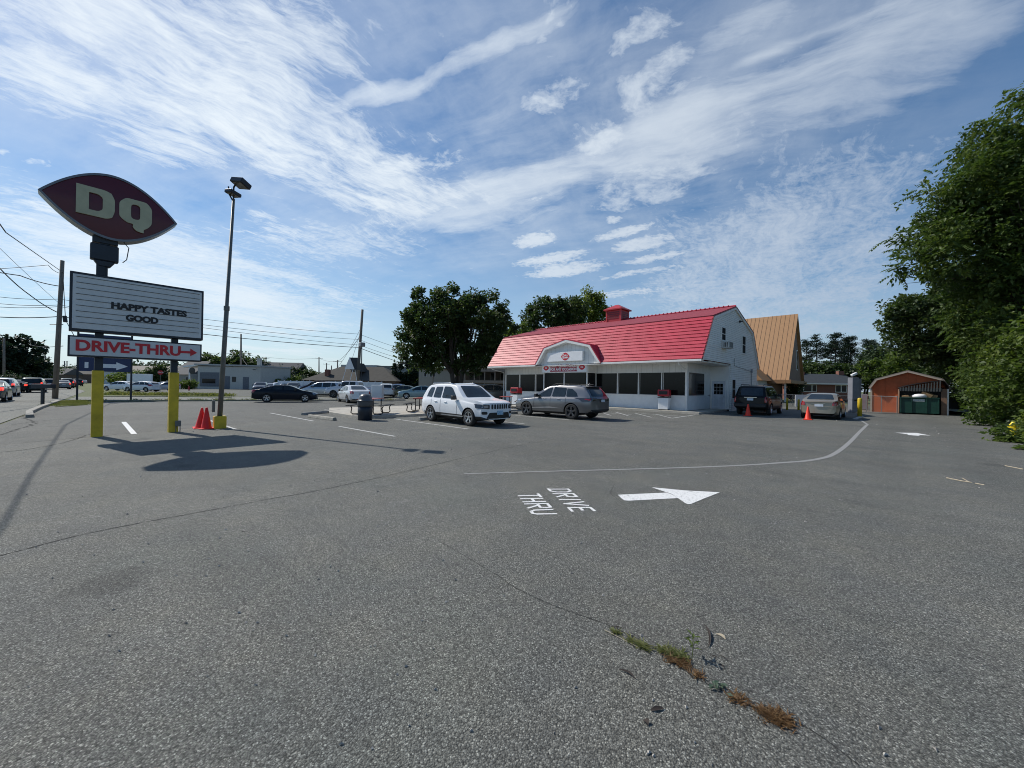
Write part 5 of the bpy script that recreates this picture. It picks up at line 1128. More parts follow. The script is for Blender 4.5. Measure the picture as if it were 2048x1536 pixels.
# drive-thru order post
op = empty('order_post', (-2.21, 39.04), R(44.7), 'tall grey order post with a white floodlight on top', 'order post')
M_og = mat('order_grey', (.20, .21, .24), .6, var=.15, vscale=2)
MB().box(-.32, .32, -.2, .2, .0, 1.0).box(-.34, .16, -.24, .2, 1.0, 2.62).box(.17, .46, -.1, .15, 1.0, 2.55).build('cabinet', M_og, op, bevel=.015)
MB().box(-.2, .1, -.245, -.239, .86, .95).build('speaker_grille', M_blk, op); MB().tube([(.1, 0, 2.6), (.1, 0, 2.72)], .05, 8).build('lamp_base', M_blk, op)
MB().box(-.2, .2, -.1, .1, 0, .16).build('floodlight_head', M_ws, op, bevel=.02, loc=(.0, 0, 2.8), rot=(0, R(-25), 0))
# yellow hydrant in the hedge
M_hy = mat('hydrant_yellow', (.80, .62, .03), .4)
hy = empty('fire_hydrant', (3.1, 23.19), 0, 'yellow fire hydrant half hidden in the hedge at the right edge', 'fire hydrant')
MB().lathe([(.13, 0), (.13, .04), (.10, .06), (.10, .5), (.13, .52), (.13, .56), (.10, .6), (.05, .7), (.03, .76)], n=16).build('barrel', M_hy, hy, smooth=True)
MB().tube([(-.18, 0, .42), (.18, 0, .42)], .05, 8).tube([(0, -.17, .38), (0, 0, .38)], .06, 8).build('outlet', M_hy, hy)
hr = copy_tree(hy, (-85.52, 8.24), 0, 'red fire hydrant in the weeds before the cream garage')
hy.scale = (.8, .8, .8)
for ch in hr.children: ch.data = ch.data.copy(); ch.data.materials[0] = M_redp
# mailbox
mbx = empty('mailbox', (-38.4, -3.45, 0), R(50), 'dark roadside mailbox on a post at the kerb end', 'mailbox')
MB().box(-.06, .06, -.06, .06, 0, 1.0).build('post', M_navy, mbx); MB().prism([(-.55, 1.0), (.62, 1.0), (.62, 1.28), (-.55, 1.28)], 'y', -.16, .16).build('box', M_navy, mbx, bevel=.03); MB().box(-.5, .58, -.12, .12, 1.281, 1.295).build('red_edge', M_redp, mbx)
# blue two-post sign behind
bs = empty('pole_sign', (-44.19, -0.8), R(93), 'navy two-post sign with a white arrow pointing right, behind the drive-thru board', 'sign')
for x in (-1.5, 1.42): MB().box(x-.06, x+.06, -.05, .05, 0, 5.4).build('post', M_navy, bs)
M_blue = mat('sign_navy', (.012, .03, .10), .4)
MB().box(-1.44, 1.36, -.08, .08, 2.25, 5.1).build('sign_panel', M_blue, bs)
MB().prism([(-.55, 2.55), (.55, 2.55), (.55, 2.38), (1.2, 2.7), (.55, 3.02), (.55, 2.85), (-.55, 2.85)], 'y', -.092, -.081).build('arrow', M_ws, bs)
MB().box(-1.15, -.95, -.092, -.081, 2.5, 2.95).build('letter_mark', M_ws, bs)
# stop sign seen from behind/side, small street things
def roadsign(xy, rz, h_, kind, label):
    r = empty('street_sign', (xy[0], xy[1], 0), rz, label, 'street sign'); MB().tube([(0, 0, 0), (0, 0, h_)], .03, 6).build('post', M_stl, r)
    if kind == 'stop':
        pts = [(.30*cos(R(22.5+45*i)), h_+.30*sin(R(22.5+45*i))-.2) for i in range(8)]; MB().prism(pts, 'y', -.05, -.04).build('sign_plate', M_letr, r); meshobj('lettering', textmesh('STOP', .26, .004, .002, M_ws), r, (0, -.055, h_-.2), (R(90), 0, 0))
    else: MB().box(-.3, .3, -.05, -.04, h_-.9, h_).build('sign_plate', M_ws, r)
    return r
roadsign((-70.14, 3.76), R(100), 2.9, 'stop', 'stop sign on a leaning post beyond the side street')
# tripod-like triangular white board on thin legs
tr = empty('triangle_board', (-43.09, 17.87), R(44), 'white triangular board raised on thin splayed white legs behind the pearl sedan', 'sign')
MB().prism([(-.55, 3.2), (.55, 3.2), (0, 4.55)], 'y', -.03, .03).build('board', M_ws, tr)
for a, b in ((-.4, -1.2), (.4, -.3)): MB().tube([(a, 0, 3.2), (b, -.3, 0)], .03, 6).build('leg', M_ws, tr)
MB().tube([(.4, .3, 3.6), (1.0, .5, 0)], .03, 6).build('leg', M_ws, tr)
MB().box(-.0, .8, .05, .9, 3.15, 4.5).build('backing', M_navy, tr)
cb_ = MB().box(-.5, .5, -.3, .3, 0, 1.5).build('utility_cabinet', M_wht, bevel=.02); cb_.location = (*(-35.14, 17.29), 0); cb_.rotation_euler = (0, 0, R(44)); tag(cb_, 'cream utility cabinet beyond the red picnic table top', 'cabinet')

# ---- utility poles and wires
M_wood = mat('pole_wood', (.20, .17, .14), .9, var=.3, vscale=3, stretch=(6, 6, .4), bump=.5, bscale=12); M_wire = mat('wire_black', (.02, .02, .022), .6)
def upole(base, top, r0, label, arms=(), grp=None, m=M_wood, extra=None):
    b = Vector((base[0], base[1], 0)); t = Vector(top); o = empty('utility_pole', b, 0, label, 'utility pole', grp)
    MB().tube([(0, 0, -.1), tuple(t-b)], [r0, r0*.68], 12).build('pole', m, o, smooth=True)
    for (z, w_, ang) in arms:
        c_ = (t-b)*(z/t.z); d = Vector((cos(ang), sin(ang), 0))*w_/2
        a_ = MB(); a_.tube([tuple(c_-d), tuple(c_+d)], .055, 4); ar_ = a_.build('crossarm', m, o)
        iz = MB()
        for k in (-.9, -.3, .3, .9): iz.lathe([(.05, 0), (.05, .12), (.02, .18)], (c_+d*k).x, (c_+d*k).y, 6, z0=c_.z+.05)
        iz.build('insulator', M_wire, ar_)
    return o
p1 = upole((-49.32, -3.78), (-48.96, -3.51, 11.4), .185, 'weathered wooden utility pole leaning right at the street corner, beside the mailbox')
MB().tube([tuple(Vector((-49.66, -4.16, 6.1))-Vector((*(-49.32, -3.78), 0))), tuple(Vector((-48.9, -3.4, 6.12))-Vector((*(-49.32, -3.78), 0)))], .03, 6).build('step_bar', M_stl, p1)
M_tr = mat('transformer', (.12, .12, .12), .6)
MB().tube([tuple(Vector((-48.51, -3.3, 6.79))-Vector((*(-49.32, -3.78), 0))), tuple(Vector((-48.45, -3.24, 6.3))-Vector((*(-49.32, -3.78), 0)))], .13, 8).build('splice_case', M_wire, p1)
p2 = upole((-50.41, 21.88), (-49.93, 22.27, 11.37), .22, 'dark wooden utility pole behind the pearl sedan, leaning right')
sl = empty('street_lamp', (-46.07, 20.55), 0, 'thin black lamp post with a box head just right of the dark utility pole', 'street lamp')
MB().tube([(0, 0, 0), (0, 0, 6.2)], .06, 8).build('post', M_navy, sl); MB().box(-.3, .3, -.3, .3, 6.1, 6.6).build('lamp_head', mat('lamp_box', (.25, .25, .26), .4), sl, bevel=.04)
far_poles = [(8, 676, 80, 0, 'thin'), (53, 684, 95, 0, ''), (69, 698, 120, 1, ''), (79, 700, 135, 1, ''), (91, 711, 150, 0, ''), (98, 713, 170, 1, ''), (129, 722, 190, 1, ''), (134, 722, 210, 1, ''), (415, 704, 130, 1, ''), (482, 668, 88, 0, ''), (532, 714, 150, 1, ''), (609, 731, 170, 1, ''), (638, 714, 140, 1, ''), (653, 726, 160, 1, ''), (675, 720, 120, 1, ''), (663, 731, 150, 0, '')]
desc = ['behind the dark conifers', 'tallest of the far left road', 'left of the pair above the road queue', 'right of the pair above the road queue', 'short one beyond the road queue', 'beyond the shorter one over the road', 'left of the twin far poles beside the leaning pole', 'right of the twin far poles beside the leaning pole', 'above the trees left of the light pole', 'rising behind the cream garage roof', 'beside the garage chimney', 'over the trees behind the white fence', 'tallest over the brown hip roof', 'second over the brown hip roof', 'left of the dark leaning pole', 'shortest over the brown hip roof']
PB = [(-130.81, -16.89), (-151.42, -16.18), (-189.51, -18.7), (-211.96, -19.81), (-233.86, -20.38), (-263.95, -22.02), (-289.61, -19.27), (-319.13, -20.35), (-164.04, 20.57), (-105.63, 19.28), (-173.19, 39.66), (-184.27, 56.83), (-148.03, 50.49), (-166.97, 59.88), (-122.81, 47.31), (-155.16, 57.5)]
PT = [(-130.88, -17.03, 9.93), (-151.41, -16.24, 10.6), (-189.59, -18.85, 10.83), (-211.92, -19.86, 11.67), (-233.94, -20.53, 10.69), (-264.03, -22.19, 11.49), (-289.68, -19.42, 10.56), (-319.21, -20.51, 11.52), (-164.12, 20.41, 11.47), (-105.72, 19.11, 12.49), (-173.27, 39.5, 11.4), (-184.34, 56.7, 9.23), (-148.1, 50.33, 11.03), (-167.04, 59.74, 9.95), (-122.87, 47.19, 8.84), (-155.22, 57.38, 8.49)]
for (px, yt, d, cr, _), dd, b_, t_ in zip(far_poles, desc, PB, PT):
    upole(b_, t_, .17+.0006*d, 'distant utility pole, '+dd, [(t_[2]-.5, 2.6, R(44))] if cr else (), 'distant utility poles')
wires = []
def wire(pts, sag, label, r_=.02, grp='overhead wires along the side street'):
    path = []
    for (a, b) in zip(pts[:-1], pts[1:]):
        a, b = Vector(a), Vector(b); n = 14
        for i in range(n+(1 if b == Vector(pts[-1]) else 0)):
            t = i/n; p = a.lerp(b, t); p.z -= 4*sag*t*(1-t); path.append(p)
    o = MB().tube(path, r_, 5).build('overhead_wire', M_wire, smooth=True); tag(o, label, 'wire', grp); return o
wire([(-52.63, -9.93, 8.67), (-49.15, -3.66, 8.22), (-50.23, 21.99, 8.14), (-55.59, 40.62, 5.83)], .35, 'highest wire through the leaning pole and the dark pole')
wire([(-52.63, -9.92, 8.09), (-49.14, -3.66, 7.73), (-50.23, 22, 7.42), (-55.58, 40.64, 4.69)], .35, 'second highest wire through the leaning pole and the dark pole')
wire([(-52.62, -9.91, 7.59), (-49.14, -3.65, 7.6), (-50.22, 22.02, 6.7), (-55.58, 40.65, 4.07)], .30, 'third wire down through the leaning pole and the dark pole')
wire([(-52.62, -9.9, 6.82), (-49.14, -3.64, 6.78), (-50.27, 21.97, 6.37), (-55.57, 40.66, 3.2)], .30, 'lowest and thickest wire through the leaning pole and the dark pole', .035)
wire([(-43.87, -9.7, 8.06), (-49.03, -4.27, 10.87), (-49.16, -3.69, 10.37)], .1, 'thin looped wire at the top of the leaning pole', .02, 'wires on the leaning pole')
wire([(-40.22, -8.9, 8.66), (-46.63, -5.4, 9.31), (-49.15, -3.68, 9.29)], .1, 'thick black cable curving down to the leaning pole', .035, 'wires on the leaning pole')
wire([(-35.85, -7.4, 9.96), (-44.4, -6.01, 9.25), (-47.67, -5.02, 8.08), (-49.14, -3.65, 7.07)], .1, 'steep diagonal cable crossing the other wires left of the leaning pole', .035, 'wires on the leaning pole')
wire([(-34.01, -5.58, 9.75), (-39.48, -5.36, 9.64), (-49.03, -3.54, 7.73)], .05, 'faint thin diagonal wire above the steep cable', .012, 'wires on the leaning pole')
wire([(-48.93, -3.46, 10.21), (-48.75, -3.26, 6.5), (-46.25, -2.17, 3.96)], .05, 'drop wire falling from the leaning pole behind the letter board', .025, 'wires on the leaning pole')
wire([(-151.41, -16.24, 10.35), (-50.41, -3.48, 4.43)], .4, 'long slack wire from the tallest far left pole', .03, 'far wires')
wire([(-164.12, 20.41, 11.3), (-105.69, 19.16, 8.62), (-173.27, 39.5, 11.4), (-148.1, 50.34, 10.67), (-122.87, 47.19, 8.53), (-50.04, 22.18, 8.02)], .6, 'far wire stepping across the distant poles above the garage', .035, 'far wires')
wire([(-50.05, 22.17, 8.67), (-60.16, 24.86, 4.09)], .2, 'service wire dropping left from the dark pole', .02, 'far wires'); wire([(-50.05, 22.17, 9), (-71.66, 27.54, 4.47)], .4, 'slack service wire dropping furthest left from the dark pole', .02, 'far wires')
wire([(-105.69, 19.18, 7.49), (-99.48, 19.71, 4.76), (-96.05, 20.29, 4.49)], .3, 'pale slack wire to the garage chimney', .05, 'far wires')
# overhead service cable whose shadow crosses the lot
def unshadow(p, z): return (p[0]+SUN.x/SUN.z*z, p[1]+SUN.y/SUN.z*z, z)
wire([unshadow((-4.87, -0.89), 6.6), unshadow((-6.7, -0.87), 6.9), unshadow((-10.22, -1.03), 7.4), unshadow((-20.65, -1.34), 8.2), (-48.93, -3.46, 10.41)], .0, 'cable running from behind the camera to the leaning pole', .022, 'wires on the leaning pole')

# ---------------------------------------------------------------- neighbouring buildings, sheds and fences
def local(name, xy, rz, label, cat, grp=None): return empty(name, (xy[0], xy[1], 0), rz, label, cat, grp)
M_tan = mat('tan_metal_roof', (.40, .225, .105), .45, var=.08, vscale=2, stretch=(3, 3, .3)); M_tanw = mat('brown_panel', (.22, .13, .085), .7, var=.15)
M_tand = mat('tan_fascia', (.33, .18, .085), .6); M_grass_d = M_grass
# A-frame chapel behind
ch = local('chapel', (0, 0), 0, 'steep tan metal A-frame building rising behind the restaurant end', 'chapel')
XE, XW, Y0, Y1, YM, ZB0, ZT = -10.16, -24, 63.1, 75.5, 69.3, 3.0, 12.75
mb = MB(); mb.prism([(Y0, ZB0), (Y0+.15, ZB0-.12), (YM+.0, ZT-.2), (YM, ZT)], 'x', XW, XE); mb.prism([(Y1, ZB0), (Y1-.15, ZB0-.12), (YM+.001, ZT-.2), (YM+.001, ZT)], 'x', XW, XE); mb.build('roof', M_tan, ch)
mb = MB(); x = XW+.2
while x < XE:
    d = Vector((0, YM-Y0, ZT-ZB0)); n_ = Vector((0, -d.z, d.y)).normalized()*.028
    mb.add([(x, Y0, ZB0), (x+.06, Y0, ZB0), (x+.06, YM, ZT), (x, YM, ZT), (x, Y0+n_.y, ZB0+n_.z), (x+.06, Y0+n_.y, ZB0+n_.z), (x+.06, YM+n_.y, ZT+n_.z), (x, YM+n_.y, ZT+n_.z)], [(0, 3, 2, 1), (4, 5, 6, 7), (0, 1, 5, 4), (1, 2, 6, 5), (2, 3, 7, 6), (3, 0, 4, 7)])
    x += .55
mb.build('roof_ribs', M_tand, ch)
MB().prism([(Y0+.5, ZB0), (Y1-.5, ZB0), (YM, ZT-.6)], 'x', XE-.5, XE-.35).build('end_wall', M_tanw, ch)
w_ = box('window', M_wht, ch, XE-.349, XE-.30, 70.6, 71.6, 4.6, 7.6); box('pane', M_glass, w_, XE-.299, XE-.28, 70.75, 71.45, 4.75, 7.45)
box('fascia', M_tand, ch, XE-.34, XE+.3, Y0-.3, Y1+.3, ZB0-.5, ZB0-.002, bevel=.03); box('fascia', M_tand, ch, XW, XE-.341, Y0-.3, Y0-.1, ZB0-.5, ZB0-.002)
box('wall', mat('pale_wall', (.55, .56, .56), .7), ch, XW, XE-5, Y0+1.0, Y1-1, 0, ZB0-.15); box('wall', M_tanw, ch, XE-5, XE-2.5, Y0+1.6, Y1-2, 0, ZB0-.15)
box('post', M_wht, ch, XE-.6, XE-.4, Y0+.4, Y0+.6, 0, 2.5)
hp = MB(); hp.prism([(-20, ZB0-.2), (-12.0, ZB0-.2), (-14.5, 5.6), (-15.4, 5.6)], 'y', 57.6, 63.05); hp.build('side_roof', M_tan, ch)
box('side_wall', mat('pale_wall', 0), ch, -19.8, -12.6, 57.9, 63, 0, ZB0-.21)
# brick ranch house
hs_ = local('brick_house', (-8.58, 88.59), R(41), 'low brick ranch house with dark roof and white windows between chapel and orange shed', 'house')
M_brick = mat('red_brick', (.20, .085, .06), .85, var=.35, vscale=9, stretch=(1, 1, 3), bump=.3); M_dsh = mat('dark_shingle', (.035, .042, .048), .9, var=.25, vscale=3)
MB().box(-6.5, 5.2, 0, 8, 0, 2.95).build('wall', M_brick, hs_); MB().prism([(-.5, 2.85), (8.5, 2.85), (4, 4.75)], 'x', -7, 5.6).build('roof', M_dsh, hs_)
MB().box(-7, 5.6, -.62, -.501, 2.72, 2.92).build('gutter', M_wht, hs_)
MB().prism([(.02, 2.95), (7.98, 2.95), (4, 4.62)], 'x', 5.2, 5.5).build('gable', M_brick, hs_)
def hwin(x0, x1, z0, z1, par, mull=()):
    f = MB().box(x0, x1, -.06, -.001, z0, z1).build('window', M_wht, par); xs_ = [x0]+list(mull)+[x1]
    for a, b in zip(xs_[:-1], xs_[1:]): MB().box(a+.08, b-.08, -.075, -.061, z0+.1, z1-.08).build('pane', M_glass, f)
hwin(-4.9, -1.9, 1.35, 2.65, hs_, (-4.1, -2.7)); hwin(1.3, 3.2, 1.35, 2.65, hs_, (2.25,))
for x, w__, zt in ((-2.4, .9, 5.1), (4.5, 1.0, 5.3)): MB().box(x, x+w__, 3.6, 4.3, 4.0, zt).build('chimney', M_brick, hs_)
# orange barn shed
sh = local('shed', (-1.4, 42.1), R(1), 'orange-red wooden barn shed with a low gambrel end facing the lot', 'shed')
M_org = boards('orange_boards', (.56, .125, .035), .42, 'X', dark=.35, gw=.05, nv=.22)
gp_ = [(0, 0), (4.1, 0), (4.1, 1.9), (3.75, 2.5), (2.05, 3.1), (.35, 2.5), (0, 1.9)]
MB().prism(gp_, 'y', 0, .1).build('end_wall', M_org, sh); MB().prism([(.05, 0), (4.05, 0), (4.05, 1.88), (.05, 1.88)], 'y', .11, 5).build('shed_body', M_org, sh)
mb = MB(); rp = [(-.1, 1.85), (.30, 2.55), (2.05, 3.18), (3.8, 2.55), (4.2, 1.85)]
for a, b in zip(rp[:-1], rp[1:]):
    d = (Vector(b)-Vector(a)).normalized(); q_ = Vector((-d.y, d.x))*.07; mb.prism([a, b, (b[0]+q_.x, b[1]+q_.y), (a[0]+q_.x, a[1]+q_.y)], 'y', -.28, 5.2)
mb.build('roof', mat('shed_roof', (.25, .22, .2), .8), sh)
mb = MB()
for a, b in zip(rp[:-1], rp[1:]):
    d = (Vector(b)-Vector(a)).normalized(); q_ = Vector((d.y, -d.x))*.09; mb.prism([a, b, (b[0]+q_.x, b[1]+q_.y), (a[0]+q_.x, a[1]+q_.y)], 'y', -.3, -.281)
mb.box(-.02, .09, -.03, -.001, 0, 1.85); mb.build('trim', mat('tan_trim', (.50, .42, .34), .6), sh)
# dumpster and its ribbed shelter
dx, dy = 1.22, 40.35; an = R(2)
st_ = local('dumpster_shelter', (dx, dy), an, 'small open shelter with a ribbed dark curved roof over the green dumpster', 'shelter')
st_.location.x += .05; st_.location.y += .25
M_rib = mat('ribbed_metal', (.06, .06, .06), .45, .5, var=.3, vscale=2)
mb = MB(); nseg = 8; cp = [(-1.08, 1.88), (-.75, 2.02), (-.15, 2.2), (.5, 2.34), (1.05, 2.42), (1.18, 2.36), (1.36, 2.05), (1.40, 1.8)]
for a, b in zip(cp[:-1], cp[1:]):
    d = (Vector(b)-Vector(a)).normalized(); q_ = Vector((-d.y, d.x))*.04; mb.prism([a, b, (b[0]+q_.x, b[1]+q_.y), (a[0]+q_.x, a[1]+q_.y)], 'y', -.1, 1.6)
mb.build('roof', M_rib, st_)
mb = MB(); k = 0
for i in range(15):
    x = -1.05+.14*i; zt = 1.88+(x+1.08)*.25; mb.prism([(x, 1.66), (x+.07, 1.66), (x+.085, zt+.02), (x+.025, zt+.02)], 'y', -.16, -.101)
mb.build('roof_flute', mat('flute_light', (.13, .13, .125), .5, .4), st_)
MB().box(-1.07, 1.05, -.099, -.02, 1.66, 1.90).build('valance', M_rib, st_)
box('side_wall', M_wht, st_, 1.30, 1.38, .0, 1.55, 0, 1.85); box('back_wall', M_blk, st_, -1.05, 1.29, 1.5, 1.56, 0, 1.9); box('side_wall', M_tanw, st_, 1.02, 1.29, -.04, .04, 0, 1.85); box('side_wall', M_tanw, st_, -1.08, -1.04, 0, 1.49, 0, 1.8)
dm = local('dumpster', (dx, dy), an, 'dark green dumpster filled with cardboard boxes under the ribbed shelter', 'dumpster')
M_dg = mat('dumpster_green', (.008, .055, .038), .5, var=.25, vscale=3)
MB().prism([(-.97, .08), (.97, .08), (.97, 1.16), (-.97, 1.16)], 'y', .0, 1.35).build('container', M_dg, dm, bevel=.02)
mb = MB()
for x in (-.97, -.42, .33, .91): mb.box(x, x+.06, -.05, -.001, .1, 1.16)
mb.build('rib', M_dg, dm); MB().box(-1.0, 1.0, -.07, .02, 1.161, 1.22).build('rim', M_dg, dm, bevel=.01)
MB().box(-.32, .27, -.012, -.001, .93, 1.1).build('label_plate', mat('dump_label', (.35, .42, .42), .5, col2=(.6, .65, .65), vscale=12), dm)
MB().box(-.93, .93, .04, 1.3, 1.161, 1.18).build('load', M_blk, dm)
M_card = mat('cardboard', (.42, .27, .14), .8, var=.15)
for i, (x, y, z, s_, rx, ry, lb_) in enumerate(((.38, .35, 1.42, .28, .3, .5, 'large tilted cardboard box on top of the dumpster load'), (-.68, .3, 1.24, .18, .1, -.2, 'flattened cardboard box at the left of the dumpster'), (.72, .5, 1.3, .2, -.2, .3, 'cardboard box at the right of the dumpster'), (-.35, .35, 1.22, .16, .2, .2, 'small brown box between bag and left carton'))):
    b_ = MB().box(-s_, s_, -s_*.7, s_*.7, -s_*.6, s_*.6).build('cardboard_box', M_card, bevel=.01)
    b_.location = (dx+x*cos(an)-y*sin(an), dy+x*sin(an)+y*cos(an), z); b_.rotation_euler = (rx, ry, an); tag(b_, lb_, 'box', 'cardboard boxes in the dumpster')
bg_ = MB().lathe([(.05, 0), (.35, .05), (.42, .18), (.3, .3), (.08, .36)], n=14).build('trash_bag', M_ws, smooth=True); bg_.location = (dx+.02, dy+.3, 1.14); tag(bg_, 'white trash bag lying in the dumpster', 'bag')
# debris right of the shelter
db_ = MB().box(-1.0, 1.0, -.4, .4, 0, .10).build('board_pile', mat('pale_board', (.45, .47, .50), .6), bevel=.01); db_.location = (*(3.08, 43.15), .3); db_.rotation_euler = (R(12), R(6), R(20)); tag(db_, 'pale boards lying beside the shelter near the hedge', 'boards')
tp = MB().prism([(-.9, 0), (.9, 0), (.6, .7), (.1, 1.15), (-.6, 1.2)], 'y', -.5, .5).build('covered_pile', mat('black_tarp', (.012, .014, .02), .5, bump=.8, bscale=3), bevel=.08, seg=2); tp.location = (*(2.76, 43.54), 0); tp.rotation_euler = (0, 0, R(40)); tag(tp, 'black tarpaulin-covered heap right of the dumpster shelter', 'tarp')
# chain link fence
def chainlink(a, b, h_, label, posts=4, step=.12):
    a, b = Vector((a[0], a[1], 0)), Vector((b[0], b[1], 0)); L_ = (b-a).length; o = empty('chain_link_fence', a, math.atan2(b.y-a.y, b.x-a.x), label, 'fence')
    mb = MB(); n = int(L_/step)
    for i in range(-int(h_/step), n):
        x0 = i*step; 
        for s_ in (1, -1):
            xa, xb = (x0, x0+h_) if s_ > 0 else (x0+h_, x0)
            za, zb = .05, h_
            def clip(xa, za, xb, zb):
                t0, t1 = 0, 1
                if xa < 0: t0 = max(t0, -xa/(xb-xa))
                if xa > L_: t0 = max(t0, (L_-xa)/(xb-xa))
                if xb > L_: t1 = min(t1, (L_-xa)/(xb-xa))
                if xb < 0: t1 = min(t1, -xa/(xb-xa))
                return t0, t1
            t0, t1 = clip(xa, za, xb, zb)
            if t1 > t0: mb.tube([(xa+(xb-xa)*t0, .004*s_, za+(zb-za)*t0), (xa+(xb-xa)*t1, .004*s_, za+(zb-za)*t1)], .0035, 3, False)
    mb.build('wire_mesh', mat('galvanised', (.28, .29, .28), .5, .6), o)
    for i in range(posts+1): MB().tube([(L_*i/posts, 0, 0), (L_*i/posts, 0, h_+.05)], .03, 8).build('post', mat('galvanised', 0), o)
    MB().tube([(0, 0, h_), (L_, 0, h_)], .02, 6).build('top_rail', mat('galvanised', 0), o); return o
chainlink((-1.6, 41.2), (.1, 40.5), 1.25, 'chain-link fence running in front of the orange shed', 2)
chainlink((-8.67, 49.12), (-2.28, 51.22), 1.15, 'chain-link fence behind the two queued cars', 6, .16)
box_ = MB().box(-.9, .9, -.03, .03, .2, 1.2).build('notice_board', M_ws); box_.location = (*(-5.48, 41.72), 0); box_.rotation_euler = (0, 0, R(40)); tag(box_, 'plain white board standing behind the beige sedan', 'board')
gbx = MB().box(-.2, .2, -.15, .15, 0, 1.35).build('meter_box', M_og, bevel=.02); gbx.location = (*(-1.94, 46.63), 0); tag(gbx, 'small grey meter box just right of the thick yellow bollard', 'meter box')

# ---- far left: garage, fence, houses
gr = local('garage_building', (-102.83, 16.43), R(36.5), 'low cream flat-roofed garage building with dark shopfront behind the light pole', 'garage')
M_crm = mat('cream_render', (.48, .47, .43), .8, var=.08); M_gf = mat('grey_front', (.10, .115, .14), .5, var=.2)
MB().box(-7.6, 7.8, 0, 9, 0, 4.9).build('wall', M_crm, gr)
MB().prism([(-8.2, 5.15), (8.0, 4.9), (8.0, 5.2), (-8.2, 5.5)], 'y', -.35, 9.2).build('roof', mat('pale_fascia', (.40, .40, .38), .7), gr)
MB().box(-7.0, -2.2, -.06, -.001, 2.6, 3.6).build('sign_band', M_gf, gr); f_ = MB().box(-7.0, -2.2, -.05, -.001, .5, 2.59).build('shop_window', M_gf, gr); MB().box(-6.4, -3.1, -.065, -.051, 1.2, 2.2).build('pane', M_glass, f_)
MB().box(-.9, .4, -.05, -.001, 0, 2.8).build('door', M_gf, gr); f_ = MB().box(.95, 1.9, -.05, -.001, 1.6, 2.7).build('window', M_blk, gr); MB().box(3.6, 5.0, -.05, -.001, 0, 2.7).build('door', M_gf, gr)
MB().box(6.0, 6.7, 1, 1.6, 5.1, 6.8).build('chimney', M_crm, gr)
MB().prism([(-11.4, 4.6), (-7.61, 5.0), (-7.61, 5.4), (-11.4, 4.95)], 'y', 0, 5).build('canopy', M_wht, gr)
MB().box(-10.0, -9.6, .1, .5, 0, 4.6).build('canopy_post', M_wht, gr); MB().lathe([(.1, -.05), (.75, -.03), (.75, .03), (.1, .05)], -9.0, 3.9, 20, 'y').build('round_sign', M_blk, gr)
MB().box(-9.2, -7.7, -.05, 2, 0, 3.2).build('bay_door', mat('bay_grey', (.17, .17, .16), .6), gr)
wf = local('white_fence', (-74.74, 18.9), R(36), 'long white panel fence behind the row of parked cars', 'fence')
mb = MB()
for i in range(16): mb.box(-.0+1.9*i*.62, 1.85*.62+1.9*i*.62-.03, 0, .05, .1, 1.9)
mb.build('fence_panel', M_ws, wf)
mb = MB()
for i in range(17): mb.box(1.178*i-.07, 1.178*i+.03, -.04, .09, 0, 2.0)
mb.build('post', M_ws, wf)
def hip(name, xy, rz, L_, Dp, zw, zr, label, wall, roof, ridge=.35, cat='house', ov=.6):
    o = local(name, xy, rz, label, cat); MB().box(-L_/2, L_/2, 0, Dp, 0, zw).build('wall', wall, o); e = ov
    rl = L_*ridge/2
    MB().add([(-L_/2-e, -e, zw), (L_/2+e, -e, zw), (L_/2+e, Dp+e, zw), (-L_/2-e, Dp+e, zw), (-rl, Dp/2, zr), (rl, Dp/2, zr)], [(0, 3, 2, 1), (0, 1, 5, 4), (1, 2, 5), (2, 3, 4, 5), (3, 0, 4)]).build('roof', roof, o); return o
M_bsh = mat('brown_shingle', (.048, .045, .038), .9, var=.2, vscale=1.5); M_bw = mat('brown_brick', (.15, .11, .085), .85, var=.25, vscale=4)
hb = hip('low_building', (-77.03, 32.11), R(40), 18.5, 10, 2.2, 5.2, 'wide low building with a brown hip roof behind the pickup truck', M_bw, M_bsh, .5)
MB().box(-5.9, -5.1, 1.0, 1.8, 2.5, 4.4).build('chimney', M_brick, hb)
MB().prism([(-.2, 4.0), (1.9, 4.0), (.9, 5.8)], 'y', .5, 4).build('dormer', M_bsh, hb); hwin(3.5, 5, .9, 1.8, hb); hwin(6, 7, .9, 1.8, hb)
fb = local('commercial_building', (-108.72, 54.21), R(42), 'large flat pale commercial building far behind the cypress row', 'building')
MB().box(-12, -1, 0, 15, 0, 7.2).build('wall', mat('pale_block', (.45, .45, .42), .8), fb); MB().box(-1, 4.5, -.3, 15, 0, 7.0).build('tower_bay', mat('taupe_block', (.20, .185, .16), .8), fb); MB().box(4.5, 14, 0, 15, 0, 6.5).build('wing', mat('grey_block', (.25, .26, .25), .8), fb)
ah = local('apartment_house', (-53.93, 36.69), R(38), 'two-storey beige house with small windows behind the big tree', 'house')
M_bei = mat('beige_siding', (.40, .36, .29), .8, var=.06); MB().box(-3.0, 6, 0, 8, 0, 4.2).build('wall', M_bei, ah); MB().box(-3.3, 6.2, -.3, 8.3, 4.2, 4.4).build('roof', M_dsh, ah)
for x in (-2.1, -1.1, -.6, 3.1, 4.6):
    for z in (.7, 2.9):
        f_ = MB().box(x, x+.42, -.04, -.001, z, z+.75).build('window', M_wht, ah); MB().box(x+.05, x+.37, -.05, -.041, z+.05, z+.7).build('pane', M_glass, f_)
bh = local('balcony_house', (-43.01, 37.64), R(36), 'brown house with white-railed balconies between the big tree and the red roof', 'house')
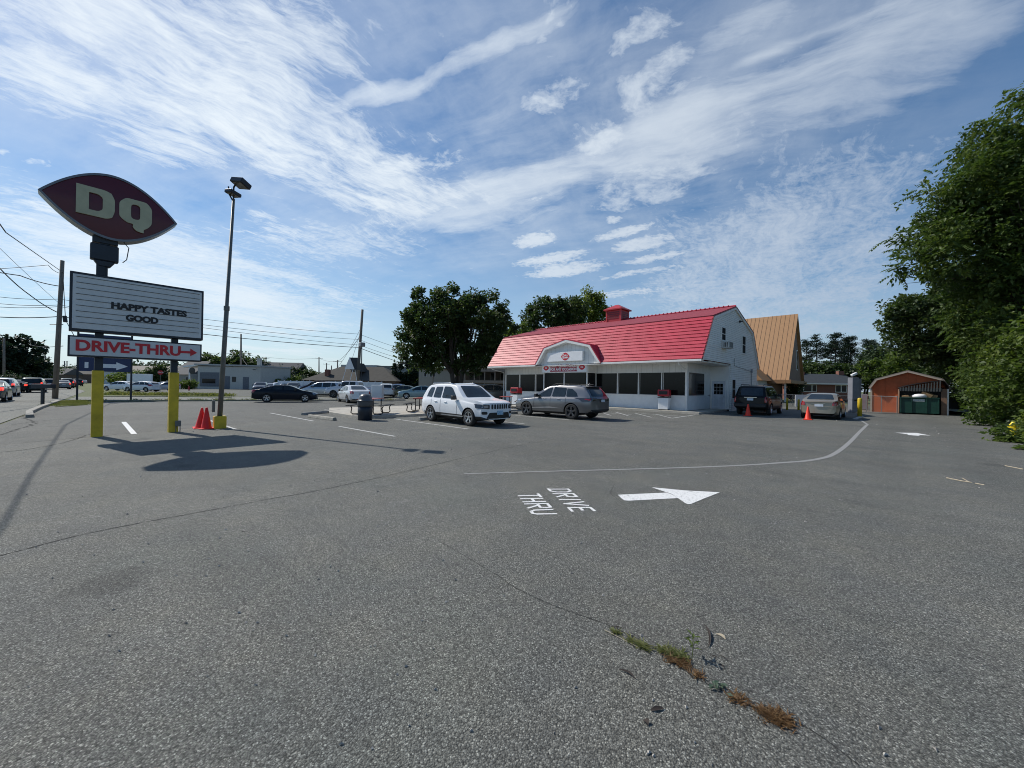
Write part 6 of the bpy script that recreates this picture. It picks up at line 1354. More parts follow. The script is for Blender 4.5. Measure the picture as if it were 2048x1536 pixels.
M_brn = mat('dark_brown_wall', (.085, .07, .055), .8); MB().box(-4.0, 5.5, 0, 7, 0, 4.2).build('wall', M_brn, bh); MB().prism([(-1.5, 3.9), (8, 3.9), (8, 5.0), (3, 5.0)], 'x', -4.4, 6).build('roof', M_bsh, bh)
MB().box(-4.4, 6, -1.6, -1.45, 3.6, 4.0).build('fascia', mat('taupe_trim', (.28, .25, .22), .7), bh)
mb = MB()
for i in range(7): mb.box(-4.2+1.5*i, -4.05+1.5*i, -1.5, -1.38, 0, 3.6)
mb.build('balcony_post', mat('taupe_trim', 0), bh); MB().box(-4.3, 5.6, -1.55, -1.37, 2.0, 2.35).build('balcony_rail', mat('taupe_trim', 0), bh); MB().box(-4.3, 5.6, -1.36, -.01, 1.9, 1.98).build('balcony_floor', mat('taupe_trim', 0), bh)
for x in (-3.6, -2.3, -.7, .9, 2.4, 4.0):
    for z in (.3, 2.1): f_ = MB().box(x, x+.8, -.03, -.001, z, z+1.4).build('window', mat('taupe_trim', 0), bh); MB().box(x+.06, x+.74, -.045, -.031, z+.06, z+1.34).build('pane', M_glass, f_)
# far houses along the left
def gable(name, xy, rz, L_, Dp, zw, zr, label, wall, roof):
    o = local(name, xy, rz, label, 'house'); MB().box(-L_/2, L_/2, 0, Dp, 0, zw).build('wall', wall, o); MB().prism([(-.4, zw-.05), (Dp+.4, zw-.05), (Dp/2, zr)], 'x', -L_/2-.3, L_/2+.3).build('roof', roof, o); hwin(-L_/4-.6, -L_/4+.6, zw*.4, zw*.8, o); hwin(L_/4-.6, L_/4+.6, zw*.4, zw*.8, o); return o
gable('house', (-144.15, 12.12), R(20), 12, 9, 3.5, 7.5, 'grey-roofed house between the right yellow post and the garage', M_bei, mat('grey_shingle', (.10, .10, .10), .9))
gable('house', (-206.21, 6.99), R(40), 42, 12, 5, 7.5, 'long pale low building beyond the white cars', mat('pale_wall', 0), mat('tan_shingle', (.25, .22, .18), .9))
gable('house', (-131.08, 32.08), R(50), 12, 9, 4.6, 7.8, 'grey-roofed house peeking right of the garage wall', M_og, mat('grey_shingle', 0))
gable('house', (-249.61, -7.82), R(40), 26, 12, 4, 6.5, 'dark low building down the main road, left of the pole sign', M_bw, M_bsh)
gable('house', (-238.13, -24.6), R(60), 20, 10, 3.5, 6, 'low house half hidden by trees at the far left roadside', M_bw, mat('grey_shingle', 0))
sw = MB().box(-1.9, 1.9, -.2, .2, .6, 2.3).box(-1.8, -1.6, -.1, .1, 0, .6).box(1.6, 1.8, -.1, .1, 0, .6).build('monument_sign', M_ws, bevel=.02); sw.location = (*(-91.51, 2.31), .4); sw.rotation_euler = (0, 0, R(50)); tag(sw, 'white low sign board above the white hatchback roof', 'sign')

# ---------------------------------------------------------------- trees and plants
def leafmat(name, c0, c1, c2, trans=.35):
    m = bpy.data.materials.new(name); m.use_nodes = True; t = m.node_tree; t.nodes.clear()
    o = t.nodes.new('ShaderNodeOutputMaterial'); geo = t.nodes.new('ShaderNodeNewGeometry'); co = t.nodes.new('ShaderNodeTexCoord')
    cr = t.nodes.new('ShaderNodeValToRGB'); e = cr.color_ramp.elements; e[0].color = (*c0, 1); e[1].color = (*c2, 1); q = e.new(.5); q.color = (*c1, 1)
    nz = t.nodes.new('ShaderNodeTexNoise'); nz.inputs['Scale'].default_value = .55; nz.inputs['Detail'].default_value = 2; t.links.new(co.outputs['Object'], nz.inputs['Vector'])
    a = t.nodes.new('ShaderNodeMath'); a.operation = 'MULTIPLY_ADD'; t.links.new(geo.outputs['Random Per Island'], a.inputs[0]); a.inputs[1].default_value = .45
    b = t.nodes.new('ShaderNodeMath'); b.operation = 'MULTIPLY_ADD'; t.links.new(nz.outputs['Fac'], b.inputs[0]); b.inputs[1].default_value = 1.3; b.inputs[2].default_value = -.38
    t.links.new(b.outputs[0], a.inputs[2]); t.links.new(a.outputs[0], cr.inputs[0])
    d = t.nodes.new('ShaderNodeBsdfPrincipled'); d.inputs['Roughness'].default_value = .55; d.inputs['Specular IOR Level'].default_value = .35; t.links.new(cr.outputs[0], d.inputs['Base Color'])
    tr_ = t.nodes.new('ShaderNodeBsdfTranslucent'); hs2 = t.nodes.new('ShaderNodeHueSaturation'); hs2.inputs['Value'].default_value = 1.6; hs2.inputs['Saturation'].default_value = 1.1; t.links.new(cr.outputs[0], hs2.inputs['Color']); t.links.new(hs2.outputs[0], tr_.inputs['Color'])
    mxs = t.nodes.new('ShaderNodeMixShader'); mxs.inputs[0].default_value = trans; t.links.new(d.outputs[0], mxs.inputs[1]); t.links.new(tr_.outputs[0], mxs.inputs[2]); t.links.new(mxs.outputs[0], o.inputs[0])
    return m
L_maple = leafmat('maple_leaves', (.014, .030, .010), (.040, .068, .018), (.10, .13, .034), .32)
L_bright = leafmat('fresh_leaves', (.035, .065, .014), (.075, .115, .022), (.15, .19, .04), .4)
L_walnut = leafmat('walnut_leaves', (.022, .046, .011), (.056, .092, .020), (.13, .17, .036), .35)
L_pine = leafmat('pine_needles', (.010, .022, .012), (.018, .036, .018), (.035, .055, .022), .15)
L_far = leafmat('far_leaves', (.025, .045, .02), (.04, .065, .025), (.065, .09, .03), .2)
M_bark = mat('bark', (.06, .048, .038), .95, var=.3, vscale=3, stretch=(6, 6, 1), bump=.6, bscale=15)
def rdir(r, zmin=-1):
    while True:
        v = Vector((r.gauss(0, 1), r.gauss(0, 1), r.gauss(0, 1)))
        if v.length > 1e-3:
            v.normalize()
            if v.z >= zmin: return v
def leaf(vs, fs, p, d, nrm, L_, w_):
    """a bent kite-shaped leaf"""
    s = d.cross(nrm).normalized(); n0 = len(vs); m = p+d*L_*.5+nrm*L_*.06
    vs += [p, m+s*w_*.5, p+d*L_-nrm*L_*.08, m-s*w_*.5]; fs.append((n0, n0+1, n0+2, n0+3))
def frond(vs, fs, p, d, r, L_, nl, lw, ll):
    """compound leaf: paired leaflets along a drooping stalk"""
    side = d.cross(Vector((0, 0, 1)));
    if side.length < .1: side = Vector((1, 0, 0))
    side.normalize(); q = p.copy(); dd = d.copy(); st = L_/nl
    for i in range(nl):
        dd = (dd+Vector((0, 0, -.13))+rdir(r)*.12).normalized(); q = q+dd*st
        for s_ in (1, -1):
            ld = (side*s_*.85+dd*.45+Vector((0, 0, -.25-.15*r.random()))).normalized(); up = (Vector((0, 0, 1))+rdir(r)*.25).normalized()
            k = 1-.45*abs(i/nl-.45); leaf(vs, fs, q, ld, up, ll*k, lw*k)
    leaf(vs, fs, q, dd, Vector((0, 0, 1)), ll, lw)
def clump_centres(r, ells, n, shell=.55):
    out = []
    tot = sum(e[3]*e[4]*e[5] for e in ells)
    for e in ells:
        for _ in range(max(3, int(n*e[3]*e[4]*e[5]/tot))):
            d = rdir(r); k = shell+(1-shell)*r.random()**.6; out.append(Vector((e[0]+d.x*e[3]*k, e[1]+d.y*e[4]*k, e[2]+d.z*e[5]*k)))
    return out
def make_tree(name, loc, label, ells, n_cl, per, lsz, lm, seed, trunk_h, r0, cr=.9, fr=None, group=None, cat='tree', limbs=14, lean=(0, 0), flat=.8, trunk=True, fork=1, fill=None):
    r = random.Random(seed); o = empty(name, (loc[0], loc[1], 0), 0, label, cat, group)
    cc_ = clump_centres(r, ells, n_cl); vs = []; fs = []
    for c_ in cc_:
        R_ = cr*(.6+.8*r.random())
        # twigs pull clumps into tufts
        tufts = [c_+rdir(r)*R_*r.random()**.5*.9 for _ in range(5)]
        for _ in range(per):
            b_ = r.choice(tufts); off = rdir(r); off.z *= flat; p = b_+off*R_*.55*r.random()**.5
            d = (off+rdir(r)*.7+Vector((0, 0, -.15))).normalized(); nn = (Vector((0, 0, 1))+rdir(r)*.8).normalized()
            s_ = lsz*(.6+.8*r.random())
            if fr and r.random() > fr[4]:
                for _k in range(8):
                    p2 = p+rdir(r)*.28*r.random()**.5; leaf(vs, fs, p2, (off+rdir(r)*.8+Vector((0, 0, -.25))).normalized(), (Vector((0, 0, 1))+rdir(r)*.7).normalized(), s_*.8, s_*.42)
            elif fr: frond(vs, fs, p, (Vector((off.x, off.y, off.z*.4+.15))+rdir(r)*.35).normalized(), r, fr[0]*(.7+.6*r.random()), fr[1], fr[2], fr[3])
            else: leaf(vs, fs, p, d, nn, s_, s_*.75)
    if fill:
        tot = sum(e[3]*e[4]*e[5] for e in ells)
        for e in ells:
            for _ in range(int(fill[0]*e[3]*e[4]*e[5]/tot)):
                d = rdir(r); k = r.random()**.35*1.02; p = Vector((e[0]+d.x*e[3]*k, e[1]+d.y*e[4]*k, e[2]+d.z*e[5]*k)); leaf(vs, fs, p, (rdir(r)+Vector((0, 0, -.3))).normalized(), (Vector((0, 0, .6))+rdir(r)).normalized(), fill[1]*r.uniform(.6, 1.2), fill[1]*.45)
    MB().add(vs, fs).build('crown', lm, o, fix=False)
    if trunk:
        mb = MB(); tops = []
        for f_ in range(fork):
            a = 2*pi*f_/fork+.4; t1 = Vector((lean[0]+(cos(a)*trunk_h*.22 if fork > 1 else 0), lean[1]+(sin(a)*trunk_h*.22 if fork > 1 else 0), trunk_h)); 
            b0 = Vector((cos(a)*r0*.4*(fork > 1), sin(a)*r0*.4*(fork > 1), -.1)); k = 1 if fork == 1 else .75
            mb.tube([b0*1.3, b0+Vector((0, 0, .35)), b0.lerp(t1, .5)+Vector((r.uniform(-.15, .15), r.uniform(-.15, .15), 0)), t1], [r0*1.35*k, r0*k, r0*.85*k, r0*.7*k], 10); tops.append(t1)
        mb.build('trunk', M_bark, o, smooth=True)
        mb = MB(); tg = r.sample(cc_, min(limbs, len(cc_)))
        for c_ in tg:
            t1 = min(tops, key=lambda t: (t-c_).length); c2 = t1.lerp(c_, .5)+Vector((r.uniform(-.4, .4), r.uniform(-.4, .4), r.uniform(.0, .8))); st = t1-Vector((0, 0, r.uniform(0, trunk_h*.15)))
            mb.tube([st, st.lerp(c2, .5)+Vector((0, 0, .1)), c2, c_], [r0*.42, r0*.3, r0*.18, r0*.05], 6)
            for _ in range(2):
                c3 = c_+rdir(r)*cr*1.2; mb.tube([c2, c2.lerp(c3, .55)+Vector((0, 0, .15)), c3], [r0*.14, r0*.08, r0*.02], 5)
        mb.build('limbs', M_bark, o, smooth=True)
    return o
# cam-right and cam-forward unit vectors are only used to describe crown lobes along the street diagonal
rx, ry = Vector((.711, .703, 0)), Vector((-.703, .711, 0))
def E_(x, z, y, a, b, h_): v = rx*x+ry*y; return (v.x, v.y, z, (a+b)/2, (a+b)/2, h_)
# big maple left of the restaurant
make_tree('maple_tree', (-36.22, 27.48), 'big round dark maple between the beige house and the restaurant', [E_(-2.5, 8.2, 0, 4.2, 3.6, 3.6), E_(2.4, 8.6, 0, 3.9, 3.6, 3.6), E_(-.1, 11.0, 0, 3.1, 3, 2.6), E_(-4.6, 6.2, 0, 2.6, 2.4, 2.6), E_(4.2, 6.6, .5, 2.4, 2.2, 2.8), E_(-2.4, 4.5, 0, 2.6, 2.2, 1.5), E_(1.5, 4.9, 0, 3.0, 2.2, 1.6), E_(3.9, 11.0, 0, 1.7, 1.6, 1.9), E_(-3.9, 11.2, 0, 1.9, 1.6, 1.7), E_(5.6, 8.4, 0, 1.6, 1.5, 1.5), E_(-6.0, 8.0, 0, 1.3, 1.5, 1.5)],
          250, 190, .30, L_maple, 11, 3.4, .42, cr=.82, limbs=34, fork=3)
make_tree('maple_tree', (-41.81, 51.49), 'dark tree behind the left end of the red roof', [E_(0, 12.0, 0, 4.6, 4.5, 4.6), E_(-4.3, 9.5, 0, 3, 3, 3.4), E_(3.6, 13.3, 0, 3.0, 3, 3.8), E_(-6.5, 9.0, 0, 2.6, 2.5, 2.8), E_(0, 6, 0, 5, 4, 3)], 190, 150, .42, L_maple, 12, 4, .4, cr=1.1, limbs=20)
make_tree('broadleaf_tree', (-41.72, 62.84), 'yellow-green tree left of the cupola', [E_(0, 14.2, 0, 3.9, 4, 5.6), E_(-2, 9, 0, 4, 3, 4)], 150, 120, .42, leafmat('yellow_leaves', (.07, .10, .02), (.12, .155, .03), (.2, .23, .05), .4), 13, 5, .35, cr=1.0, limbs=18)
make_tree('broadleaf_tree', (-40.14, 41.88), 'mid-green tree in the gap between the maple and the red roof', [E_(0, 7.6, 0, 3.2, 3, 3.4), E_(1.5, 5, 0, 2.8, 2, 2.6)], 80, 140, .36, L_bright, 14, 3, .3, cr=.8, limbs=10)
# low bright bough under the maple
make_tree('sapling', (-39.86, 26.69), 'small bright green sapling in front of the beige house', [E_(0, 4.0, 0, 1.6, 1.2, .9)], 16, 120, .22, L_bright, 15, 3, .06, cr=.45, limbs=5)
# right-hand edge: walnut towering over the lane, maple behind, hedge below
make_tree('walnut_tree', (6.35, 37.25), 'tall walnut with feathery compound leaves overhanging the right edge of the lot',
          [E_(-2.2, 15.6, 0, 2.6, 2.6, 2.2), E_(-4.6, 13.6, 0, 1.9, 1.9, 1.8), E_(-5.4, 11.4, .3, 1.9, 1.9, 1.9), E_(-6.6, 9.6, .4, 1.7, 1.7, 1.5), E_(-3.6, 9.6, 0, 2.8, 2.8, 2.8), E_(-2.2, 12.6, 0, 3.2, 3.2, 3.0), E_(-2.2, 6.6, 0, 3.0, 3, 2.6), E_(1.2, 9.5, 0, 3.6, 3.4, 4.5), E_(1.5, 14, 0, 3.4, 3.4, 3.6)],
          400, 26, .3, L_walnut, 21, 6, .35, cr=.85, fr=(.60, 5, .125, .26, .30), limbs=40, fill=(16000, .30))
make_tree('maple_tree', (4.07, 50.47), 'dense dark maple overhanging the dumpster shelter', [E_(0, 7.6, 0, 4.6, 4.0, 3.4), E_(-3.6, 8.0, 0, 2.6, 2.4, 1.9), E_(-3.9, 5.9, 0, 2.0, 2.0, 1.3), E_(2.6, 9, 0, 4, 4, 4), E_(.4, 4.6, 0, 3.6, 3, 2), E_(-5.4, 8.6, 0, 1.0, 1.0, .7)], 260, 170, .26, L_maple, 22, 3.5, .35, cr=.8, limbs=22, fill=(6000, .4))
make_tree('broadleaf_tree', (2.84, 75.98), 'lighter green tree beyond the orange shed roof', [E_(0, 5.6, 0, 4.5, 4, 3.1), E_(-4, 4.6, 0, 3, 3, 2.4), E_(4, 6.5, 0, 3.5, 3, 3)], 120, 140, .34, L_bright, 23, 3, .3, cr=.9, limbs=8)
make_tree('broadleaf_tree', (-0.86, 103.27), 'round mid-green tree between the pines and the shed roof', [E_(0, 6.5, 0, 5, 4.5, 3.6), E_(4.5, 5.2, 0, 4, 3, 3)], 90, 130, .5, L_far, 24, 3, .3, cr=1.2, limbs=8)
# hedge along the right: several shrubs
def shrub(xy, label, ells, n_cl, per, lsz, lm, seed, cr=.45, fr=None, trunk=True, grp='hedge shrubs along the right edge of the lot'):
    return make_tree('shrub', xy, label, ells, n_cl, per, lsz, lm, seed, .8, .04, cr=cr, fr=fr, group=grp, cat='shrub', limbs=8, flat=.9, trunk=trunk)
shrub((4.33, 30.32), 'leafy shrub at the right edge beside the yellow hydrant', [E_(0, 2.2, 0, 1.8, 1.6, 2.2), E_(-.6, .8, .3, 1.3, 1.2, .9)], 75, 80, .16, L_bright, 31, cr=.45)
shrub((4.54, 36.15), 'taller shrub with hanging branches just behind the hydrant', [E_(0, 2.6, 0, 1.9, 1.7, 2.4), E_(-.3, 4.6, 0, 1.6, 1.5, 1.6)], 85, 18, .2, L_walnut, 32, cr=.6, fr=(.40, 6, .07, .17, .5))
shrub((4.74, 44.1), 'rounded shrub third along the hedge towards the dumpster', [E_(0, 1.2, 0, 1.9, 1.6, 1.3), E_(1.2, 3, 0, 2, 1.8, 2.2)], 85, 80, .18, L_bright, 33, cr=.5)
shrub((4.47, 50.86), 'low olive shrub nearest the dumpster shelter', [E_(0, .6, 0, 1.5, 1.2, .8), E_(1, 1.6, 1, 1.6, 1.4, 1.2)], 55, 80, .18, L_far, 34, cr=.45)
shrub((6.15, 42.67), 'dark background shrub filling behind the hydrant shrubs', [E_(1, 3.5, 0, 3.2, 3, 3.6)], 110, 90, .24, L_walnut, 35, cr=.7)
shrub((2.87, 21), 'low leafy plants spilling onto the pavement in front of the yellow hydrant', [E_(.0, .18, 0, .8, .45, .25), E_(2.0, .6, .3, 1.0, .8, .6)], 40, 70, .13, L_bright, 37, cr=.3, trunk=False)
shrub((4.83, 28.71), 'shrub outside the hydrant at the frame edge', [E_(1, 2.8, 0, 1.8, 1.8, 2.8)], 60, 90, .2, L_bright, 36, cr=.6)
ivy = clump_centres(random.Random(5), [(0, 0, 0, 1, 1, 1)], 3)
r = random.Random(77); vs = []; fs = []
for _ in range(2600):
    t = r.random(); y = 18.0+t*5.9; x = 2.75+.25*sin(y*2)+r.random()**1.5*(1.9)+(.5 if y > 22 else 0); h_ = .06+.22*r.random()*min(1, (x-2.6)/.8)
    leaf(vs, fs, Vector((x, y, h_)), (rdir(r)*Vector((1, 1, .3))).normalized() if False else Vector((r.uniform(-1, 1), r.uniform(-1, 1), r.uniform(-.2, .2))).normalized(), (Vector((0, 0, 1))+rdir(r)*.5).normalized(), .13, .11)
iv = MB().add(vs, fs).build('ground_cover', L_bright, fix=False); iv['kind'] = 'stuff'
vs = []; fs = []
for _ in range(5200):
    y = r.uniform(23.5, 44); x = 3.45+.2*sin(y*1.3)+r.random()**1.4*3.2; h_ = r.random()*.5*min(1, (x-3.3)/.9)
    leaf(vs, fs, Vector((x, y, h_)), Vector((r.uniform(-1, 1), r.uniform(-1, 1), r.uniform(-.1, .6))).normalized(), (Vector((0, 0, 1))+rdir(r)*.6).normalized(), .2, .13)
MB().add(vs, fs).build('ground_cover', L_far, fix=False)['kind'] = 'stuff'
# pines behind the ranch house
def pine(xy, h_, w_, label, seed, z0=.25, m=None, name='pine_tree', grp='tall pines behind the brick house', layers=15, per=60):
    m = m or L_pine; r = random.Random(seed); o = empty(name, (xy[0], xy[1], 0), 0, label, 'tree', grp); vs = []; fs = []; mb = MB()
    tp_ = Vector((r.uniform(-.9, .9), r.uniform(-.9, .9), h_))
    for k in range(layers*4):
        t = r.random()**.8; z = h_*(z0+(1-z0)*t)+r.uniform(-.3, .3); rad = w_*(1-t**1.6*.75)*r.uniform(.45, 1.1); a = r.random()*2*pi
        st = Vector((0, 0, 0)).lerp(tp_, z/h_); en = st+Vector((cos(a)*rad, sin(a)*rad, rad*r.uniform(.1, .5))); mb.tube([st, st.lerp(en, .6)+Vector((0, 0, -.12)), en], [.07, .045, .015], 4)
        for _ in range(per):
            u = .3+.75*r.random()**.7; c_ = st.lerp(en, u)+Vector((r.gauss(0, .36), r.gauss(0, .36), r.gauss(0, .13)+.15)); leaf(vs, fs, c_, (Vector((cos(a), sin(a), .7))+rdir(r)*.9).normalized(), rdir(r), .34, .13)
    MB().add(vs, fs).build('crown', m, o, fix=False); mb.build('limbs', M_bark, o); MB().tube([(0, 0, 0), tuple(tp_*.5), tuple(tp_)], [.22, .15, .03], 8).build('trunk', M_bark, o, smooth=True)
pn = [((-15.08, 114.53), 13.2, 'just right of the chapel'), ((-12.77, 114), 14.0, 'second from the chapel'), ((-11.7, 120.68), 13.0, 'third from the chapel, thinner top'), ((-9.9, 114.02), 14.6, 'tallest in the middle of the row'), ((-8.49, 121.04), 13.8, 'above the ranch house chimney'), ((-6.99, 119.72), 14.0, 'flat-topped, over the order post'), ((-5.29, 124.21), 13.4, 'second from the right of the row'), ((-3.12, 120.73), 12.6, 'rightmost of the row with open sky beneath')]
for i, (xy, h_, ds) in enumerate(pn): pine(xy, h_, 2.7, 'tall dark pine '+ds, 50+i, .30)
for i, xy in enumerate(((-12.91, 106.82), (-10.31, 110.81), (-4.29, 113.95))):
    make_tree('broadleaf_tree', xy, ['dark undergrowth tree behind the ranch house, chapel side', 'dark undergrowth tree behind the middle of the ranch roof', 'dark undergrowth tree right of the ranch house'][i], [E_(0, 4.6, 0, 4.2, 3.5, 2.6)], 46, 120, .5, L_maple, 70+i, 2, .25, cr=1.2, limbs=5, group='undergrowth trees')
make_tree('shrub_tree', (-11.31, 73.23), 'dark bushy tree under the chapel eave', [E_(0, 1.9, 0, 1.6, 1.4, 1.2)], 22, 110, .24, L_maple, 75, 1.2, .1, cr=.5, limbs=5)
# cypress row
for i, (xy, h_, ds) in enumerate((((-82.55, 42.13), 5.4, 'leftmost of the cypress row, short'), ((-73.57, 39.75), 6.0, 'second of the cypress row'), ((-72.62, 40.7), 6.4, 'third of the cypress row'), ((-71.67, 41.64), 6.8, 'fourth of the cypress row'), ((-70.64, 42.66), 7.4, 'tallest of the cypress row, by the beige house'))):
    make_tree('cypress_tree', xy, 'dark conical cypress, '+ds, [(0, 0, h_*.30, 1.15, 1.15, h_*.32), (0, 0, h_*.6, .8, .8, h_*.32), (0, 0, h_*.85, .35, .35, h_*.16)], 34, 110, .3, L_pine, 80+i, 1, .12, cr=.5, limbs=3, group='cypress row')
# distant tree masses, each tree its own
dist = [((-146.01, -17.86), 11.5, 6, L_pine, 'large dark conifer-like tree at the far left edge'), ((-145.35, -20.02), 10, 5, L_pine, 'dark tree cut by the left picture edge'), ((-159.67, -17.3), 7.5, 4.5, L_pine, 'dark bushy tree right of the far left big tree'), ((-165.53, -16.07), 6.0, 4, L_maple, 'rounded tree before the tallest far left pole'), ((-100.24, -11.96), 2.3, 1.6, L_far, 'low olive bush at the left roadside behind the queue'),
        ((-264.89, -22.95), 6.5, 9, L_far, 'hazy tree mass over the far road, left part'), ((-277.83, -21.68), 6.8, 9, L_far, 'hazy tree mass left of the leaning pole'), ((-301, -16.47), 7.6, 9, L_far, 'rounded hazy tree right of the leaning pole'), ((-282.46, -12.2), 7.0, 8, L_far, 'hazy tree under the letter board corner'),
        ((-140.22, 1.94), 3.8, 3.5, L_bright, 'bright green tree under the blue pole sign'), ((-147.45, 0.41), 3.6, 3.2, L_bright, 'second bright green tree under the blue pole sign'), ((-129.85, 6.57), 5.2, 2.9, L_maple, 'dark rounded tree behind the stop sign'),
        ((-239.29, 9.42), 8.5, 11, L_far, 'long far tree mass right of the pole sign'), ((-238.7, 17.04), 9, 11, L_far, 'far tree mass behind the right sign post'),
        ((-151.75, 18.66), 10.2, 4.0, L_maple, 'round tree above the garage roof, left one'), ((-149.11, 21.28), 9.8, 3.8, L_maple, 'round tree above the garage roof beside the light pole'), ((-139.31, 23.94), 10.6, 5.6, L_maple, 'broad tree above the garage roof centre'), ((-139.7, 27.78), 9.6, 4.6, L_maple, 'tree behind the garage chimney'),
        ((-135.46, 34.79), 6.8, 4.2, L_maple, 'dark tree right of the garage'), ((-130.72, 36.67), 6.4, 4, L_far, 'paler tree second right of the garage'), ((-133.02, 40.02), 7.2, 4, L_maple, 'dark tree over the left hip roof slope'), ((-126.71, 40.63), 6.0, 3.6, L_maple, 'tree at the brown hip roof edge'), ((-100.77, 26.91), 3.2, 3.2, L_bright, 'bright low tree above the white fence'), ((-103.75, 30.99), 3.4, 3.0, L_far, 'low green tree above the white fence end'),
        ((-155.57, 57.09), 6.3, 4, L_far, 'small tree top over the ridge of the brown roof'), ((-141.35, 57.1), 5.6, 2.8, L_maple, 'dark tree top left of the dark utility pole'), ((-95.64, 46.06), 5.0, 3, L_maple, 'tree between the brown roof and the pale building'), ((-73.34, 47.02), 6.2, 4, L_bright, 'light tree behind the cypress row end'), ((-101.21, 9.59), 1.6, 1.8, L_bright, 'low green bush left of the garage front')]
for i, (xy, h_, w_, lm, ds) in enumerate(dist):
    make_tree('background_tree', xy, ds, [(0, 0, h_*.60, w_, w_, h_*.36), (w_*.35, -w_*.2, h_*.45, w_*.6, w_*.6, h_*.4), (-w_*.4, 0, h_*.45, w_*.55, w_*.6, h_*.35)], int(44+w_*3), 90, .13*h_**.5*(1+w_/8), lm, 100+i, h_*.35, .15+h_*.015, cr=.22*w_+.2, limbs=5, group='background trees')
# verge weeds and the plants growing out of the seam
def tuft(vs, fs, p, n, h_, sp_, r, flat=.3):
    for _ in range(n):
        a = r.random()*2*pi; b0 = p+Vector((r.gauss(0, sp_), r.gauss(0, sp_), 0)); d = Vector((cos(a)*flat*2, sin(a)*flat*2, 1)).normalized(); s_ = Vector((-sin(a), cos(a), 0)); hh = h_*r.uniform(.4, 1.1); w_ = hh*.09
        n0 = len(vs); m = b0+d*hh*.6; t = b0+d*hh*.95+Vector((cos(a), sin(a), -.1))*hh*.25; vs += [b0-s_*w_, b0+s_*w_, m+s_*w_*.8, t, m-s_*w_*.8]; fs.append((n0, n0+1, n0+2, n0+3, n0+4))
r = random.Random(3); vs = []; fs = []
for i in range(420):
    t = r.random(); a = Vector((-43, -2.4, .03)).lerp(Vector((-35.3, 19, .03)), t); tuft(vs, fs, a+Vector((r.uniform(-.3, .3), 0, 0)), 14, .10+.12*(r.random() < .2), .15, r)
for i in range(240): tuft(vs, fs, Vector((r.uniform(-43, -35), r.uniform(-2.9, -1.5), .02)), 14, .12, .2, r)
for i in range(260):
    a = Vector((*(-59.51, -1.31), 0)).lerp(Vector((*(-51.36, 8.48), 0)), r.random()); tuft(vs, fs, a+Vector((r.uniform(-2, 2), 0, .05)), 12, .16+.3*(r.random() < .25), .3, r)
MB().add(vs, fs).build('verge_grass', leafmat('dry_grass', (.10, .13, .03), (.16, .18, .05), (.26, .24, .10), .3), fix=False)['kind'] = 'stuff'
L_dry = leafmat('dry_seam_grass', (.10, .055, .025), (.17, .095, .04), (.28, .20, .10), .2); L_sg = leafmat('seam_grass', (.07, .10, .025), (.13, .15, .045), (.25, .22, .09), .25)
def seamplant(nm, pts, n, h_, sp_, m, label, seed, fl=1.1):
    r = random.Random(seed); vs = []; fs = []; cl_ = [r.random()*(len(pts)-1) for _ in range(7)]
    for _ in range(n):
        t = cl_[r.randrange(len(cl_))]; t = min(len(pts)-1.001, max(0, t+r.gauss(0, .07))); i = int(t); a = Vector((*pts[i], 0)).lerp(Vector((*pts[min(i+1, len(pts)-1)], 0)), t-i); tuft(vs, fs, a+Vector((0, 0, .002)), r.choice((2, 3, 6)), h_*r.choice((.5, .8, 1.1)), sp_*r.choice((.5, 1, 1.5)), r, fl)
    o = MB().add(vs, fs).build(nm, m, fix=False); tag(o, label, 'weed', 'weeds growing along the pavement crack')
seamplant('grass_tuft', [(-1.31, 2.3), (-1.26, 2.3)], 34, .035, .012, L_sg, 'smallest pale green tuft at the upper end of the crack', 1)
seamplant('grass_tuft', [(-1.18, 2.29), (-1.08, 2.3)], 60, .045, .014, L_sg, 'green tuft second along the crack', 2)
seamplant('grass_tuft', [(-1, 2.35), (-0.9, 2.38), (-0.86, 2.37)], 110, .05, .016, L_sg, 'widest green tuft in the middle of the crack', 3)
seamplant('grass_tuft', [(-0.94, 2.31), (-0.83, 2.31), (-0.76, 2.28)], 110, .04, .013, L_dry, 'rusty dry tuft just below the green middle one', 4)
seamplant('grass_tuft', [(-0.57, 2.26), (-0.51, 2.26), (-0.44, 2.27), (-0.36, 2.28)], 260, .042, .019, L_dry, 'large rusty brown clump at the lower end of the crack', 5)
vs = []; fs = []; r = random.Random(8); p = Vector((*(-0.85, 2.43), 0))
for i in range(11): a = i*2.4; d = Vector((cos(a), sin(a), .35)); leaf(vs, fs, p+Vector((0, 0, .05+.008*i)), d.normalized(), Vector((0, 0, 1)), .055, .017)
tag(MB().add(vs, fs).build('weed', L_bright, fix=False), 'upright leafy green weed between the tufts on the crack', 'weed')
sm = MB().tube([tuple(p), tuple(p+Vector((0, 0, .13)))], .0022, 5).build('stem', L_bright, fix=False); sm.parent = bpy.data.objects['weed']
vs = []; fs = []; p = Vector((*(-0.65, 2.27), 0))
for i in range(12): a = i*2.1; leaf(vs, fs, p+Vector((r.uniform(-.03, .03), r.uniform(-.03, .03), .006+.0015*i)), Vector((cos(a), sin(a), .1)).normalized(), Vector((0, 0, 1)), .038, .02)
tag(MB().add(vs, fs).build('weed', leafmat('grey_green', (.05, .09, .06), (.08, .12, .08), (.12, .16, .10), .2), fix=False), 'flat grey-green weed rosette below the rusty tuft', 'weed')
M_tw = mat('dead_leaf', (.03, .022, .018), .8, var=.4, vscale=40); M_twl = mat('pale_twig', (.42, .36, .26), .8)
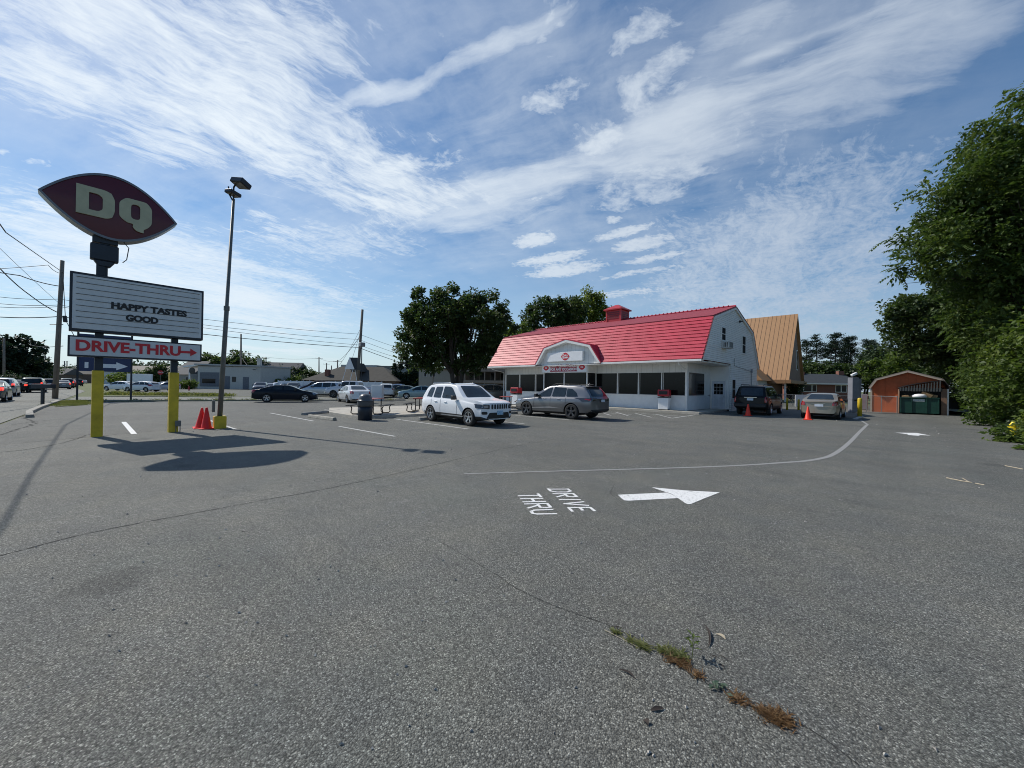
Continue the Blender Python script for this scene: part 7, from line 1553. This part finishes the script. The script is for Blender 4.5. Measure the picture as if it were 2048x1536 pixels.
def curl(a, b, w_, m, nm, label, cat, h_=.012, bend=.15):
    a, b = Vector((*a, .003)), Vector((*b, .003)); d = b-a; s_ = Vector((-d.y, d.x, 0)).normalized(); vs = []; n = 7
    for i in range(n):
        t = i/(n-1); p = a.lerp(b, t)+s_*bend*d.length*sin(t*pi); ww = w_*sin(pi*(.12+.8*t)); up_ = h_*(.3+sin(t*pi))
        vs += [p+s_*ww+Vector((0, 0, up_*.9)), p+Vector((0, 0, .002)), p-s_*ww+Vector((0, 0, up_*.5))]
    fs = []
    for i in range(n-1): fs += [(3*i, 3*i+3, 3*i+4, 3*i+1), (3*i+1, 3*i+4, 3*i+5, 3*i+2)]
    o = MB().add(vs, fs).build(nm, m, fix=False, smooth=True); tag(o, label, cat); return o
curl((-0.91, 2.81), (-0.81, 2.58), .007, M_tw, 'dead_leaf', 'long curled dark brown leaf standing right of the green weed', 'leaf', .012, .08)
curl((-0.82, 2.76), (-0.76, 2.74), .012, M_twl, 'dead_leaf', 'pale tan fallen leaf near the curled brown leaf', 'leaf', .008)
curl((-1.1, 2.01), (-1, 2.01), .005, M_tw, 'twig', 'thin dark twig left of the crack plants', 'twig', .012, .1)
curl((-0.85, 1.87), (-0.81, 1.93), .010, M_tw, 'bark_chip', 'short black strip of bark left of the rusty clump', 'bark', .01, .0)
curl((-0.85, 1.79), (-0.82, 1.78), .012, M_tw, 'dead_leaf', 'small dark leaf below the bark strip', 'leaf', .015)
for i, (a, b) in enumerate((((-0.77, 2.51), (-0.74, 2.52)), ((-0.74, 2.55), (-0.69, 2.54)), ((-0.72, 2.47), (-0.68, 2.46)), ((-1.34, 2.33), (-1.27, 2.37)), ((-0.55, 3.48), (-0.52, 3.49)), ((-4.94, 0.92), (-4.92, 0.96)))):
    curl(a, b, .003, M_tw, 'twig', ['tiny dark stick beside the pale leaf', 'second tiny dark stick beside the pale leaf', 'tiny stick below the pair near the pale leaf', 'thin dark stick at the top end of the crack', 'small dark crumb on bare asphalt right of centre', 'small dark stick on bare asphalt at left'][i], 'twig', .006, .05)
def twig(pts, r_, m, label):
    o = MB().tube([(p[0], p[1], .008) for p in pts], r_, 5).build('twig', m); tag(o, label, 'twig'); return o
twig([(0.69, 10.88), (0.87, 10.71), (0.98, 10.67)], .010, M_twl, 'pale forked twig on the lane at right'); twig([(1.01, 10.63), (1.11, 10.56)], .010, M_twl, 'short broken end beside the pale forked twig')
twig([(0.9, 11.09), (0.95, 10.69)], .006, M_twl, 'thin side fork lying against the pale twig'); twig([(1.73, 13.75), (1.93, 13.43)], .008, M_twl, 'pale twig at the right picture edge')
twig([(-1.35, 2.26), (-1.22, 2.26), (-1.1, 2.26)], .0014, M_twl, 'long thin pale straw beside the small tufts')
# scattered grit and leaf litter: too many to count
r = random.Random(5); vs = []; fs = []
for _ in range(520):
    d_ = 1.8+r.random()**1.6*26; a = R(44.7+90)+r.uniform(-.9, .9); p = Vector((cos(a)*d_, sin(a)*d_, .004)); s_ = r.uniform(.004, .012)*(1+d_/14)
    n0 = len(vs); q_ = [p+Vector((cos(k*2.1+r.random())*s_, sin(k*2.1+r.random())*s_, 0)) for k in range(3)]+[p+Vector((0, 0, s_*.7))]; vs += q_; fs += [(n0, n0+1, n0+3), (n0+1, n0+2, n0+3), (n0+2, n0, n0+3)]
MB().add(vs, fs).build('scattered_grit', mat('grit', (.06, .055, .05), .9, var=.8, vscale=2, col2=(.35, .33, .3)), fix=False)['kind'] = 'stuff'
